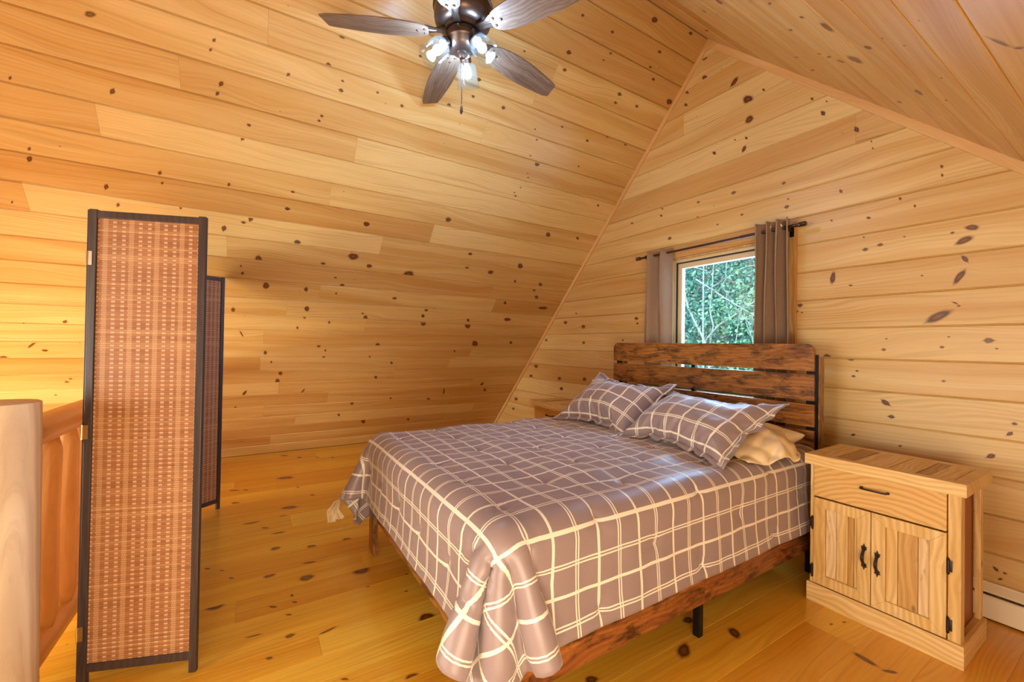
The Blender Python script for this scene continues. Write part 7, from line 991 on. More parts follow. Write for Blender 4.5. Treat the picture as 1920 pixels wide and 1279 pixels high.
# pillows
PV = unpack((
-675,-495,-2,31,9,1,-6,22,31,-24,1,-31,62,-14,0,-6,19,33,37,-9,-33,-4,14,39,36,-4,-38,-5,12,39,36,-2,-39,-5,16,34,36,-7,-34,-5,16,36,37,-8,-35,-4,12,40,35,-2,-40,-6,16,37,38,-5,-37,-10,23,29,
40,-12,-27,-11,0,38,25,29,-34,7,-22,35,24,10,-40,7,2,38,25,-8,-37,3,24,30,30,-26,-31,-1,11,40,33,-5,-41,-1,6,42,33,0,-42,-1,10,37,34,-6,-37,-1,10,38,33,-7,-38,0,7,42,33,-1,-42,-2,11,39,
34,-6,-39,-5,20,32,37,-14,-32,-6,3,40,27,23,-38,6,-20,38,24,5,-42,7,5,39,25,-12,-37,4,25,28,28,-30,-29,-9,4,40,34,18,-37,-1,-19,38,31,5,-40,2,0,39,29,-9,-37,3,15,35,30,-19,-36,0,6,41,
32,-1,-42,-1,11,40,33,-3,-40,-6,22,31,38,-13,-30,-8,25,29,35,-9,-37,-17,-19,34,28,-11,-36,2,-3,40,17,-24,-35,15,17,31,9,-39,-31,4,10,40,26,-24,-39,2,6,42,29,-18,-42,3,12,38,27,-23,-37,5,15,35,
26,-26,-34,3,10,40,28,-21,-40,4,12,40,28,-21,-40,4,16,35,27,-26,-34,5,18,34,27,-28,-34,6,22,36,25,-32,-36,-1,33,0,-1316,33,31,-19,2,-33,47,-2,51,32,4,7,33,7,3,30,13,-4,32,3,7,32,8,2,
27,18,-9,32,7,2,30,-10,11,31,11,-2,28,16,-6,33,3,2,30,-12,8,33,6,-2,30,11,-6,33,-1,5,33,4,1,29,15,-8,32,4,0,32,-9,8,32,7,-3,27,16,-10,33,-3,4,20,-24,10,33,2,0,32,9,-4,
32,-9,4,32,-6,3,23,22,-10,31,12,-3,28,-18,0,30,-13,0,32,8,-6,25,-21,5,16,-28,8,31,-12,0,32,1,-9,30,-14,3,31,-12,3,32,-6,-3,31,-2,-11,33,-8,3,30,-1,-13,18,1,-39,-1311,33,32,-20,2,-34,
40,-3,60,30,1,13,32,4,8,32,10,-1,32,1,9,31,10,0,28,17,-7,32,-3,8,32,-4,7,28,16,-6,32,9,-1,32,-6,6,33,-2,4,28,14,-9,33,2,2,33,-1,4,32,9,-2,30,14,-7,32,-6,5,33,-1,4,
30,12,-6,30,13,-7,27,-19,8,28,-14,8,31,11,-5,33,-2,3,30,-13,5,33,4,0,21,22,-12,31,-13,1,31,-11,1,33,1,-3,32,6,-5,21,-25,7,23,-23,6,31,3,-13,32,-7,-1,30,-14,4,32,-8,-2,30,1,-15,
32,-7,1,32,-2,-10,24,0,-23,17,1,-37,-1311,33,36,-15,2,-38,35,-3,64,26,-1,20,30,0,14,33,3,7,32,4,5,30,15,-5,31,8,3,32,-7,10,32,1,5,29,16,-6,32,-3,5,33,1,3,33,5,-1,29,14,-8,
33,-5,6,32,3,1,30,14,-6,33,5,0,32,-7,6,32,7,-2,28,16,-10,33,-2,3,24,-21,9,33,-5,5,31,10,-5,30,-14,7,32,-5,3,29,15,-8,31,10,-4,27,-19,3,33,-4,-1,31,10,-8,32,-6,1,20,-25,7,
31,-12,-1,29,6,-15,30,-13,4,32,-8,-1,30,0,-15,32,-2,-10,33,-5,-3,27,0,-18,19,0,-27,19,1,-34,-1311,34,39,-10,1,-42,33,-3,65,22,-1,25,28,-1,17,31,0,13,31,1,11,31,11,-3,32,-3,10,32,0,7,
33,3,4,30,13,-4,33,-2,4,33,4,0,29,13,-9,33,3,3,32,-6,7,32,7,-1,31,12,-5,32,-3,4,33,1,2,31,11,-5,30,12,-8,28,-16,9,30,-12,7,32,8,-6,32,-2,5,29,-15,8,33,-2,1,29,15,-9,
33,1,1,28,-18,2,33,2,-3,30,11,-9,28,-17,5,28,-17,4,29,6,-17,32,-2,-6,31,-12,4,31,-3,-9,29,2,-18,32,-4,-4,30,-1,-14,23,0,-24,18,1,-28,20,0,-33,-1309,34,40,-8,1,-43,29,-3,68,26,-1,21,
22,-2,25,31,0,12,32,2,10,28,-1,17,32,1,6,33,3,4,33,5,1,32,-2,10,32,6,-1,32,8,-4,31,10,-6,31,-8,10,33,1,3,31,11,-4,33,5,0,33,-3,4,32,7,-3,27,16,-11,30,-11,7,31,-11,8,
33,0,1,32,6,-4,29,-14,9,32,-6,5,33,-1,1,30,11,-7,32,-10,3,33,-1,-4,28,11,-13,29,-14,8,31,-9,2,32,0,-10,28,4,-16,32,-9,3,32,-3,-8,31,-1,-12,28,1,-17,33,-3,-8,25,1,-20,19,0,-28,
23,1,-24,17,0,-35,-1303,34,38,-9,1,-40,32,-4,65,16,-1,29,23,-1,23,30,0,14,32,1,10,30,0,14,30,0,14,33,3,0,31,0,12,33,1,7,32,3,3,30,11,-9,32,-3,7,33,-2,7,33,0,4,31,9,-4,
33,-1,4,33,6,-1,31,10,-6,31,9,-6,28,-15,10,32,-7,6,32,7,-7,31,-7,7,32,-7,6,33,-3,1,33,4,-5,31,-7,7,33,-1,-2,33,2,-5,28,11,-14,31,-12,6,32,-6,-2,29,4,-17,31,0,-9,33,-7,0,
30,-1,-13,29,1,-17,32,-2,-9,28,0,-17,22,1,-25,19,1,-27,27,0,-20,13,1,-39,-1294,32,35,-14,2,-37,33,-3,64,12,-1,31,23,-2,24,30,1,13,28,-1,18,30,0,14,31,0,11,33,3,4,32,0,10,31,-1,12,
32,1,7,32,8,-5,32,-3,7,33,1,3,33,3,-2,31,-3,12,33,3,1,31,10,-6,31,10,-7,31,-8,7,31,-8,7,33,-2,2,32,7,-6,32,-6,6,33,-4,2,32,2,-7,32,-4,7,34,-2,1,32,0,-4,31,5,-13,
31,-6,7,33,-3,-2,32,0,-9,28,4,-17,33,-4,-3,32,-1,-11,29,0,-15,28,0,-17,32,-1,-12,25,1,-20,19,0,-28,23,1,-24,27,0,-19,11,1,-42,-1288,32,34,-16,2,-35,31,-3,65,12,-1,31,21,-1,25,30,0,14,
29,-1,17,29,0,16,32,1,9,30,0,14,32,0,9,32,1,7,33,1,5,30,0,13,33,1,1,33,3,-1,33,3,-2,30,-4,14,33,-1,7,32,7,-2,32,8,-6,31,-9,9,33,-2,1,32,2,-5,32,-3,6,34,-1,1,
33,1,-4,31,3,-9,33,-4,5,33,-1,-1,33,-2,1,31,4,-11,33,-4,3,32,-1,-6,31,0,-14,32,-1,-4,32,0,-10,28,0,-17,29,0,-17,31,-1,-11,29,1,-17,23,0,-23,20,0,-26,28,0,-19,21,2,-25,11,0,-42,
-1284,32,35,-17,2,-35,24,-3,68,18,-1,27,26,-2,21,20,0,26,30,0,15,31,0,12,32,1,9,31,0,12,30,0,14,32,1,8,33,1,5,31,0,13,32,0,4,33,4,-5,32,-1,10,32,-2,9,33,1,1,30,-1,12,
33,0,3,34,0,0,33,0,-2,32,4,-8,33,-1,2,32,-2,3,34,0,-3,32,3,-8,33,-3,4,32,-1,-1,33,0,-7,33,-1,2,33,0,-5,31,0,-11,30,0,-14,33,-1,-6,31,0,-12,28,0,-18,29,0,-14,32,0,-10,
27,0,-20,20,0,-26,28,0,-18,23,1,-25,15,0,-29,14,1,-38,-1291,31,41,-5,3,-41,20,-3,70,25,-1,23,26,-2,20,15,0,30,29,0,15,32,1,10,30,0,15,31,0,12,31,0,10,33,1,6,30,0,14,32,0,10,
32,1,7,33,2,-2,32,-1,10,33,0,6,33,0,3,33,0,1,32,0,10,32,0,-4,34,1,-2,32,-1,7,33,0,-1,33,0,-3,33,1,-6,33,-1,3,33,-1,-1,33,0,-5,32,1,-8,33,-1,0,32,0,-8,31,0,-13,
32,0,-7,31,0,-13,31,-1,-10,28,1,-18,32,-1,-11,30,0,-13,23,0,-24,25,0,-21,28,0,-18,16,1,-29,11,-1,-32,20,2,-33,-1291,31,44,4,3,-42,19,-3,66,28,-3,17,14,0,30,19,1,28,29,0,16,32,0,9,
30,0,14,30,0,14,32,1,11,32,0,7,31,0,13,32,1,6,33,0,7,30,0,12,33,0,6,33,1,2,33,0,2,33,0,6,33,0,6,33,0,-2,33,1,-3,33,0,1,33,-1,4,33,0,-4,33,0,1,33,0,-1,
32,0,-6,33,0,-7,33,-1,0,33,0,-5,32,0,-9,30,0,-13,32,0,-10,32,0,-7,30,0,-16,30,0,-13,32,-1,-10,28,0,-17,23,0,-24,30,0,-15,22,0,-25,9,0,-32,12,0,-31,24,2,-29,-1286,31,44,17,-1,-39,
12,-1,54,22,0,25,10,-1,32,22,1,25,30,0,14,28,0,17,31,0,13,32,1,8,32,0,10,30,0,14,31,1,11,33,0,6,32,0,5,33,1,8,31,0,11,33,0,4,33,0,5,33,0,4,33,0,2,33,0,-2,
33,0,4,33,0,1,33,0,-3,33,0,1,33,0,-5,33,0,0,33,0,-4,32,0,-6,34,0,-2,32,0,-9,31,-1,-10,33,0,-4,32,0,-9,31,0,-12,29,0,-16,32,0,-9,30,0,-14,29,0,-18,24,0,-22,29,-1,-16,
18,0,-27,7,0,-33,25,-2,-22,12,4,-37,-1279,31,44,22,-2,-36,8,0,49,12,-1,31,14,1,30,25,0,22,30,0,15,27,0,19,30,0,13,32,1,9,32,0,9,31,1,14,32,0,7,32,0,6,31,0,12,33,1,8,
32,0,4,33,0,3,33,0,7,33,0,6,33,0,0,33,0,4,33,1,1,33,-1,-2,33,1,0,33,-1,-3,33,0,0,33,0,-4,33,0,-5,33,0,-1,33,0,-4,32,0,-8,32,0,-11,32,0,-6,33,-1,-7,30,0,-14,
31,0,-9,32,0,-12,27,0,-19,28,0,-18,30,-1,-14,26,1,-20,14,0,-30,12,-1,-31,27,-2,-19,-5,2,-41,-1262,33,43,4,-5,-39,25,3,54,5,-1,33,21,1,26,27,0,18,22,0,25,30,1,15,31,0,12,32,0,8,
30,1,14,31,0,11,33,0,8,32,0,5,32,1,10,31,0,10,33,0,6,33,0,4,33,1,6,33,0,1,33,0,4,33,0,1,33,0,3,33,0,0,33,0,-5,33,0,0,33,0,0,34,0,-3,32,0,-6,33,0,-1,
32,-1,-9,33,0,-7,33,0,-3,33,0,-6,31,0,-11,30,0,-14,31,-1,-12,32,0,-9,29,0,-16,28,0,-18,30,0,-15,22,0,-24,11,-1,-31,22,0,-25,26,-2,-20,3,0,-43,-1269,35,38,-11,-7,-37,36,6,58,2,-1,33,
25,0,22,27,0,19,20,0,27,30,1,13,32,0,10,30,0,14,31,1,12,32,0,7,32,0,8,32,1,11,31,0,10,33,0,5,33,0,4,32,1,8,33,0,6,33,0,2,33,0,1,33,0,4,33,0,-2,33,0,2,
33,0,0,34,0,0,33,0,-4,32,0,-5,34,0,-1,32,0,-7,33,-1,-3,32,0,-8,33,0,-6,33,0,-4,30,0,-14,32,0,-7,32,-1,-12,29,0,-16,29,0,-16,31,0,-10,28,0,-18,17,-1,-29,18,1,-27,27,-2,-20,
21,-1,-25,6,0,-43,-1267,33,31,-25,-5,-29,31,3,62,15,2,29,30,-1,14,23,1,25,18,1,27,32,0,9,31,0,12,30,1,14,30,0,14,32,0,8,32,1,7,32,0,12,32,0,8,33,0,3,32,1,9,33,0,3,
33,0,5,33,0,2,32,0,7,33,0,2,33,0,-2,33,0,-1,34,0,1,33,0,1,33,0,-5,33,0,-1,33,0,-5,33,0,-2,32,0,-8,33,-1,-2,33,0,-6,32,0,-8,30,0,-13,32,0,-9,32,0,-9,30,0,-15,
29,0,-16,31,-1,-11,26,0,-20,17,0,-29,26,-1,-20,22,-1,-25,16,-1,-29,10,0,-40,-1284,29,38,-15,-2,-38,30,4,67,25,2,23,29,-1,16,16,1,29,24,1,23,32,0,7,29,0,16,30,1,14,32,0,10,32,0,6,
31,1,13,33,0,7,31,0,10,33,0,3,32,1,8,32,0,8,34,0,4,33,0,1,32,1,6,33,-1,-1,34,1,3,33,0,-1,33,0,1,33,0,-2,33,0,-5,33,-1,-2,33,0,0,33,0,-5,32,0,-6,34,0,-3,
31,0,-10,32,-1,-8,33,0,-6,32,0,-9,30,0,-14,29,0,-15,31,0,-12,31,0,-13,25,0,-22,19,-1,-27,27,-1,-19,18,-1,-28,12,-1,-31,16,0,-36,-1292,28,42,-10,-1,-42,34,4,65,29,0,16,16,1,29,20,1,26,
28,1,18,32,0,8,28,1,18,30,0,13,32,1,10,33,0,7,30,0,13,32,0,8,33,0,4,32,1,10,32,0,8,33,0,5,33,0,1,33,1,7,32,0,4,34,0,0,32,-1,-3,34,1,2,33,0,1,33,0,-1,
33,0,-2,33,0,-2,33,-1,-6,33,0,-5,33,0,0,33,0,-4,32,0,-8,31,0,-11,33,0,-8,32,-1,-6,29,0,-17,31,0,-10,31,0,-14,29,0,-15,23,-1,-24,27,0,-18,24,-1,-24,13,-1,-30,15,0,-30,17,-1,-34,
-1295,29,41,-10,-1,-42,40,2,58,21,2,24,16,0,30,23,1,23,32,1,12,30,0,13,27,1,20,32,0,8,32,0,9,31,1,12,31,1,12,32,0,7,33,-1,3,32,1,10,32,0,6,34,-1,1,31,1,10,33,1,5,
33,-1,-2,33,-1,-2,33,2,5,33,0,1,33,-1,-3,33,-1,-5,33,1,2,33,1,1,33,-1,-5,33,1,0,33,0,-3,32,-1,-8,32,0,-8,33,0,-2,33,0,-7,31,0,-12,28,0,-17,31,-1,-11,31,0,-12,30,0,-15,
24,0,-23,28,-1,-18,21,-1,-25,13,0,-31,22,-2,-25,13,0,-37,-1297,29,39,-12,-1,-40,40,3,58,17,0,28,19,1,27,28,1,18,31,1,12,27,1,19,29,0,15,32,1,10,33,-1,7,30,1,13,32,0,7,34,-1,3,
30,2,12,33,-1,3,33,0,7,33,-1,0,31,2,12,33,1,6,33,-1,3,32,-1,-8,33,1,4,32,-2,-5,34,-1,-4,32,2,4,34,1,2,33,0,-1,33,1,-1,32,-2,-6,33,1,1,33,0,-4,32,0,-10,33,0,0,
33,0,-7,29,0,-15,32,0,-9,31,0,-13,27,-1,-18,29,0,-16,30,0,-14,27,-1,-20,19,0,-27,15,-1,-30,25,-2,-21,8,1,-41,-1296,28,35,-15,-1,-36,39,3,59,16,0,29,23,1,24,30,1,13,29,1,17,27,1,19,
32,0,10,32,-1,6,30,2,15,32,0,9,33,-1,4,33,-2,1,30,3,14,32,0,7,33,0,4,33,-1,4,33,0,4,32,-7,-6,33,-3,1,30,10,11,33,0,0,33,-1,-2,32,-2,-7,33,1,1,33,2,3,33,-3,-6,
33,3,4,33,1,1,33,0,-4,32,-3,-9,32,4,3,34,0,-2,33,0,-3,28,0,-16,32,0,-10,31,0,-12,30,0,-15,27,-1,-18,30,0,-14,27,-1,-20,17,0,-29,21,-1,-25,26,-2,-21,1,1,-44,-1294,28,34,-17,-1,-34,
34,2,63,20,1,26,27,2,20,30,0,14,27,1,19,30,1,13,33,-2,5,32,0,9,29,2,15,33,-3,1,33,-2,2,31,3,12,32,1,9,33,-2,4,32,-4,-2,33,2,8,33,-2,0,32,-6,-3,32,-7,-4,28,13,13,
33,-2,-2,33,-1,-2,32,6,6,33,1,0,33,-1,-1,32,-3,-7,34,1,1,32,4,6,33,1,-2,31,-4,-11,33,3,2,33,-1,-5,32,-4,-8,31,9,6,32,0,-11,28,0,-17,30,-1,-15,31,1,-11,29,-1,-16,27,0,-19,
19,-1,-27,25,-1,-22,20,-2,-26,-7,0,-42,-1287,30,33,-19,-2,-34,34,2,64,23,2,24,29,1,15,27,1,19,29,1,17,32,-1,8,33,-2,2,30,1,15,31,1,10,34,-3,3,32,-4,-4,31,2,11,33,-3,3,33,-8,-2,
31,6,9,33,-2,2,31,-10,-6,30,-12,-6,29,11,11,32,8,7,33,1,0,33,-3,-4,32,4,4,33,4,4,33,-4,-5,32,4,3,33,1,0,33,-2,-2,32,-7,-8,31,11,5,32,-1,-5,33,-4,-7,32,-3,-8,29,13,11,
32,3,-3,32,1,-10,28,-1,-17,32,1,-10,28,-1,-17,26,-1,-22,28,0,-17,22,-1,-25,17,-1,-28,2,-2,-41,-1302,30,37,-16,-1,-37,34,2,65,27,2,20,29,1,15,27,1,19,30,0,14,33,-1,6,33,-3,1,31,1,12,
33,-3,4,32,-8,-4,31,5,10,33,-2,3,32,-7,-2,32,-9,-3,31,6,10,32,-7,-2,25,-20,-9,31,9,8,32,8,6,33,2,2,33,-3,-1,30,10,7,33,3,2,34,2,1,32,-5,-6,33,3,3,33,-1,-2,29,-14,-8,
33,5,-1,31,11,4,32,-3,-6,31,-8,-10,30,11,8,31,10,5,33,6,1,30,-1,-12,33,6,-2,31,0,-12,29,0,-16,26,-1,-21,29,-1,-16,21,-1,-26,15,-1,-30,10,-2,-37,-1313,30,40,-13,-1,-40,37,3,63,30,0,15,
26,2,20,30,1,15,32,-2,9,32,-4,-1,32,1,10,33,-3,4,30,-11,-6,33,-4,1,32,5,10,32,-6,-1,31,-12,-4,32,4,8,33,0,2,29,-14,-6,28,-17,-8,26,15,13,33,5,3,33,-1,0,33,-1,0,31,11,9,
33,1,0,33,-5,-2,31,9,3,33,-3,-3,31,-10,-6,31,-10,-6,29,16,7,33,4,-2,31,-7,-8,33,1,-4,28,14,11,32,7,2,33,-4,-6,28,15,5,33,6,-3,32,2,-7,29,-1,-17,31,1,-11,28,-1,-17,18,-1,-28,
17,-1,-29,15,-2,-35,-1319,30,40,-14,-1,-40,42,3,59,29,0,15,27,2,19,32,-2,7,33,-9,-1,31,3,10,33,-2,4,32,-6,-1,30,-14,-7,32,3,8,33,-1,2,31,-13,-5,32,-5,0,31,5,10,32,-9,-4,24,-22,-9,
32,-3,-2,26,17,14,33,-1,0,33,-3,-1,31,10,7,32,5,4,33,-4,-3,32,-6,-2,31,11,4,32,-6,-4,29,-16,-8,32,3,-1,28,17,8,33,1,-4,31,-8,-8,30,13,8,31,9,4,33,-1,-4,32,-4,-6,31,12,3,
28,17,6,32,8,-1,32,3,-6,31,1,-12,28,-1,-19,27,-1,-18,15,-1,-30,16,-2,-36,-1323,31,37,-18,-2,-37,47,3,53,27,1,19,33,-3,7,32,-6,1,32,-11,-4,31,5,11,32,-5,1,29,-15,-6,33,-4,-1,32,4,9,
32,-7,-2,30,-12,-5,32,3,8,33,-2,3,27,-17,-9,24,-22,-8,29,13,10,31,9,6,32,-8,-4,33,5,3,30,10,8,33,-6,-2,32,-9,-4,32,6,2,32,10,3,29,-14,-6,29,-13,-7,28,16,7,32,10,2,33,-1,-5,
32,-1,-4,28,15,10,33,1,-1,32,-7,-7,33,4,-2,25,19,9,32,9,-1,33,2,-3,28,18,4,33,4,-6,32,3,-8,24,-2,-23,28,-1,-18,11,-1,-40,-1325,31,32,-22,-2,-33,50,3,51,32,-3,8,32,-7,0,31,-12,-5,
32,-6,1,31,5,11,31,-11,-4,30,-14,-5,32,5,8,33,-2,2,30,-13,-6,32,-6,-1,33,3,8,31,-10,-3,16,-27,-10,33,-4,-2,26,15,13,33,2,0,33,-7,-4,31,10,7,33,1,2,29,-14,-4,33,-1,-1,30,13,6,
33,0,-2,25,-21,-8,33,1,-3,26,19,10,32,5,-1,33,-3,-6,30,12,6,32,8,3,31,-10,-7,33,-3,-5,28,16,8,30,12,2,33,-4,-6,30,13,1,26,20,5,32,8,-3,32,2,-8,32,10,-1,29,0,-16,14,-2,-40,
-1328,31,29,-25,-1,-30,58,-3,35,32,-4,5,31,-12,-5,30,-13,-6,32,2,9,32,-6,1,26,-20,-9,32,3,6,33,2,5,32,-6,-1,31,-11,-5,33,-3,3,33,-2,3,29,-16,-6,13,-28,-10,31,11,8,30,9,8,32,-7,-5,
33,0,-1,32,8,7,33,-4,-1,28,-17,-6,32,8,4,30,12,4,32,-7,-4,25,-22,-8,29,15,6,29,15,5,33,-2,-5,32,6,0,31,11,5,33,3,0,29,-15,-9,27,15,10,32,11,0,32,4,-3,32,-6,-7,26,19,5,
28,18,4,32,5,-5,31,11,-2,30,14,5,33,5,-4,22,-1,-36,-1326,23,1,-32,7,0,64,-15,0,32,-8,0,32,-8,0,32,-9,-1,31,-11,-1,25,-20,-2,33,4,1,28,-16,-1,32,8,3,32,-5,0,33,-5,0,32,-5,0,
33,-5,0,30,-13,-2,28,-17,3,23,-23,-6,20,26,4,33,1,1,32,1,0,33,0,0,33,-5,0,32,-8,1,30,-12,-1,26,21,1,32,-4,-2,32,-7,2,30,-13,-4,20,25,3,33,7,1,32,7,0,32,6,0,33,3,0,
32,-1,3,33,-1,2,26,-20,1,23,22,-6,29,16,0,30,15,0,30,12,-1,31,11,0,31,12,0,30,13,0,30,12,0,31,11,0,-1323,-954,-30,32,3,-6,33,6,-4,30,12,4,32,9,2,33,5,-5,31,9,0,30,15,6,
31,9,-1,33,3,-4,27,18,6,26,20,8,25,-20,-10,32,-7,-5,32,7,3,33,6,1,33,-1,-4,33,4,-1,31,11,5,32,6,0,33,-1,-5,30,14,4,29,16,6,25,-20,-7,32,-8,-4,31,11,6,31,10,6,24,-22,-8,
32,-6,-2,30,12,4,33,6,0,30,-14,-2,33,3,0,33,6,2,-1,-32,-6,23,-24,-3,32,-9,4,32,-4,5,29,-15,-4,31,-13,-1,32,-4,6,32,-6,3,31,-12,-5,33,-6,3,-1293,35,-2,30,0,-15,32,3,-8,31,11,4,
32,6,-4,33,3,-5,31,11,1,30,13,5,33,2,-6,32,9,-1,22,22,11,32,7,-1,27,-18,-10,33,-1,-2,31,11,6,33,3,-1,32,-4,-6,32,8,2,32,10,4,32,-2,-5,33,5,-1,27,18,8,33,3,-2,26,-19,-7,
33,0,-1,28,16,11,32,-4,-3,25,-21,-7,33,-2,-1,30,11,4,32,-9,-2,33,-2,-1,29,15,6,31,-10,-5,5,-32,-6,29,-17,0,31,3,12,31,-10,1,30,-16,-5,31,-8,3,32,-1,10,31,-10,-3,33,-7,2,25,0,21,
-1295,35,-7,26,-2,-20,30,1,-14,33,4,-5,32,4,-5,33,6,-3,30,13,4,32,9,-1,33,-1,-7,30,12,1,24,21,10,31,-9,-7,31,-8,-7,31,10,6,32,8,3,33,-4,-6,33,0,-3,30,13,6,33,1,-3,33,-3,-5,
31,11,2,28,15,6,31,-11,-6,31,-11,-5,31,11,5,30,12,7,27,-17,-6,29,-15,-6,32,9,4,33,0,-2,31,-12,-3,33,5,1,29,15,7,20,-26,-6,21,-25,-7,32,-5,5,30,6,14,30,-14,-4,30,-12,-1,32,-1,11,
32,-3,7,32,-9,0,30,-1,14,20,0,27,-1295,35,-10,24,-2,-23,30,1,-14,29,-1,-17,32,2,-7,32,4,-7,31,11,3,33,4,-4,33,5,-3,26,18,11,31,8,-5,29,-13,-9,33,2,-2,30,12,8,33,2,-2,32,-5,-6,
33,4,-1,31,11,5,32,-6,-6,33,1,-4,28,16,6,33,5,0,30,-13,-6,33,0,0,26,17,11,32,-6,-4,27,-18,-7,33,-5,-3,31,7,5,31,-11,-6,33,-4,-1,32,8,3,31,9,4,19,-27,-7,28,-17,-3,30,6,15,
32,-1,7,29,-15,-4,32,-6,4,31,1,13,32,-6,3,31,-2,12,21,1,26,21,1,25,-1291,34,-10,23,-1,-25,24,-2,-22,30,0,-15,31,1,-11,33,4,-5,30,0,-13,33,6,-3,32,7,0,28,16,8,30,-10,-12,32,-1,-6,
31,12,7,32,9,4,32,-5,-6,33,0,-3,31,11,6,33,2,-4,31,-9,-8,33,2,-2,29,16,5,32,-6,-4,32,-5,-4,31,10,7,31,11,7,25,-20,-9,32,-9,-5,32,6,4,33,-2,-2,30,-12,-5,33,-1,0,28,16,9,
28,-16,-6,29,-17,-6,32,-3,6,28,8,16,32,-11,-1,32,-7,4,30,1,14,32,-4,4,31,-1,13,25,1,22,20,0,26,25,1,22,-1289,34,-5,24,-2,-23,19,-1,-27,25,-1,-22,30,0,-14,32,3,-7,31,0,-14,32,2,-7,
31,11,6,32,7,-5,29,-10,-12,33,3,-3,30,12,8,33,-1,-4,33,0,-4,33,3,0,31,10,6,30,-9,-10,33,-2,-5,33,1,-4,30,12,4,33,-5,-4,33,4,3,26,15,13,30,-12,-8,30,-12,-7,33,-2,-2,33,5,5,
30,-11,-7,33,-5,-2,33,-1,-1,29,13,8,29,-15,-5,32,-9,1,28,6,17,32,-7,0,33,-4,5,31,0,12,29,1,16,32,-3,7,28,0,18,20,1,26,24,0,23,27,1,20,-1286,34,2,21,-2,-26,17,-1,-28,23,-1,-24,
31,0,-13,27,0,-19,30,0,-13,32,1,-11,31,8,3,31,-4,-13,33,1,-5,33,1,-4,31,10,5,33,-1,-4,33,3,0,31,9,9,30,-6,-11,32,-3,-7,33,1,-2,33,2,-2,33,-2,-6,33,4,1,31,9,7,30,10,8,
27,-16,-10,32,-8,-4,33,5,6,31,-7,-6,33,-5,-3,33,0,3,32,4,7,30,-9,-11,33,-4,1,32,0,10,27,5,17,33,-5,2,32,-2,9,28,1,17,32,-2,8,29,0,17,26,0,20,21,1,27,27,0,18,23,1,24,
-1282,34,4,16,-1,-29,18,-1,-27,22,-1,-26,29,-1,-14,28,0,-20,30,0,-13,32,1,-9,29,-1,-16,32,1,-7,33,2,-2,33,3,0,32,-1,-11,33,4,1,32,6,4,32,7,6,31,-6,-10,31,-5,-10,33,0,-4,33,0,-4,
33,1,-3,32,6,5,29,11,10,31,-10,-8,32,-7,-6,33,-2,0,32,5,6,32,-5,-4,33,-4,-1,33,0,2,32,4,8,32,-7,-7,32,-1,6,30,1,15,33,-2,3,32,-1,9,29,0,15,28,1,18,32,-1,10,28,0,17,
22,1,25,24,0,23,28,1,18,19,0,27,-1278,34,3,14,-1,-31,22,-1,-24,25,-2,-22,19,-1,-27,29,1,-16,30,0,-13,32,1,-9,31,0,-13,30,0,-13,33,2,0,31,0,-10,33,0,-8,33,2,-3,31,8,9,32,-3,-8,
32,-3,-8,33,0,-3,33,2,0,32,-2,-8,32,-2,-6,30,10,10,32,-4,-5,34,-3,-4,32,-2,0,33,2,7,32,-3,-6,33,-2,1,33,0,3,33,2,8,32,-3,-4,33,-1,2,32,0,10,29,1,15,33,-1,5,31,-1,12,
29,1,17,31,-1,11,30,0,14,25,1,21,23,0,25,28,0,18,23,1,24,14,0,30,-1272,35,-4,18,-2,-27,27,-3,-19,19,0,-27,15,0,-30,30,0,-13,31,0,-13,28,0,-17,31,0,-13,31,1,-11,33,2,-2,32,-1,-10,
31,0,-11,33,0,-7,32,6,6,32,-3,-9,33,1,0,33,0,-1,32,-1,-8,33,-1,-6,33,0,-1,32,0,-6,33,4,7,32,-4,-7,33,0,3,32,2,7,33,-3,-3,33,0,2,32,0,7,33,-1,-1,33,0,2,32,-1,7,
32,0,13,32,0,5,32,0,10,30,0,15,28,0,16,32,0,11,29,-1,16,22,1,24,26,0,21,28,1,18,18,0,28,12,0,31,-1265,35,-8,23,-2,-23,27,-3,-20,9,0,-32,19,0,-27,29,0,-17,31,0,-11,30,0,-15,
29,0,-15,33,1,-7,30,0,-13,32,1,-9,32,0,-6,33,1,-4,31,-1,-13,33,1,-2,33,0,-2,33,2,3,33,-1,-5,32,-1,-7,33,1,-2,33,0,-1,33,-1,-8,32,0,5,33,1,7,33,-1,-3,33,0,5,33,0,2,
32,0,7,33,-1,0,33,0,7,32,0,5,32,0,10,32,-1,7,31,0,11,29,0,17,32,0,10,30,0,13,28,0,19,23,0,23,29,0,16,23,1,24,12,-1,31,13,0,31,-1254,36,-10,27,-4,-18,22,-1,-25,4,0,-33,
21,0,-26,30,0,-15,26,0,-20,30,0,-14,32,1,-10,32,0,-8,32,1,-10,30,0,-13,33,0,-7,32,1,-4,32,0,-11,33,0,-2,33,0,-1,32,0,-9,33,0,-4,33,0,-1,33,1,1,33,-1,-6,33,0,-3,33,0,3,
32,1,7,34,0,0,33,-1,-1,32,0,8,33,0,1,33,-1,4,32,0,7,32,0,9,33,0,5,32,0,10,31,-1,12,29,0,16,31,0,11,31,0,12,25,0,22,27,0,19,29,0,16,17,1,29,9,-1,32,26,-1,20,
-1253,36,2,27,-3,-19,4,-3,-33,15,3,-29,23,0,-25,29,-1,-15,25,0,-22,30,1,-13,33,0,-8,30,0,-13,31,1,-11,32,0,-8,33,0,-5,31,1,-11,33,0,-8,33,0,-4,33,1,-1,32,-1,-8,33,0,-4,33,0,-3,
33,0,-2,33,1,-2,33,0,2,33,0,3,33,-1,-3,33,0,2,33,0,4,32,0,8,34,0,3,32,0,5,33,-1,3,32,0,10,33,0,5,30,0,13,31,0,13,32,-1,9,31,0,10,29,0,17,26,0,20,30,0,15,
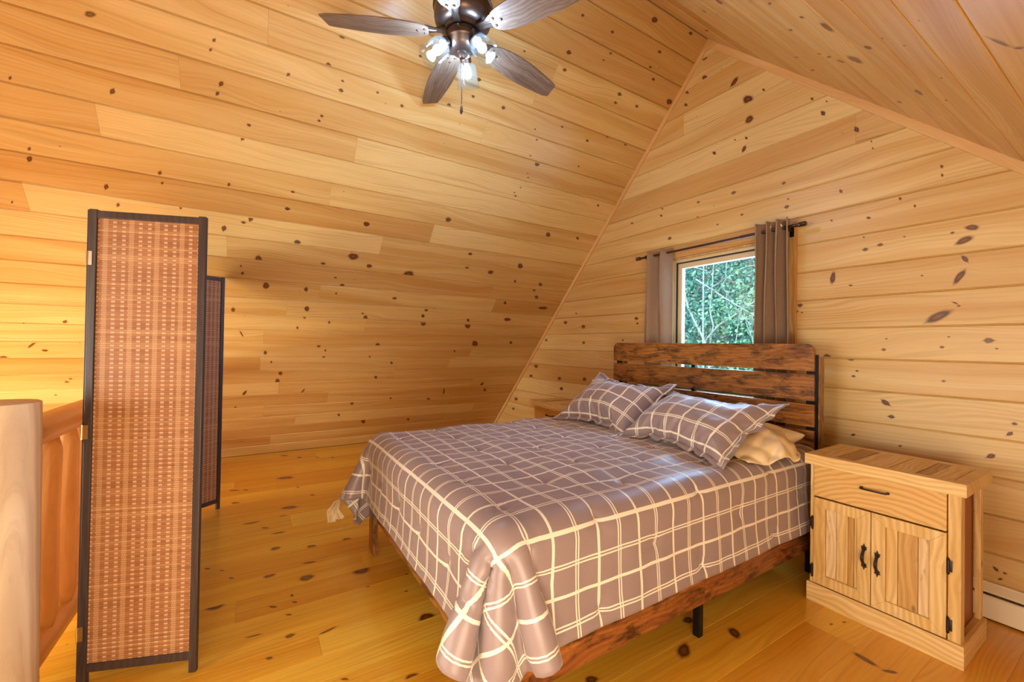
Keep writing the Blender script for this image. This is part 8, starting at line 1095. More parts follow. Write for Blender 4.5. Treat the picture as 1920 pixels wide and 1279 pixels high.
24,1,22,10,-1,32,19,0,27,29,-1,17,-1250,35,11,20,-2,-25,-1,-3,-34,26,1,-20,22,1,-25,19,0,-27,28,1,-18,31,0,-10,33,0,-7,31,1,-13,30,0,-12,32,1,-9,33,0,-6,31,0,-11,33,0,-4,32,1,-8,
33,0,-4,33,0,-2,33,0,-5,33,0,0,33,0,-4,33,0,-4,33,0,0,33,0,1,34,0,0,32,-1,6,33,0,4,33,0,1,34,0,3,32,0,7,32,0,8,33,-1,5,32,0,6,31,0,13,31,0,13,31,0,10,
32,-1,9,27,1,20,30,-1,13,29,0,18,19,1,26,12,-1,31,26,-1,20,26,0,22,-1246,34,15,0,-4,-32,9,0,-32,23,1,-25,26,1,-19,20,0,-27,29,1,-15,32,0,-9,31,1,-13,31,0,-12,32,0,-6,32,1,-9,
31,0,-12,32,0,-9,33,1,-5,33,0,-3,33,0,-5,32,0,-7,34,0,0,32,0,-5,33,0,-3,33,0,2,34,0,1,33,0,0,33,0,-3,33,0,4,33,0,5,33,0,2,33,-1,0,32,0,8,32,0,7,34,0,5,
31,-1,11,31,0,11,32,0,7,32,0,10,30,0,13,27,0,20,30,0,15,29,-1,15,13,0,31,21,1,25,28,-2,19,21,0,25,-1257,32,11,2,-3,-33,19,2,-27,25,0,-21,18,0,-28,24,2,-23,31,0,-12,32,0,-8,
31,1,-13,30,0,-14,32,1,-8,32,0,-8,31,0,-11,33,0,-6,33,1,-4,32,0,-10,33,0,-5,33,0,-3,33,0,-3,33,0,-1,32,0,-5,34,0,0,33,0,2,33,0,-2,33,0,3,33,0,3,33,0,-1,33,0,2,
33,0,5,32,-1,9,33,0,3,33,0,6,32,0,9,30,0,13,32,-1,8,32,0,9,29,0,16,31,0,12,30,0,15,26,0,21,15,0,30,27,-2,19,23,0,24,15,0,29,-1270,28,1,14,1,-30,29,1,-17,18,1,-27,
17,1,-29,27,1,-18,32,0,-10,29,1,-16,31,0,-13,31,1,-10,33,0,-7,31,0,-12,31,1,-9,33,0,-6,33,0,-4,32,0,-9,33,0,-1,33,0,-4,33,0,-4,33,1,-6,33,-1,0,33,1,-3,33,-1,0,33,0,-1,
33,0,2,33,0,2,33,0,3,33,0,1,33,0,7,33,0,4,33,0,4,31,-1,10,32,0,9,33,0,6,32,0,9,30,-1,13,30,0,16,30,0,13,31,0,12,24,0,23,18,0,27,28,-1,19,17,-1,28,12,0,31,
-1271,27,-6,21,2,-26,28,1,-18,14,1,-29,22,1,-25,29,1,-17,31,0,-9,30,1,-16,29,0,-15,32,1,-8,31,0,-12,32,1,-10,32,0,-5,33,0,-7,32,0,-9,33,0,-4,32,0,-6,33,0,-1,33,1,-7,33,0,-4,
33,0,-1,33,0,2,33,0,-2,33,0,-2,33,0,4,33,-1,-1,34,1,1,33,-1,4,32,0,8,33,0,3,33,0,3,32,0,8,32,-1,10,33,0,6,30,0,13,31,0,13,31,-1,8,31,0,13,29,0,16,22,0,25,
27,-1,20,23,0,23,11,-1,32,15,0,29,-1274,27,-7,27,2,-20,21,1,-25,16,1,-30,25,1,-21,31,1,-12,28,0,-17,30,1,-16,31,1,-11,32,0,-8,31,0,-12,31,1,-11,33,0,-7,32,0,-5,32,1,-10,33,0,-6,
33,-1,0,32,1,-7,33,0,-1,33,0,-4,33,0,0,33,0,-4,33,0,-3,34,0,1,33,0,1,33,0,4,33,0,1,32,-1,6,33,0,0,33,0,5,32,0,8,33,-1,8,33,0,2,32,0,9,31,0,11,30,0,15,
31,0,11,31,-1,11,27,0,20,28,0,16,26,-1,21,19,0,27,12,0,31,21,-1,26,-1279,27,-2,25,2,-22,16,1,-29,20,1,-25,29,1,-18,30,1,-13,28,1,-19,29,0,-14,33,1,-8,30,0,-14,32,0,-7,32,0,-9,
33,0,-7,30,1,-13,32,1,-7,33,0,-5,33,-1,1,33,1,-6,32,0,-7,34,0,-2,33,0,-1,33,0,-2,33,0,2,33,-2,5,32,2,-4,34,0,1,33,0,2,32,-1,8,33,0,-1,33,0,3,33,0,5,32,0,9,
33,0,2,30,-1,12,32,0,12,32,0,8,32,0,10,29,0,15,26,-1,20,28,0,19,28,-1,17,14,0,31,19,0,27,24,-2,22,-1285,29,5,21,1,-26,16,1,-29,25,1,-22,31,1,-13,26,1,-21,29,1,-16,31,0,-12,
32,0,-7,30,1,-14,31,0,-11,33,1,-9,32,-1,-4,31,2,-12,33,-2,-1,33,-1,-3,31,3,-11,33,0,-5,33,-1,0,33,-1,3,33,1,-5,33,1,-4,33,-1,0,32,-1,7,34,1,-4,32,-2,6,33,0,3,33,2,-3,
33,0,1,32,-1,8,33,-1,6,33,2,-1,33,0,4,33,0,6,29,-1,15,31,0,11,32,0,9,29,0,18,30,0,13,27,-1,19,26,0,20,16,-1,30,24,-1,21,21,-1,27,-1289,29,7,15,1,-30,21,1,-25,29,1,-17,
28,1,-17,26,1,-21,30,1,-14,32,0,-8,30,1,-13,32,0,-9,31,0,-12,33,-1,-3,31,2,-13,32,0,-9,33,-1,-4,32,-2,4,32,2,-10,33,0,-3,33,-4,5,32,3,-7,33,0,-2,33,-2,1,33,-4,6,31,6,-8,
33,-2,5,33,2,-2,32,-2,7,34,1,-1,32,2,-4,33,0,4,32,-2,10,33,2,-1,32,-2,8,32,-2,10,32,5,-3,32,0,11,31,0,12,28,-1,18,31,0,12,27,0,18,27,-1,21,17,-1,28,26,-1,21,17,-1,28,
-1293,29,5,16,1,-29,25,1,-21,30,1,-16,25,1,-21,27,2,-19,32,0,-11,32,-1,-6,30,1,-14,31,1,-11,33,0,-8,33,-3,-1,31,2,-12,32,-3,-2,33,-6,2,30,7,-11,33,-4,1,33,3,-8,32,-4,6,32,3,-6,
33,0,-2,33,-2,2,32,-7,8,31,8,-10,33,0,1,32,-3,6,33,5,-5,33,1,-1,33,0,0,31,-4,11,33,5,-3,33,0,2,32,-1,8,30,-4,13,32,6,-6,32,1,7,31,0,14,31,0,9,31,0,13,25,0,21,
25,-1,22,28,-1,18,21,-1,26,12,0,31,-1296,28,-1,20,1,-26,30,1,-16,27,1,-19,25,2,-22,29,0,-15,33,-1,-5,30,1,-13,32,1,-10,32,-1,-7,33,-6,0,31,4,-11,33,-2,-5,32,-5,2,32,-9,4,30,9,-13,
33,-1,-2,32,-8,2,31,9,-7,33,-2,0,33,-5,3,31,-10,6,29,12,-10,33,3,-2,33,0,2,33,-3,5,33,1,-1,33,3,-2,31,-9,7,31,11,-6,33,2,3,33,-2,5,29,-8,13,31,10,-8,33,5,0,33,2,3,
30,0,14,32,1,7,30,0,14,31,0,13,24,-1,22,28,-1,19,17,0,28,13,-1,30,-1299,28,-4,25,1,-21,30,1,-15,24,2,-23,28,1,-18,31,0,-12,33,-2,-2,31,1,-13,32,-1,-7,32,-8,3,33,-2,-4,31,4,-11,
32,-9,2,30,-12,6,31,8,-11,33,1,-3,32,-7,2,32,-7,1,30,11,-9,33,-4,2,30,-13,6,33,3,0,29,13,-11,32,0,1,34,-1,2,32,5,-3,34,0,1,31,-7,6,32,-7,5,30,14,-7,32,2,2,30,-11,10,
33,5,4,29,12,-10,33,3,2,33,0,6,31,9,-4,33,2,7,31,0,11,28,-1,17,31,0,14,26,-1,20,13,0,30,14,-1,30,-1298,28,-5,29,1,-17,27,2,-19,24,1,-22,30,1,-14,33,-4,-2,31,1,-10,33,-1,-7,
33,-5,-1,32,-8,3,31,2,-9,33,-4,-2,28,-17,8,33,-6,1,29,10,-11,32,-7,1,32,-12,4,30,10,-9,33,5,-3,31,-11,5,31,-11,5,28,14,-10,32,8,-4,33,2,-1,33,-2,3,33,3,-2,32,-6,5,30,-13,7,
32,6,0,30,14,-7,32,-3,5,32,-8,8,27,16,-9,33,6,-1,33,4,1,32,-2,7,30,12,-6,33,5,0,33,3,4,30,0,13,31,1,14,27,-1,17,16,-1,30,18,-1,28,-1303,28,1,28,1,-17,24,2,-23,28,1,-18,
32,-2,-6,33,-5,1,32,1,-9,33,-4,-3,31,-10,4,33,-3,-3,33,1,-7,31,-11,4,27,-17,8,31,5,-9,33,0,-2,27,-18,7,33,0,-2,30,12,-11,32,-2,2,29,-16,7,33,-1,0,28,15,-10,32,3,-2,34,-2,1,
31,9,-4,33,-5,4,31,-10,6,31,-9,6,28,16,-8,32,5,0,32,-8,7,33,1,4,26,17,-10,33,2,2,33,-2,4,29,15,-7,32,8,-1,33,2,3,33,-2,7,29,15,-3,31,1,11,31,1,13,25,-2,21,18,-1,29,
-1309,29,9,26,2,-20,24,1,-23,33,-5,-2,32,-6,-1,32,3,-9,33,-3,-3,32,-7,1,32,-10,3,32,2,-7,32,-9,2,28,-16,7,31,-10,3,31,8,-12,30,-10,6,28,-17,6,31,10,-9,31,8,-7,31,-11,6,29,-15,7,
29,12,-9,32,8,-4,33,-6,2,33,3,-1,31,11,-4,30,-11,6,30,-14,7,32,4,0,27,17,-9,33,-1,4,31,-9,8,30,13,-7,32,10,-2,32,-6,6,32,6,-1,30,15,-6,32,2,2,32,-7,5,31,12,2,26,20,-7,
32,6,5,32,4,7,30,0,13,23,-1,24,-1313,30,13,24,1,-22,33,-5,-5,30,-12,6,33,-1,-5,32,3,-10,32,-5,-1,32,-10,3,32,-5,0,33,-1,-6,29,-14,6,28,-17,8,32,1,-7,33,1,-4,22,-23,11,33,-3,1,
30,11,-10,32,3,-4,25,-20,10,33,-2,1,28,14,-11,33,-2,2,33,-6,2,31,8,-4,33,7,-2,25,-20,9,33,-4,4,29,14,-7,31,10,-4,31,-10,8,33,1,3,28,16,-9,32,4,2,32,-7,7,30,14,-7,32,7,0,
33,-3,4,33,-3,4,20,24,-11,30,14,0,33,3,8,30,12,-2,32,6,6,29,1,16,-1313,30,9,32,-3,-7,31,-9,3,30,-14,7,32,3,-9,32,1,-8,32,-8,2,32,-9,3,33,-3,-3,32,-8,0,24,-21,10,33,-4,0,
32,2,-7,32,-7,1,20,-24,12,30,9,-11,33,4,-2,33,-2,0,23,-22,10,31,10,-8,32,6,-4,30,-13,7,32,6,-3,33,7,-3,33,1,0,22,-22,10,30,12,-8,31,10,-2,33,5,0,30,-13,9,30,13,-5,31,11,-4,
33,-4,6,32,-2,4,30,13,-6,33,-3,4,30,-13,4,25,21,-6,24,22,-7,32,11,2,32,8,5,29,14,-4,31,11,-2,32,5,8), (-1, 3), 2000.0)
PNX, PNY = 46, 32
def pillow_faces():
    idx = {}; cnt = [0]
    def vid(i, j, s):
        edge = i in (0, PNX-1) or j in (0, PNY-1); k = (i, j, 0 if edge else s)
        if k not in idx: idx[k] = cnt[0]; cnt[0] += 1
        return idx[k]
    fs = []
    for s in (1, -1):
        for j in range(PNY-1):
            for i in range(PNX-1):
                f = (vid(i, j, s), vid(i+1, j, s), vid(i+1, j+1, s), vid(i, j+1, s)); fs.append(f if s == 1 else f[::-1])
    return fs, idx
PF, PI = pillow_faces()
def pillow(name, label, mat, M, sx=1.0, sy=1.0, thick=1.0, bend=0.0, sag=0.0, flange=.03, seed=0, flip=1):
    v = PV.copy(); uv = np.zeros((len(v), 2))
    for (i, j, s), k in PI.items(): uv[k] = ((i/(PNX-1)-.5)*.74*sx*.93, (j/(PNY-1)-.5)*.50*sy*.95)
    v[:, 0] *= flip
    u_ = v[:, 0]/.34; w_ = v[:, 1]/.25
    v[:, 2] *= thick*(1+.10*np.sin(u_*2+seed)-.18*w_)
    v[:, 0] *= sx*.98; v[:, 1] *= sy
    v[:, 2] += .0035*np.sin(u_*9+w_*5+seed)*(1-np.abs(u_)**4)+.003*np.sin(u_*4-w_*11+seed*2)
    v[:, 2] += bend*(u_**2)+sag*w_**2
    # pinched corners stick out a little
    cr = np.clip(np.abs(u_)-.8, 0, 1)*np.clip(np.abs(w_)-.75, 0, 1)
    pk = 1 if flange else -.4
    v[:, 0] += np.sign(u_)*cr*.35*pk; v[:, 1] += np.sign(w_)*cr*.25*pk
    root = meshobj(name, v, PF, mat, None, True, uv)
    sb = root.modifiers.new('s', 'SUBSURF'); sb.levels = 1; sb.render_levels = 1
    root.matrix_world = M
    if label: tag(root, label, 'pillow')
    if flange:
        per = [(i, 0) for i in range(PNX)]+[(PNX-1, j) for j in range(1, PNY)]+[(i, PNY-1) for i in range(PNX-2, -1, -1)]+[(0, j) for j in range(PNY-2, 0, -1)]
        vs = []; u2 = []; n = len(per)
        for a, (i, j) in enumerate(per):
            k = PI[(i, j, 0)]; p = Vector(v[k]); ku = uv[k]
            d = Vector((p.x/(.34*sx), p.y/(.25*sy), 0)); ax = abs(d.x); ay = abs(d.y)
            o = Vector(((1 if d.x > 0 else -1) if i in (0, PNX-1) else 0, (1 if d.y > 0 else -1) if j in (0, PNY-1) else 0, 0))
            for q, w in enumerate((-.35, .45, 1)):
                f = flange*w
                vs.append(tuple(p+o*f+Vector((0, 0, (.008*math.sin(a*.9+seed)+.005*math.sin(a*.37))*max(0, w))))); u2.append((ku[0]+o.x*f, ku[1]+o.y*f))
        fs = []
        for a in range(n):
            b = (a+1) % n
            for q in (0, 1): fs.append((a*3+q, b*3+q, b*3+q+1, a*3+q+1))
        fl_ = meshobj('flange', vs, fs, mat, root, True, u2)
        s = fl_.modifiers.new('s', 'SOLIDIFY'); s.thickness = .006; s.offset = 0
    return root
def pose(loc, tilt, yaw, roll=0):
    return Matrix.Translation(loc) @ Matrix.Rotation(yaw, 4, 'Z') @ Matrix.Rotation(tilt, 4, 'X') @ Matrix.Rotation(roll, 4, 'Z')
pillow('pillow_sham', 'taupe checked pillow sham on the left half of the bed, against the headboard', M_SHAM, pose((-2.285, 2.30, .905), R_(36), R_(5), R_(-5)), 1.02, 1.08, .95, seed=1)
pillow('pillow_sham', 'taupe checked pillow sham on the right half of the bed, overlapping its neighbour', M_SHAM, pose((-1.575, 2.275, .880), R_(27), R_(-5), R_(1)), 1.06, 1.12, 1.0, seed=4, flip=-1)
SLEEP = pillow('sleeping_pillow', 'cream sleeping pillow showing behind the right checked sham', M_SHEET, pose((-1.50, 2.60, .80), R_(6), R_(-6)), .92, .90, .62, flange=.0, seed=7)

def crumple(name, mat, parent, rows, seed, n=44, thick=.003):
    '''rows: guide polylines (each a list of 3-D points) swept into a sheet with creases'''
    rs = random.Random(seed); ph = [rs.uniform(0, 6.3) for _ in range(8)]
    R = []
    for r in rows:
        p = [Vector(q) for q in r]; out = []
        for i in range(n):
            s = i/(n-1)*(len(p)-1); k = min(int(s), len(p)-2); out.append(p[k].lerp(p[k+1], s-k))
        R.append(out)
    m = 26; vs = []; uv = []; fs = []
    for j in range(m):
        s = j/(m-1)*(len(R)-1); k = min(int(s), len(R)-2)
        for i in range(n):
            c = R[k][i].lerp(R[k+1][i], s-k); u, v = i/(n-1), j/(m-1)
            w = .016*(abs(math.sin(7*u+3*v+ph[0]))-.5)*(.3+v)+.012*(abs(math.sin(13*u-6*v+ph[1]))-.5)*v+.010*abs(math.sin(9*v+7*u+ph[2]))+.004*math.sin(31*u+17*v+ph[3])*v
            vs.append((c.x+w*.7, c.y-w*.5, c.z+w*.8)); uv.append((u*.4, v*.3))
    for j in range(m-1):
        for i in range(n-1): q = j*n+i; fs.append((q, q+1, q+n+1, q+n))
    o = meshobj(name, vs, fs, mat, parent, True, uv); s_ = o.modifiers.new('s', 'SOLIDIFY'); s_.thickness = thick; s_.offset = 0
    return o
cp = SLEEP; inv = cp.matrix_world.inverted()
L_ = lambda pts: [tuple(inv @ Vector(q)) for q in pts]
crumple('pillowcase_hem', M_SHEET, cp, [L_(r_) for r_ in ([(-1.42, 2.26, .80), (-1.35, 2.36, .86), (-1.33, 2.48, .89), (-1.35, 2.62, .86), (-1.36, 2.69, .80)], [(-1.34, 2.22, .775), (-1.27, 2.34, .84), (-1.23, 2.46, .875), (-1.24, 2.60, .85), (-1.27, 2.69, .79)], [(-1.27, 2.19, .755), (-1.20, 2.29, .79), (-1.155, 2.42, .83), (-1.15, 2.56, .80), (-1.19, 2.66, .76)], [(-1.20, 2.18, .73), (-1.14, 2.28, .73), (-1.115, 2.38, .755), (-1.10, 2.50, .73), (-1.13, 2.58, .73)])], 3)

sheet = crumple('cream_sheet', M_SHEET, None, [[(-2.79, .76, .374), (-2.72, .70, .374)], [(-2.90, .60, .345), (-2.83, .53, .345)], [(-2.97, .52, .29), (-2.91, .47, .29)], [(-2.99, .52, .21), (-2.95, .44, .22)], [(-2.98, .55, .15), (-2.97, .44, .13)]], 6, 24)
tag(sheet, 'cream bed sheet corner hanging out below the comforter at the far foot corner', 'sheet')

# ---------------------------------------------------------------- nightstands
def hinge(parent, x, y, z, mat=M_IRON):
    bm = bmesh.new()
    add_tube(bm, [(x, y-.006, z-.026), (x, y-.006, z+.026)], .0045, 10); add_box(bm, x-.010, x+.012, y-.004, y, z-.024, z+.024, .001)
    for s in (-1, 1): add_lathe(bm, [(0, 0), (.006, .003), (.003, .008), (0, .012)], 8, Matrix.Translation((x, y-.006, z+s*.026)) @ (Matrix.Identity(4) if s > 0 else Matrix.Rotation(math.pi, 4, 'X')))
    return bmobj('hinge', bm, mat, parent, True, 35)
def nightstand(label, loc, group):
    """front faces -Y; origin on the floor, middle of the front of the plinth"""
    r = thing('nightstand', label, 'nightstand', loc, 0, group)
    W2 = .2925; F = .012; BK = .375; T = .785
    box('plinth', -W2, W2, 0, .02, 0, .098, M_RECX, r, .004)
    for a in (W2-.02, -W2): box('plinth_side', a, a+.02, .0205, BK, 0, .098, M_RECY, r, .004)
    for s in (-1, 1):
        a, b = (W2-.052, W2-.012) if s > 0 else (-W2+.012, -W2+.030)
        box('front_stile', a, b, F, F+.02, .098, T-.056, M_RECZ, r, .003)
        a = W2-.032 if s > 0 else -W2+.012
        box('side_stile', a, a+.02, F+.021, F+.055, .098, T-.056, M_RECZ, r, .003)
        box('side_batten', a+.004-.006*s, a+.016-.006*s, F+.058, F+.088, .098, T-.056, M_RECZK, r, .002)
        box('side_stile', a, a+.02, BK-.045, BK, .0985, T-.056, M_RECZ, r, .003)
        a = W2-.054 if s > 0 else -W2+.040
        box('side_panel', a, a+.014, F+.075, BK-.02, .085, T-.056, M_RECD, r, 0)
    box('back_panel', -W2+.06, W2-.06, BK-.03, BK-.018, .05, T-.056, M_RECD, r, 0)
    for z in (.096, .535): box('shelf', -W2+.06, W2-.06, F+.03, BK-.035, z, z+.014, M_RECX, r, 0)
    # top: mitred border with boards laid front to back
    tp = thing('top', None, None); tp.parent = r
    X0, X1, Y0, Y1 = -W2+.008, W2+.014, -.045, BK+.012; w = .045; Z0, Z1 = T-.054, T
    bm = bmesh.new()
    for poly in ([(X0, Y0), (X1, Y0), (X1-w, Y0+w), (X0+w, Y0+w)], [(X1, Y0), (X1, Y1), (X1-w, Y1-w), (X1-w, Y0+w)], [(X1, Y1), (X0, Y1), (X0+w, Y1-w), (X1-w, Y1-w)], [(X0, Y1), (X0, Y0), (X0+w, Y0+w), (X0+w, Y1-w)]):
        add_prism(bm, poly, Z0, Z1, None, .003)
    bmobj('border', bm, M_RECX, tp)
    ws = [.075, .07, .06, .075, .09, .045, .075]; tot = sum(ws); px = X0+w; k = (X1-X0-2*w)/tot
    for i, q in enumerate(ws):
        o = box('top_board', px+.0014, px+q*k-.0014, Y0+w+.0006, Y1-w-.0006, Z0+.01, Z1-.0012*(i % 3), (M_RECY, M_RECYD, M_RECY, M_RECYP, M_RECY, M_RECYD, M_RECY)[i], tp, .0015); px += q*k
    # drawer
    dx0, dx1 = -W2+.032, W2-.055
    d = box('drawer', dx0, dx1, F-.010, F+.018, .560, T-.060, M_DRAWER, r, .002)
    bm = bmesh.new(); cx = (dx0+dx1)/2+.005; hz = .662
    add_tube(bm, [(cx-.05, F-.012, hz), (cx-.05, F-.030, hz), (cx-.040, F-.036, hz), (cx+.040, F-.036, hz), (cx+.05, F-.030, hz), (cx+.05, F-.012, hz)], .004, 10)
    for s in (-1, 1): add_box(bm, cx+s*.05-.006, cx+s*.05+.006, F-.0125, F-.0103, hz-.006, hz+.006, .001)
    bmobj('handle', bm, M_IRON, d, True, 35)
    # doors
    mid = (dx0+dx1)/2-.008
    for s, (a, b) in ((-1, (dx0, mid-.0015)), (1, (mid+.0015, dx1))):
        z0, z1 = .104, .552; fw = .052
        dr = thing('door', None, None); dr.parent = r
        bm = bmesh.new()
        for poly in ([(a, z0), (b, z0), (b-fw, z0+fw), (a+fw, z0+fw)], [(b, z0), (b, z1), (b-fw, z1-fw), (b-fw, z0+fw)], [(b, z1), (a, z1), (a+fw, z1-fw), (b-fw, z1-fw)], [(a, z1), (a, z0), (a+fw, z0+fw), (a+fw, z1-fw)]):
            add_prism(bm, poly, 0, .022, Matrix(((1, 0, 0, 0), (0, 0, 1, F-.010), (0, 1, 0, 0), (0, 0, 0, 1))), .002)
        bmobj('door_frame', bm, M_RECZ, dr)
        ins = [.34, .36, .18, .12] if s < 0 else [.28, .46, .26]; px = a+fw; wd = b-a-2*fw
        for i, q in enumerate(ins):
            mm = ((M_RECZP, M_RECZ, M_RECZK, M_RECZ) if s < 0 else (M_RECZ, M_RECZK, M_RECZP))[i]
            box('door_board', px+.001, px+q*wd-.001, F+.001+.0006*(i % 2), F+.011, z0+fw+.0005, z1-fw-.0005, mm, dr, .0012); px += q*wd
        hx = (b-.024) if s < 0 else (a+.024); hz = .318+.012*(s < 0)
        bm = bmesh.new(); y = F-.0105
        pts = [(hx, y-.006-.020*math.sin(math.pi*t), hz-.035+.07*t) for t in [k/8 for k in range(9)]]
        add_tube(bm, pts, [.0065, .006, .0065, .007, .0075, .007, .0065, .006, .0065], 10)
        for q in (-1, 1):
            c = hz+q*.040; sh = [(0, -.014*q), (.011, -.004*q), (.009, .003*q), (.013, .008*q), (.005, .010*q), (0, .024*q), (-.005, .010*q), (-.013, .008*q), (-.009, .003*q), (-.011, -.004*q)]
            if q < 0: sh = sh[::-1]
            add_prism(bm, [(hx+u, c+v) for u, v in sh], 0, .0025, Matrix(((1, 0, 0, 0), (0, 0, -1, y), (0, 1, 0, 0), (0, 0, 0, 1))), 0)
            add_lathe(bm, [(0, .006), (.003, .005), (.005, .002), (.005, 0)], 10, Matrix.Translation((hx, y-.002, c+q*.002)) @ Matrix.Rotation(math.pi/2, 4, 'X'))
        bmobj('handle', bm, M_IRON, dr, True, 35)
        for hz2 in (.165, .415): hinge(dr, (b+.006) if s > 0 else (a-.006), F-.002 if s > 0 else F-.004, hz2)
    return r
M_RECYD = objwood('reclaimed_board_dark', (.44, .23, .07), (.54, .32, .10), (.24, .10, .03), axis='Y', blotch=(.3, .14, .05), bl=(.52, .7), fl=.6)
M_RECYP = objwood('reclaimed_board_pale', (.78, .52, .20), (.86, .66, .34), (.5, .26, .08), axis='Y')
M_RECZP = objwood('reclaimed_upright_pale', (.76, .56, .30), (.84, .68, .42), (.45, .26, .10), axis='Z', blotch=(.22, .10, .05), bl=(.57, .68), fl=.7)
M_RECZK = objwood('reclaimed_upright_amber', (.56, .32, .09), (.70, .46, .17), (.34, .15, .045), axis='Z', blotch=(.28, .13, .04), bl=(.55, .72), fl=.5)
def drawer_front():
    t = NT('cathedral_grain_pine'); o = t.n('ShaderNodeTexCoord').outputs['Object']; x, y, z = t.sep(o)
    xx = t.math('MULTIPLY', t.math('ADD', x, -.05), 1.0); zz = t.math('ADD', z, -.50)
    d = t.math('ADD', t.math('MULTIPLY', t.math('MULTIPLY', xx, xx), 1.1), t.math('ADD', zz, t.math('MULTIPLY', t.noise(t.xyz(t.math('MULTIPLY', x, 5), t.math('MULTIPLY', z, 10)), 1, 2), .05)))
    r = t.math('POWER', t.math('ABSOLUTE', t.math('SINE', t.math('MULTIPLY', d, 120))), 3)
    f = t.noise(t.xyz(t.math('MULTIPLY', x, 7), t.math('MULTIPLY', z, 240)), 1, 3, .6)
    c = t.mix(t.math('MULTIPLY', r, .6), (.76, .52, .19), (.50, .25, .07)); c = t.mix(t.math('MULTIPLY', f, .3), c, (.50, .26, .08))
    return t.set(c, .42, None, f, .1, .001)
M_DRAWER = drawer_front()
nightstand('reclaimed pine nightstand at the right side of the bed with a drawer and two doors', (-.782, 2.54, 0), 'matching reclaimed pine nightstands')
nightstand('reclaimed pine nightstand mostly hidden beyond the far left side of the bed', (-3.20, 2.425, 0), 'matching reclaimed pine nightstands')

# ---------------------------------------------------------------- folding screen
scr = thing('folding_screen', 'folding room divider with dark frames and woven bamboo panels beside the log railing', 'room divider', (-3.0, -.40, 0))
PP = [(-2.10, -.165), (-2.237, -.545), (-2.630, -.440), (-3.025, -.548), (-3.415, -.430), (-3.800, -.540), (-4.04, -.20)]
H_ = 1.83
for i in range(6):
    a = Vector((*PP[i], 0)); b = Vector((*PP[i+1], 0)); d = (b-a); L = d.length-.006; d.normalize()
    pr = thing('screen_panel', None, None, loc=(a+d*.003-Vector((-3.0, -.40, 0)))); pr.rotation_euler = (0, 0, math.atan2(d.y, d.x)); pr.parent = scr
    bm = bmesh.new(); t = .010; sw = .026
    add_box(bm, 0, sw, -t, t, 0, H_, .002); add_box(bm, L-sw, L, -t, t, 0, H_, .002)
    add_box(bm, sw, L-sw, -t+.001, t-.001, H_-.032, H_-.004, .002); add_box(bm, sw, L-sw, -t+.001, t-.001, .050, .082, .002)
    bmobj('panel_frame', bm, M_ESP, pr)
    u0 = .013
    vs = [(sw-.002, -.003, .078), (L-sw+.002, -.003, .078), (L-sw+.002, -.003, H_-.030), (sw-.002, -.003, H_-.030), (sw-.002, .003, .078), (L-sw+.002, .003, .078), (L-sw+.002, .003, H_-.030), (sw-.002, .003, H_-.030)]
    fs = [(0, 1, 2, 3), (5, 4, 7, 6), (4, 0, 3, 7), (1, 5, 6, 2), (3, 2, 6, 7), (4, 5, 1, 0)]
    meshobj('woven_panel', vs, fs, M_WEAVE, pr, False, [(v[0]+u0, v[2]) for v in vs])
    if i < 5:
        for z in (.20, .97, 1.64):
            bm = bmesh.new(); s = (1 if i % 2 == 0 else -1)*(-1 if i == 0 else 1)
            add_tube(bm, [(L+.003, s*.0-s*(t+.003), z-.028), (L+.003, s*.0-s*(t+.003), z+.028)], .0032, 8)
            yy = sorted((-s*t, -s*(t+.0018))); add_box(bm, L-.014, L+.003, yy[0], yy[1], z-.027, z+.027, .0004)
            add_box(bm, L, L+.0022, -t*.9, t*.9, z-.027, z+.027, .0004)
            bmobj('hinge', bm, M_NICKEL if z > 1.2 else M_BRASS, pr)

# ---------------------------------------------------------------- log railing
def log(name, p0, p1, r0, r1, mat, parent, seed, n=28, rings=26, flare=False, lump=.006):
    rs = random.Random(seed); p0, p1 = Vector(p0), Vector(p1); t = (p1-p0).normalized(); a = Vector((0, 0, 1)) if abs(t.z) < .9 else Vector((1, 0, 0))
    nn = t.cross(a).normalized(); b = t.cross(nn); bm = bmesh.new(); R = []
    ph = [rs.uniform(0, 6.3) for _ in range(6)]
    for i in range(rings):
        s = i/(rings-1); rr = r0+(r1-r0)*s
        if flare: rr *= 1 if .06 < s < .94 else (.72+.28*min(s, 1-s)/.06)
        c = p0.lerp(p1, s)+(nn*math.sin(5*s+ph[0])+b*math.sin(4*s+ph[1]))*lump*.8
        ring_ = []
        for k in range(n):
            an = 2*math.pi*k/n
            q = rr+lump*(.5*math.sin(2*an+3*s+ph[2])+.35*math.sin(3*an-5*s+ph[3])+.3*math.sin(an+9*s+ph[4]))
            ring_.append(bm.verts.new(c+(nn*math.cos(an)+b*math.sin(an))*q))
        R.append(ring_)
    for i in range(rings-1):
        for k in range(n): bm.faces.new((R[i][k], R[i][(k+1) % n], R[i+1][(k+1) % n], R[i+1][k]))
    for rg, sgn in ((R[0], -1), (R[-1], 1)):
        inner = [bm.verts.new(v.co*1.0+t*sgn*.004+( (p0 if sgn < 0 else p1)-v.co)*.06) for v in rg]
        for k in range(n): bm.faces.new((rg[k], rg[(k+1) % n], inner[(k+1) % n], inner[k]))
        c = bm.verts.new((p0 if sgn < 0 else p1)+t*sgn*.005)
        for k in range(n): bm.faces.new((inner[k], inner[(k+1) % n], c))
    return bmobj(name, bm, mat, parent, True, 45)
ry = -.71
rail = thing('log_railing', 'peeled log railing with round balusters behind the folding screen', 'railing', (-2.2, ry, 0))
LO = Vector((-2.2, ry, 0))
log('top_rail', (-.0, 0, .965), (-3.3, 0, .965), .058, .052, M_LOGX, rail, 1, rings=50, lump=.004)
log('bottom_rail', (-.0, 0, .105), (-3.3, 0, .105), .052, .048, M_LOGX, rail, 2, rings=50, lump=.004)
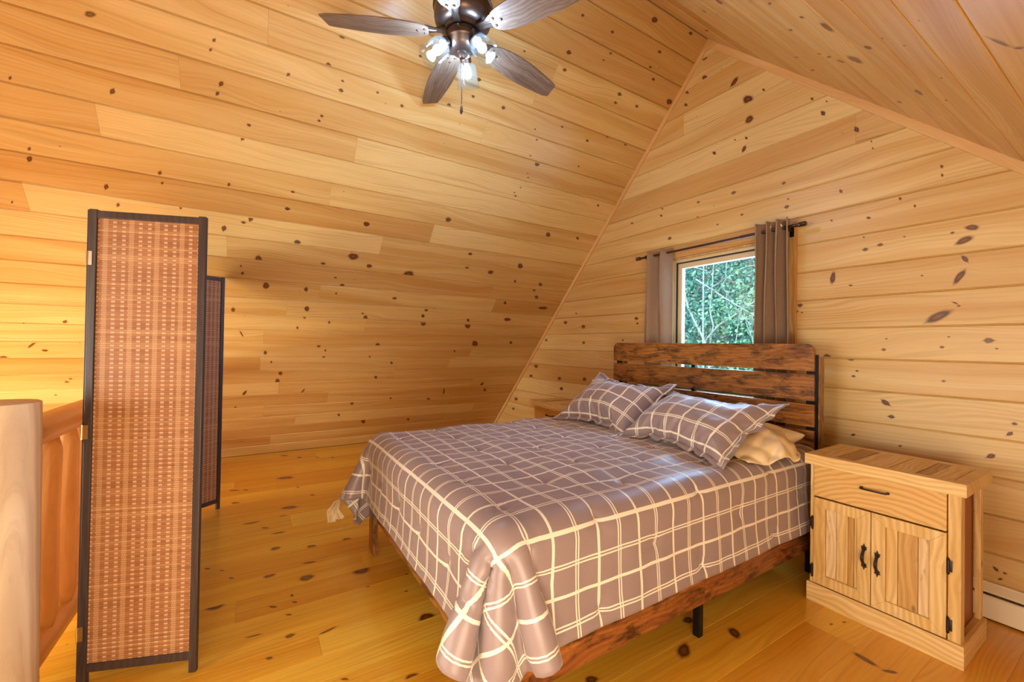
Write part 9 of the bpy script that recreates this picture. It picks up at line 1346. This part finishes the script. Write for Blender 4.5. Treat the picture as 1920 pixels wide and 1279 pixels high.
for k in range(15): log('baluster', (-.265-.205*k, .0, .140), (-.265-.205*k, .0, .925), .046, .042, M_LOGZ, rail, 10+k, n=18, rings=14, flare=True, lump=.003)
post = log('newel_post', (-2.105, -.745, 0), (-2.118, -.745, 1.105), .134, .113, M_LOGP, None, 5, n=48, rings=40, lump=.002)
tag(post, 'thick pale peeled log newel post at the near end of the railing', 'post')

# ---------------------------------------------------------------- ceiling fan
FX, FY, FZ = RX, .953, 3.04
fan = thing('ceiling_fan', 'bronze ceiling fan with five weathered wood blades and three lights', 'ceiling fan', (FX, FY, FZ))
bm = bmesh.new(); add_lathe(bm, [(0, RZ-FZ-.012), (.075, RZ-FZ-.06), (.078, RZ-FZ-.10), (.055, RZ-FZ-.145), (.02, RZ-FZ-.16), (0, RZ-FZ-.16)], 32); bmobj('canopy', bm, M_BRONZE, fan, True, 40)
bm = bmesh.new(); add_tube(bm, [(0, 0, .19), (0, 0, RZ-FZ-.15)], .014, 16); bmobj('downrod', bm, M_BRONZE, fan, True)
bm = bmesh.new(); add_lathe(bm, [(0, .235), (.04, .235), (.05, .215), (.12, .205), (.150, .185), (.158, .160), (.158, .150), (.165, .146), (.165, .138), (.158, .134), (.158, .085), (.152, .060), (.125, .035), (.10, .030), (.095, .010), (.060, .004), (0, .004)], 48); bmobj('motor_housing', bm, M_BRONZE, fan, True, 35)
bm = bmesh.new(); add_lathe(bm, [(.055, .004), (.088, -.002), (.092, -.008), (.092, -.045), (.086, -.052), (.078, -.075), (.055, -.098), (.030, -.105), (.030, -.116), (.022, -.121), (.014, -.135), (0, -.138)], 40); bmobj('switch_housing', bm, M_BRONZE, fan, True, 35)
BR = .739
for k in range(5):
    a = -1.996-k*2*math.pi/5
    br = thing('blade', None, None); br.parent = fan; br.rotation_euler = (0, 0, a)
    bm = bmesh.new(); pts = []
    xs0, xs1 = .185, BR
    n = 18
    def hw(s): return .050+.030*math.sin(math.pi*min(1, s*1.02)**.8)+.004*s
    up = [(xs0+(xs1-xs0)*i/n, hw(i/n)) for i in range(n+1)]
    poly = [(xs0, -.028), (xs0+.022, -.052)]+[(x, -y) for x, y in up[2:-1]]+[(xs1-.018, -hw(1)+.004), (xs1+.006, hw(1)-.012)]+[(x, y) for x, y in reversed(up[2:-1])]+[(xs0+.022, .052), (xs0, .028)]
    add_prism(bm, poly, -.0035, .0035, Matrix.Rotation(R_(-11), 4, 'X') @ Matrix.Identity(4), .0012)
    bmobj('blade_board', bm, M_BLADE, br)
    bm = bmesh.new(); add_prism(bm, [(.085, -.018), (.15, -.020), (.19, -.040), (.245, -.034), (.262, 0), (.245, .034), (.19, .040), (.15, .020), (.085, .018)], .004, .010, Matrix.Rotation(R_(-11), 4, 'X'), .001)
    add_tube(bm, [(.07, 0, .022), (.11, 0, .020), (.16, 0, .010), (.20, 0, .007)], [.013, .012, .010, .008], 10)
    bmobj('blade_bracket', bm, M_BRONZE, br, True, 35)
    for (x, y) in ((.205, -.020), (.205, .020), (.245, 0)):
        bm = bmesh.new(); add_lathe(bm, [(0, -.0085), (.004, -.0080), (.0078, -.0055), (.0082, -.0035)], 14, Matrix.Rotation(R_(-11), 4, 'X') @ Matrix.Translation((x, y, 0)))
        bmobj('screw', bm, M_BRONZE, br, True)
def lamp(az, tilt, rr=.092):
    M = Matrix.Rotation(az, 4, 'Z') @ Matrix.Translation((rr, 0, -.068)) @ Matrix.Rotation(tilt, 4, 'Y')   # local -Z is where the light opens
    t = thing('lamp', None, None); t.parent = fan
    bm = bmesh.new(); add_tube(bm, [Matrix.Rotation(az, 4, 'Z') @ Vector((.05, 0, -.055)), Matrix.Rotation(az, 4, 'Z') @ Vector((rr-.02, 0, -.054)), M @ Vector((0, 0, 0))], .011, 10)
    add_lathe(bm, [(0, .012), (.020, .010), (.030, 0), (.031, -.022), (.027, -.026), (0, -.026)], 24, M)
    bmobj('socket', bm, M_BRONZE, t, True, 40)
    bm = bmesh.new(); add_lathe(bm, [(.028, -.022), (.044, -.026), (.053, -.038), (.056, -.060), (.058, -.100), (.063, -.138), (.067, -.146), (.069, -.150), (.066, -.151), (.060, -.138), (.055, -.100), (.053, -.060), (.050, -.041), (.042, -.030), (.028, -.027)], 36, M)
    bmobj('glass_shade', bm, M_SHADE, t, True, 60)
    bm = bmesh.new(); add_lathe(bm, [(0, -.030), (.010, -.031), (.011, -.048), (.017, -.056), (.0225, -.068), (.024, -.078), (.0215, -.090), (.014, -.098), (0, -.101)], 20, M)
    bmobj('bulb', bm, M_BULB, t, True)
    return M
AZ0 = R_(143)
for k, tl in ((0, 38), (1, 38), (2, 38)): lamp(AZ0+k*2*math.pi/3, R_(-tl))
for dx, dy, zb in ((.006, -.004, -.40), (-.006, .004, -.385)):
    bm = bmesh.new(); nb = int((-.135-zb)/.004)
    add_tube(bm, [(dx, dy, -.135-.004*q) for q in range(nb+1)], [.0018 if q % 2 else .0009 for q in range(nb+1)], 6)
    ch = bmobj('pull_chain', bm, M_BRONZE, fan, True)
    bm = bmesh.new(); add_lathe(bm, [(0, .0), (.004, -.004), (.0065, -.012), (.0045, -.016), (.0065, -.020), (.0065, -.040), (.003, -.046), (0, -.047)], 12, Matrix.Translation((dx, dy, zb)))
    bmobj('chain_fob', bm, M_BRONZE, ch, True)

# ---------------------------------------------------------------- the wood outside the window
def leafmat(name, a, b):
    t = NT(name); g = t.n('ShaderNodeNewGeometry').outputs['Random Per Island']
    t.set(t.mix(g, a, b), .55); t.b.inputs['Transmission Weight'].default_value = 0
    t.b.inputs['Subsurface Weight'].default_value = 0
    return t.m
LEAF = [leafmat('leaf_teal', (.06, .22, .19), (.14, .36, .28)), leafmat('leaf_green', (.12, .32, .18), (.26, .44, .24)), leafmat('leaf_dark', (.05, .19, .17), (.10, .27, .22))]
M_BARKP = simple('pale_birch_bark', (.36, .40, .39), .7, 0, var=.35, scale=18, bstr=.5, bdist=.01)
M_BARKD = simple('grey_bark', (.20, .19, .18), .8, 0, var=.35, scale=14, bstr=.5, bdist=.01)
def branchy(bm, p, d, r, depth, rs, spread=.6):
    n = 6; pts = [p]; L = r*rs.uniform(26, 36)
    q = p.copy(); dd = d.copy()
    for i in range(n):
        dd = (dd+Vector((rs.uniform(-.16, .16), rs.uniform(-.12, .12), rs.uniform(-.05, .10)))).normalized(); q = q+dd*L/n; pts.append(q.copy())
    add_tube(bm, pts, [r*(1-.55*i/n) for i in range(n+1)], 7)
    if depth > 0:
        for _ in range(3 if depth > 1 else 4):
            i = rs.randint(2, n); nd = (dd+Vector((rs.uniform(-spread, spread)*1.6, rs.uniform(-.3, .3), rs.uniform(-.2, .6)))).normalized()
            branchy(bm, pts[i], nd, r*.52, depth-1, rs, spread)
def tree(name, label, x, y, zg, h, r, crown, leaf, nl, seed, bark, lsize=.07, group=None, lean=(0, 0), hfrac=.3):
    rs = random.Random(seed); root = thing(name, label, 'tree', (x, y, zg), group=group)
    bm = bmesh.new(); pts = [(lean[0]*s*h+.10*math.sin(3*s+seed), lean[1]*s*h, h*s) for s in [k/9 for k in range(10)]]
    add_tube(bm, pts, [r*(1-.75*k/9) for k in range(10)], 10)
    for k in range(7):
        s = rs.uniform(.35, .9); c = Vector((lean[0]*s*h, 0, h*s)); branchy(bm, c, Vector((rs.choice((-1, 1))*rs.uniform(.5, 1), rs.uniform(-.5, .3), rs.uniform(.1, .7))).normalized(), r*.33, 1, rs)
    bmobj('trunk', bm, bark, root, True)
    if nl:
        R = np.random.default_rng(seed); cl = R.normal(size=(60, 3)); cl /= np.linalg.norm(cl, axis=1, keepdims=True); cl *= R.uniform(.35, 1, (60, 1))*np.array([crown, crown*.8, h*(1-hfrac)/2])
        cl[:, 2] += h*(1+hfrac)/2
        ci = R.integers(0, 60, nl); p = cl[ci]+R.normal(size=(nl, 3))*crown*.20
        a = R.normal(size=(nl, 3)); a /= np.linalg.norm(a, axis=1, keepdims=True); b = np.cross(a, R.normal(size=(nl, 3))); b /= np.linalg.norm(b, axis=1, keepdims=True)
        s = R.uniform(.6, 1.3, (nl, 1))*lsize
        V = np.stack([p-a*s, p+b*s*.5, p+a*s, p-b*s*.5], 1).reshape(-1, 3)
        meshobj('foliage', V, [(4*i, 4*i+1, 4*i+2, 4*i+3) for i in range(nl)], leaf, root)
    return root
ZG = -2.6
tree('birch_tree', 'slim pale birch with thin leafy branches close outside the window', -5.15, 8.0, ZG, 7.0, .035, 1.2, LEAF[1], 900, 3, M_BARKP, .045, lean=(-.02, 0))
b2 = thing('bare_tree', 'leafless pale tree with arching branches beyond the window', 'tree', (-5.3, 8.6, ZG))
bm = bmesh.new()
for pts, r in (([(0.0, 0, 0), (-.15, 0, 2.0), (-.22, 0, 3.2), (-.36, 0, 3.95), (-.42, 0, 4.14), (-.63, 0, 4.5), (-.82, 0, 4.87), (-.92, 0, 5.21), (-.95, 0, 5.68), (-.9, 0, 6.6)], .060), ([(-.40, 0, 4.0), (-.38, .05, 4.14), (-.08, .05, 4.45), (.23, .05, 4.62), (.53, .05, 4.81), (.85, .05, 5.0), (1.4, .05, 5.2)], .032),
               ([(-.55, -.1, 5.48), (-.38, -.1, 5.36), (-.16, -.1, 5.21), (.10, -.1, 5.02), (.38, -.1, 4.83), (.67, -.1, 4.65), (1.2, -.1, 4.3)], .026), ([(-.33, .1, 3.9), (-.31, .1, 4.17), (-.25, .1, 4.42), (-.34, .1, 4.77), (-.29, .1, 5.28), (-.27, .1, 5.74), (-.2, .1, 6.3)], .036),
               ([(-.2, .1, 5.1), (.02, .1, 5.43), (.22, .1, 5.58), (.52, .1, 5.65), (.9, .1, 5.6)], .020), ([(.02, .1, 5.43), (.03, .1, 5.70), (.1, .1, 6.2)], .018), ([(.2, 0, 3.6), (.33, 0, 4.14), (.38, 0, 4.61), (.44, 0, 4.78)], .018), ([(.75, 0, 3.6), (.65, 0, 4.16), (.53, 0, 4.46), (.47, 0, 4.75)], .016)):
    add_tube(bm, pts, [.62*r*(1-.6*i/(len(pts)-1)) for i in range(len(pts))], 8)
rs_ = random.Random(12)
for q_ in range(16): branchy(bm, Vector((rs_.uniform(-.8, 1.8), 0, rs_.uniform(3.3, 5.3))), Vector((rs_.uniform(-1, 1), 0, rs_.uniform(-.6, 1))).normalized(), .012, 1, rs_)
bmobj('trunk', bm, M_BARKP, b2, True)
k = 0
TL = ('slender leafy tree standing at the left in the woods outside', 'leafy tree in the middle of the woods outside', 'leafy tree at the right in the woods outside', 'dark tree at the far left of the woods outside', 'dark tree deep in the middle of the woods outside', 'dark tree at the far right of the woods outside')
for (x, y, h, cr, lf, nl, ls) in ((-7.4, 10.2, 8.0, 1.6, 0, 9000, .055), (-5.8, 10.8, 8.4, 1.7, 0, 9500, .055), (-4.4, 10.0, 7.6, 1.6, 1, 8000, .055), (-10.2, 13.5, 11, 2.4, 2, 8000, .09), (-7.8, 14.2, 11.5, 2.6, 2, 8500, .09), (-5.2, 13.6, 11, 2.6, 0, 8000, .09)):
    tree('leafy_tree', TL[k], x, y, ZG, h, .12, cr, LEAF[lf], nl, 20+k, M_BARKD, ls, 'leafy trees outside the window', hfrac=.12); k += 1
# ground and wooded slope outside
vs = []; fs = []; n = 40
for j in range(n):
    for i in range(n):
        X = -40+60*i/(n-1); Y = 4+50*j/(n-1); vs.append((X, Y, ZG+max(0, Y-13)*.42+.3*math.sin(X*.5+j)+.2*math.sin(Y*.7)))
for j in range(n-1):
    for i in range(n-1): a = j*n+i; fs.append((a, a+1, a+n+1, a+n))
M_HILL = simple('wooded_ground', (.07, .17, .10), .9, 0, var=.6, scale=2.2, bstr=1, bdist=.3)
hill = meshobj('hillside', vs, fs, M_HILL, None, True); hill['kind'] = 'structure'
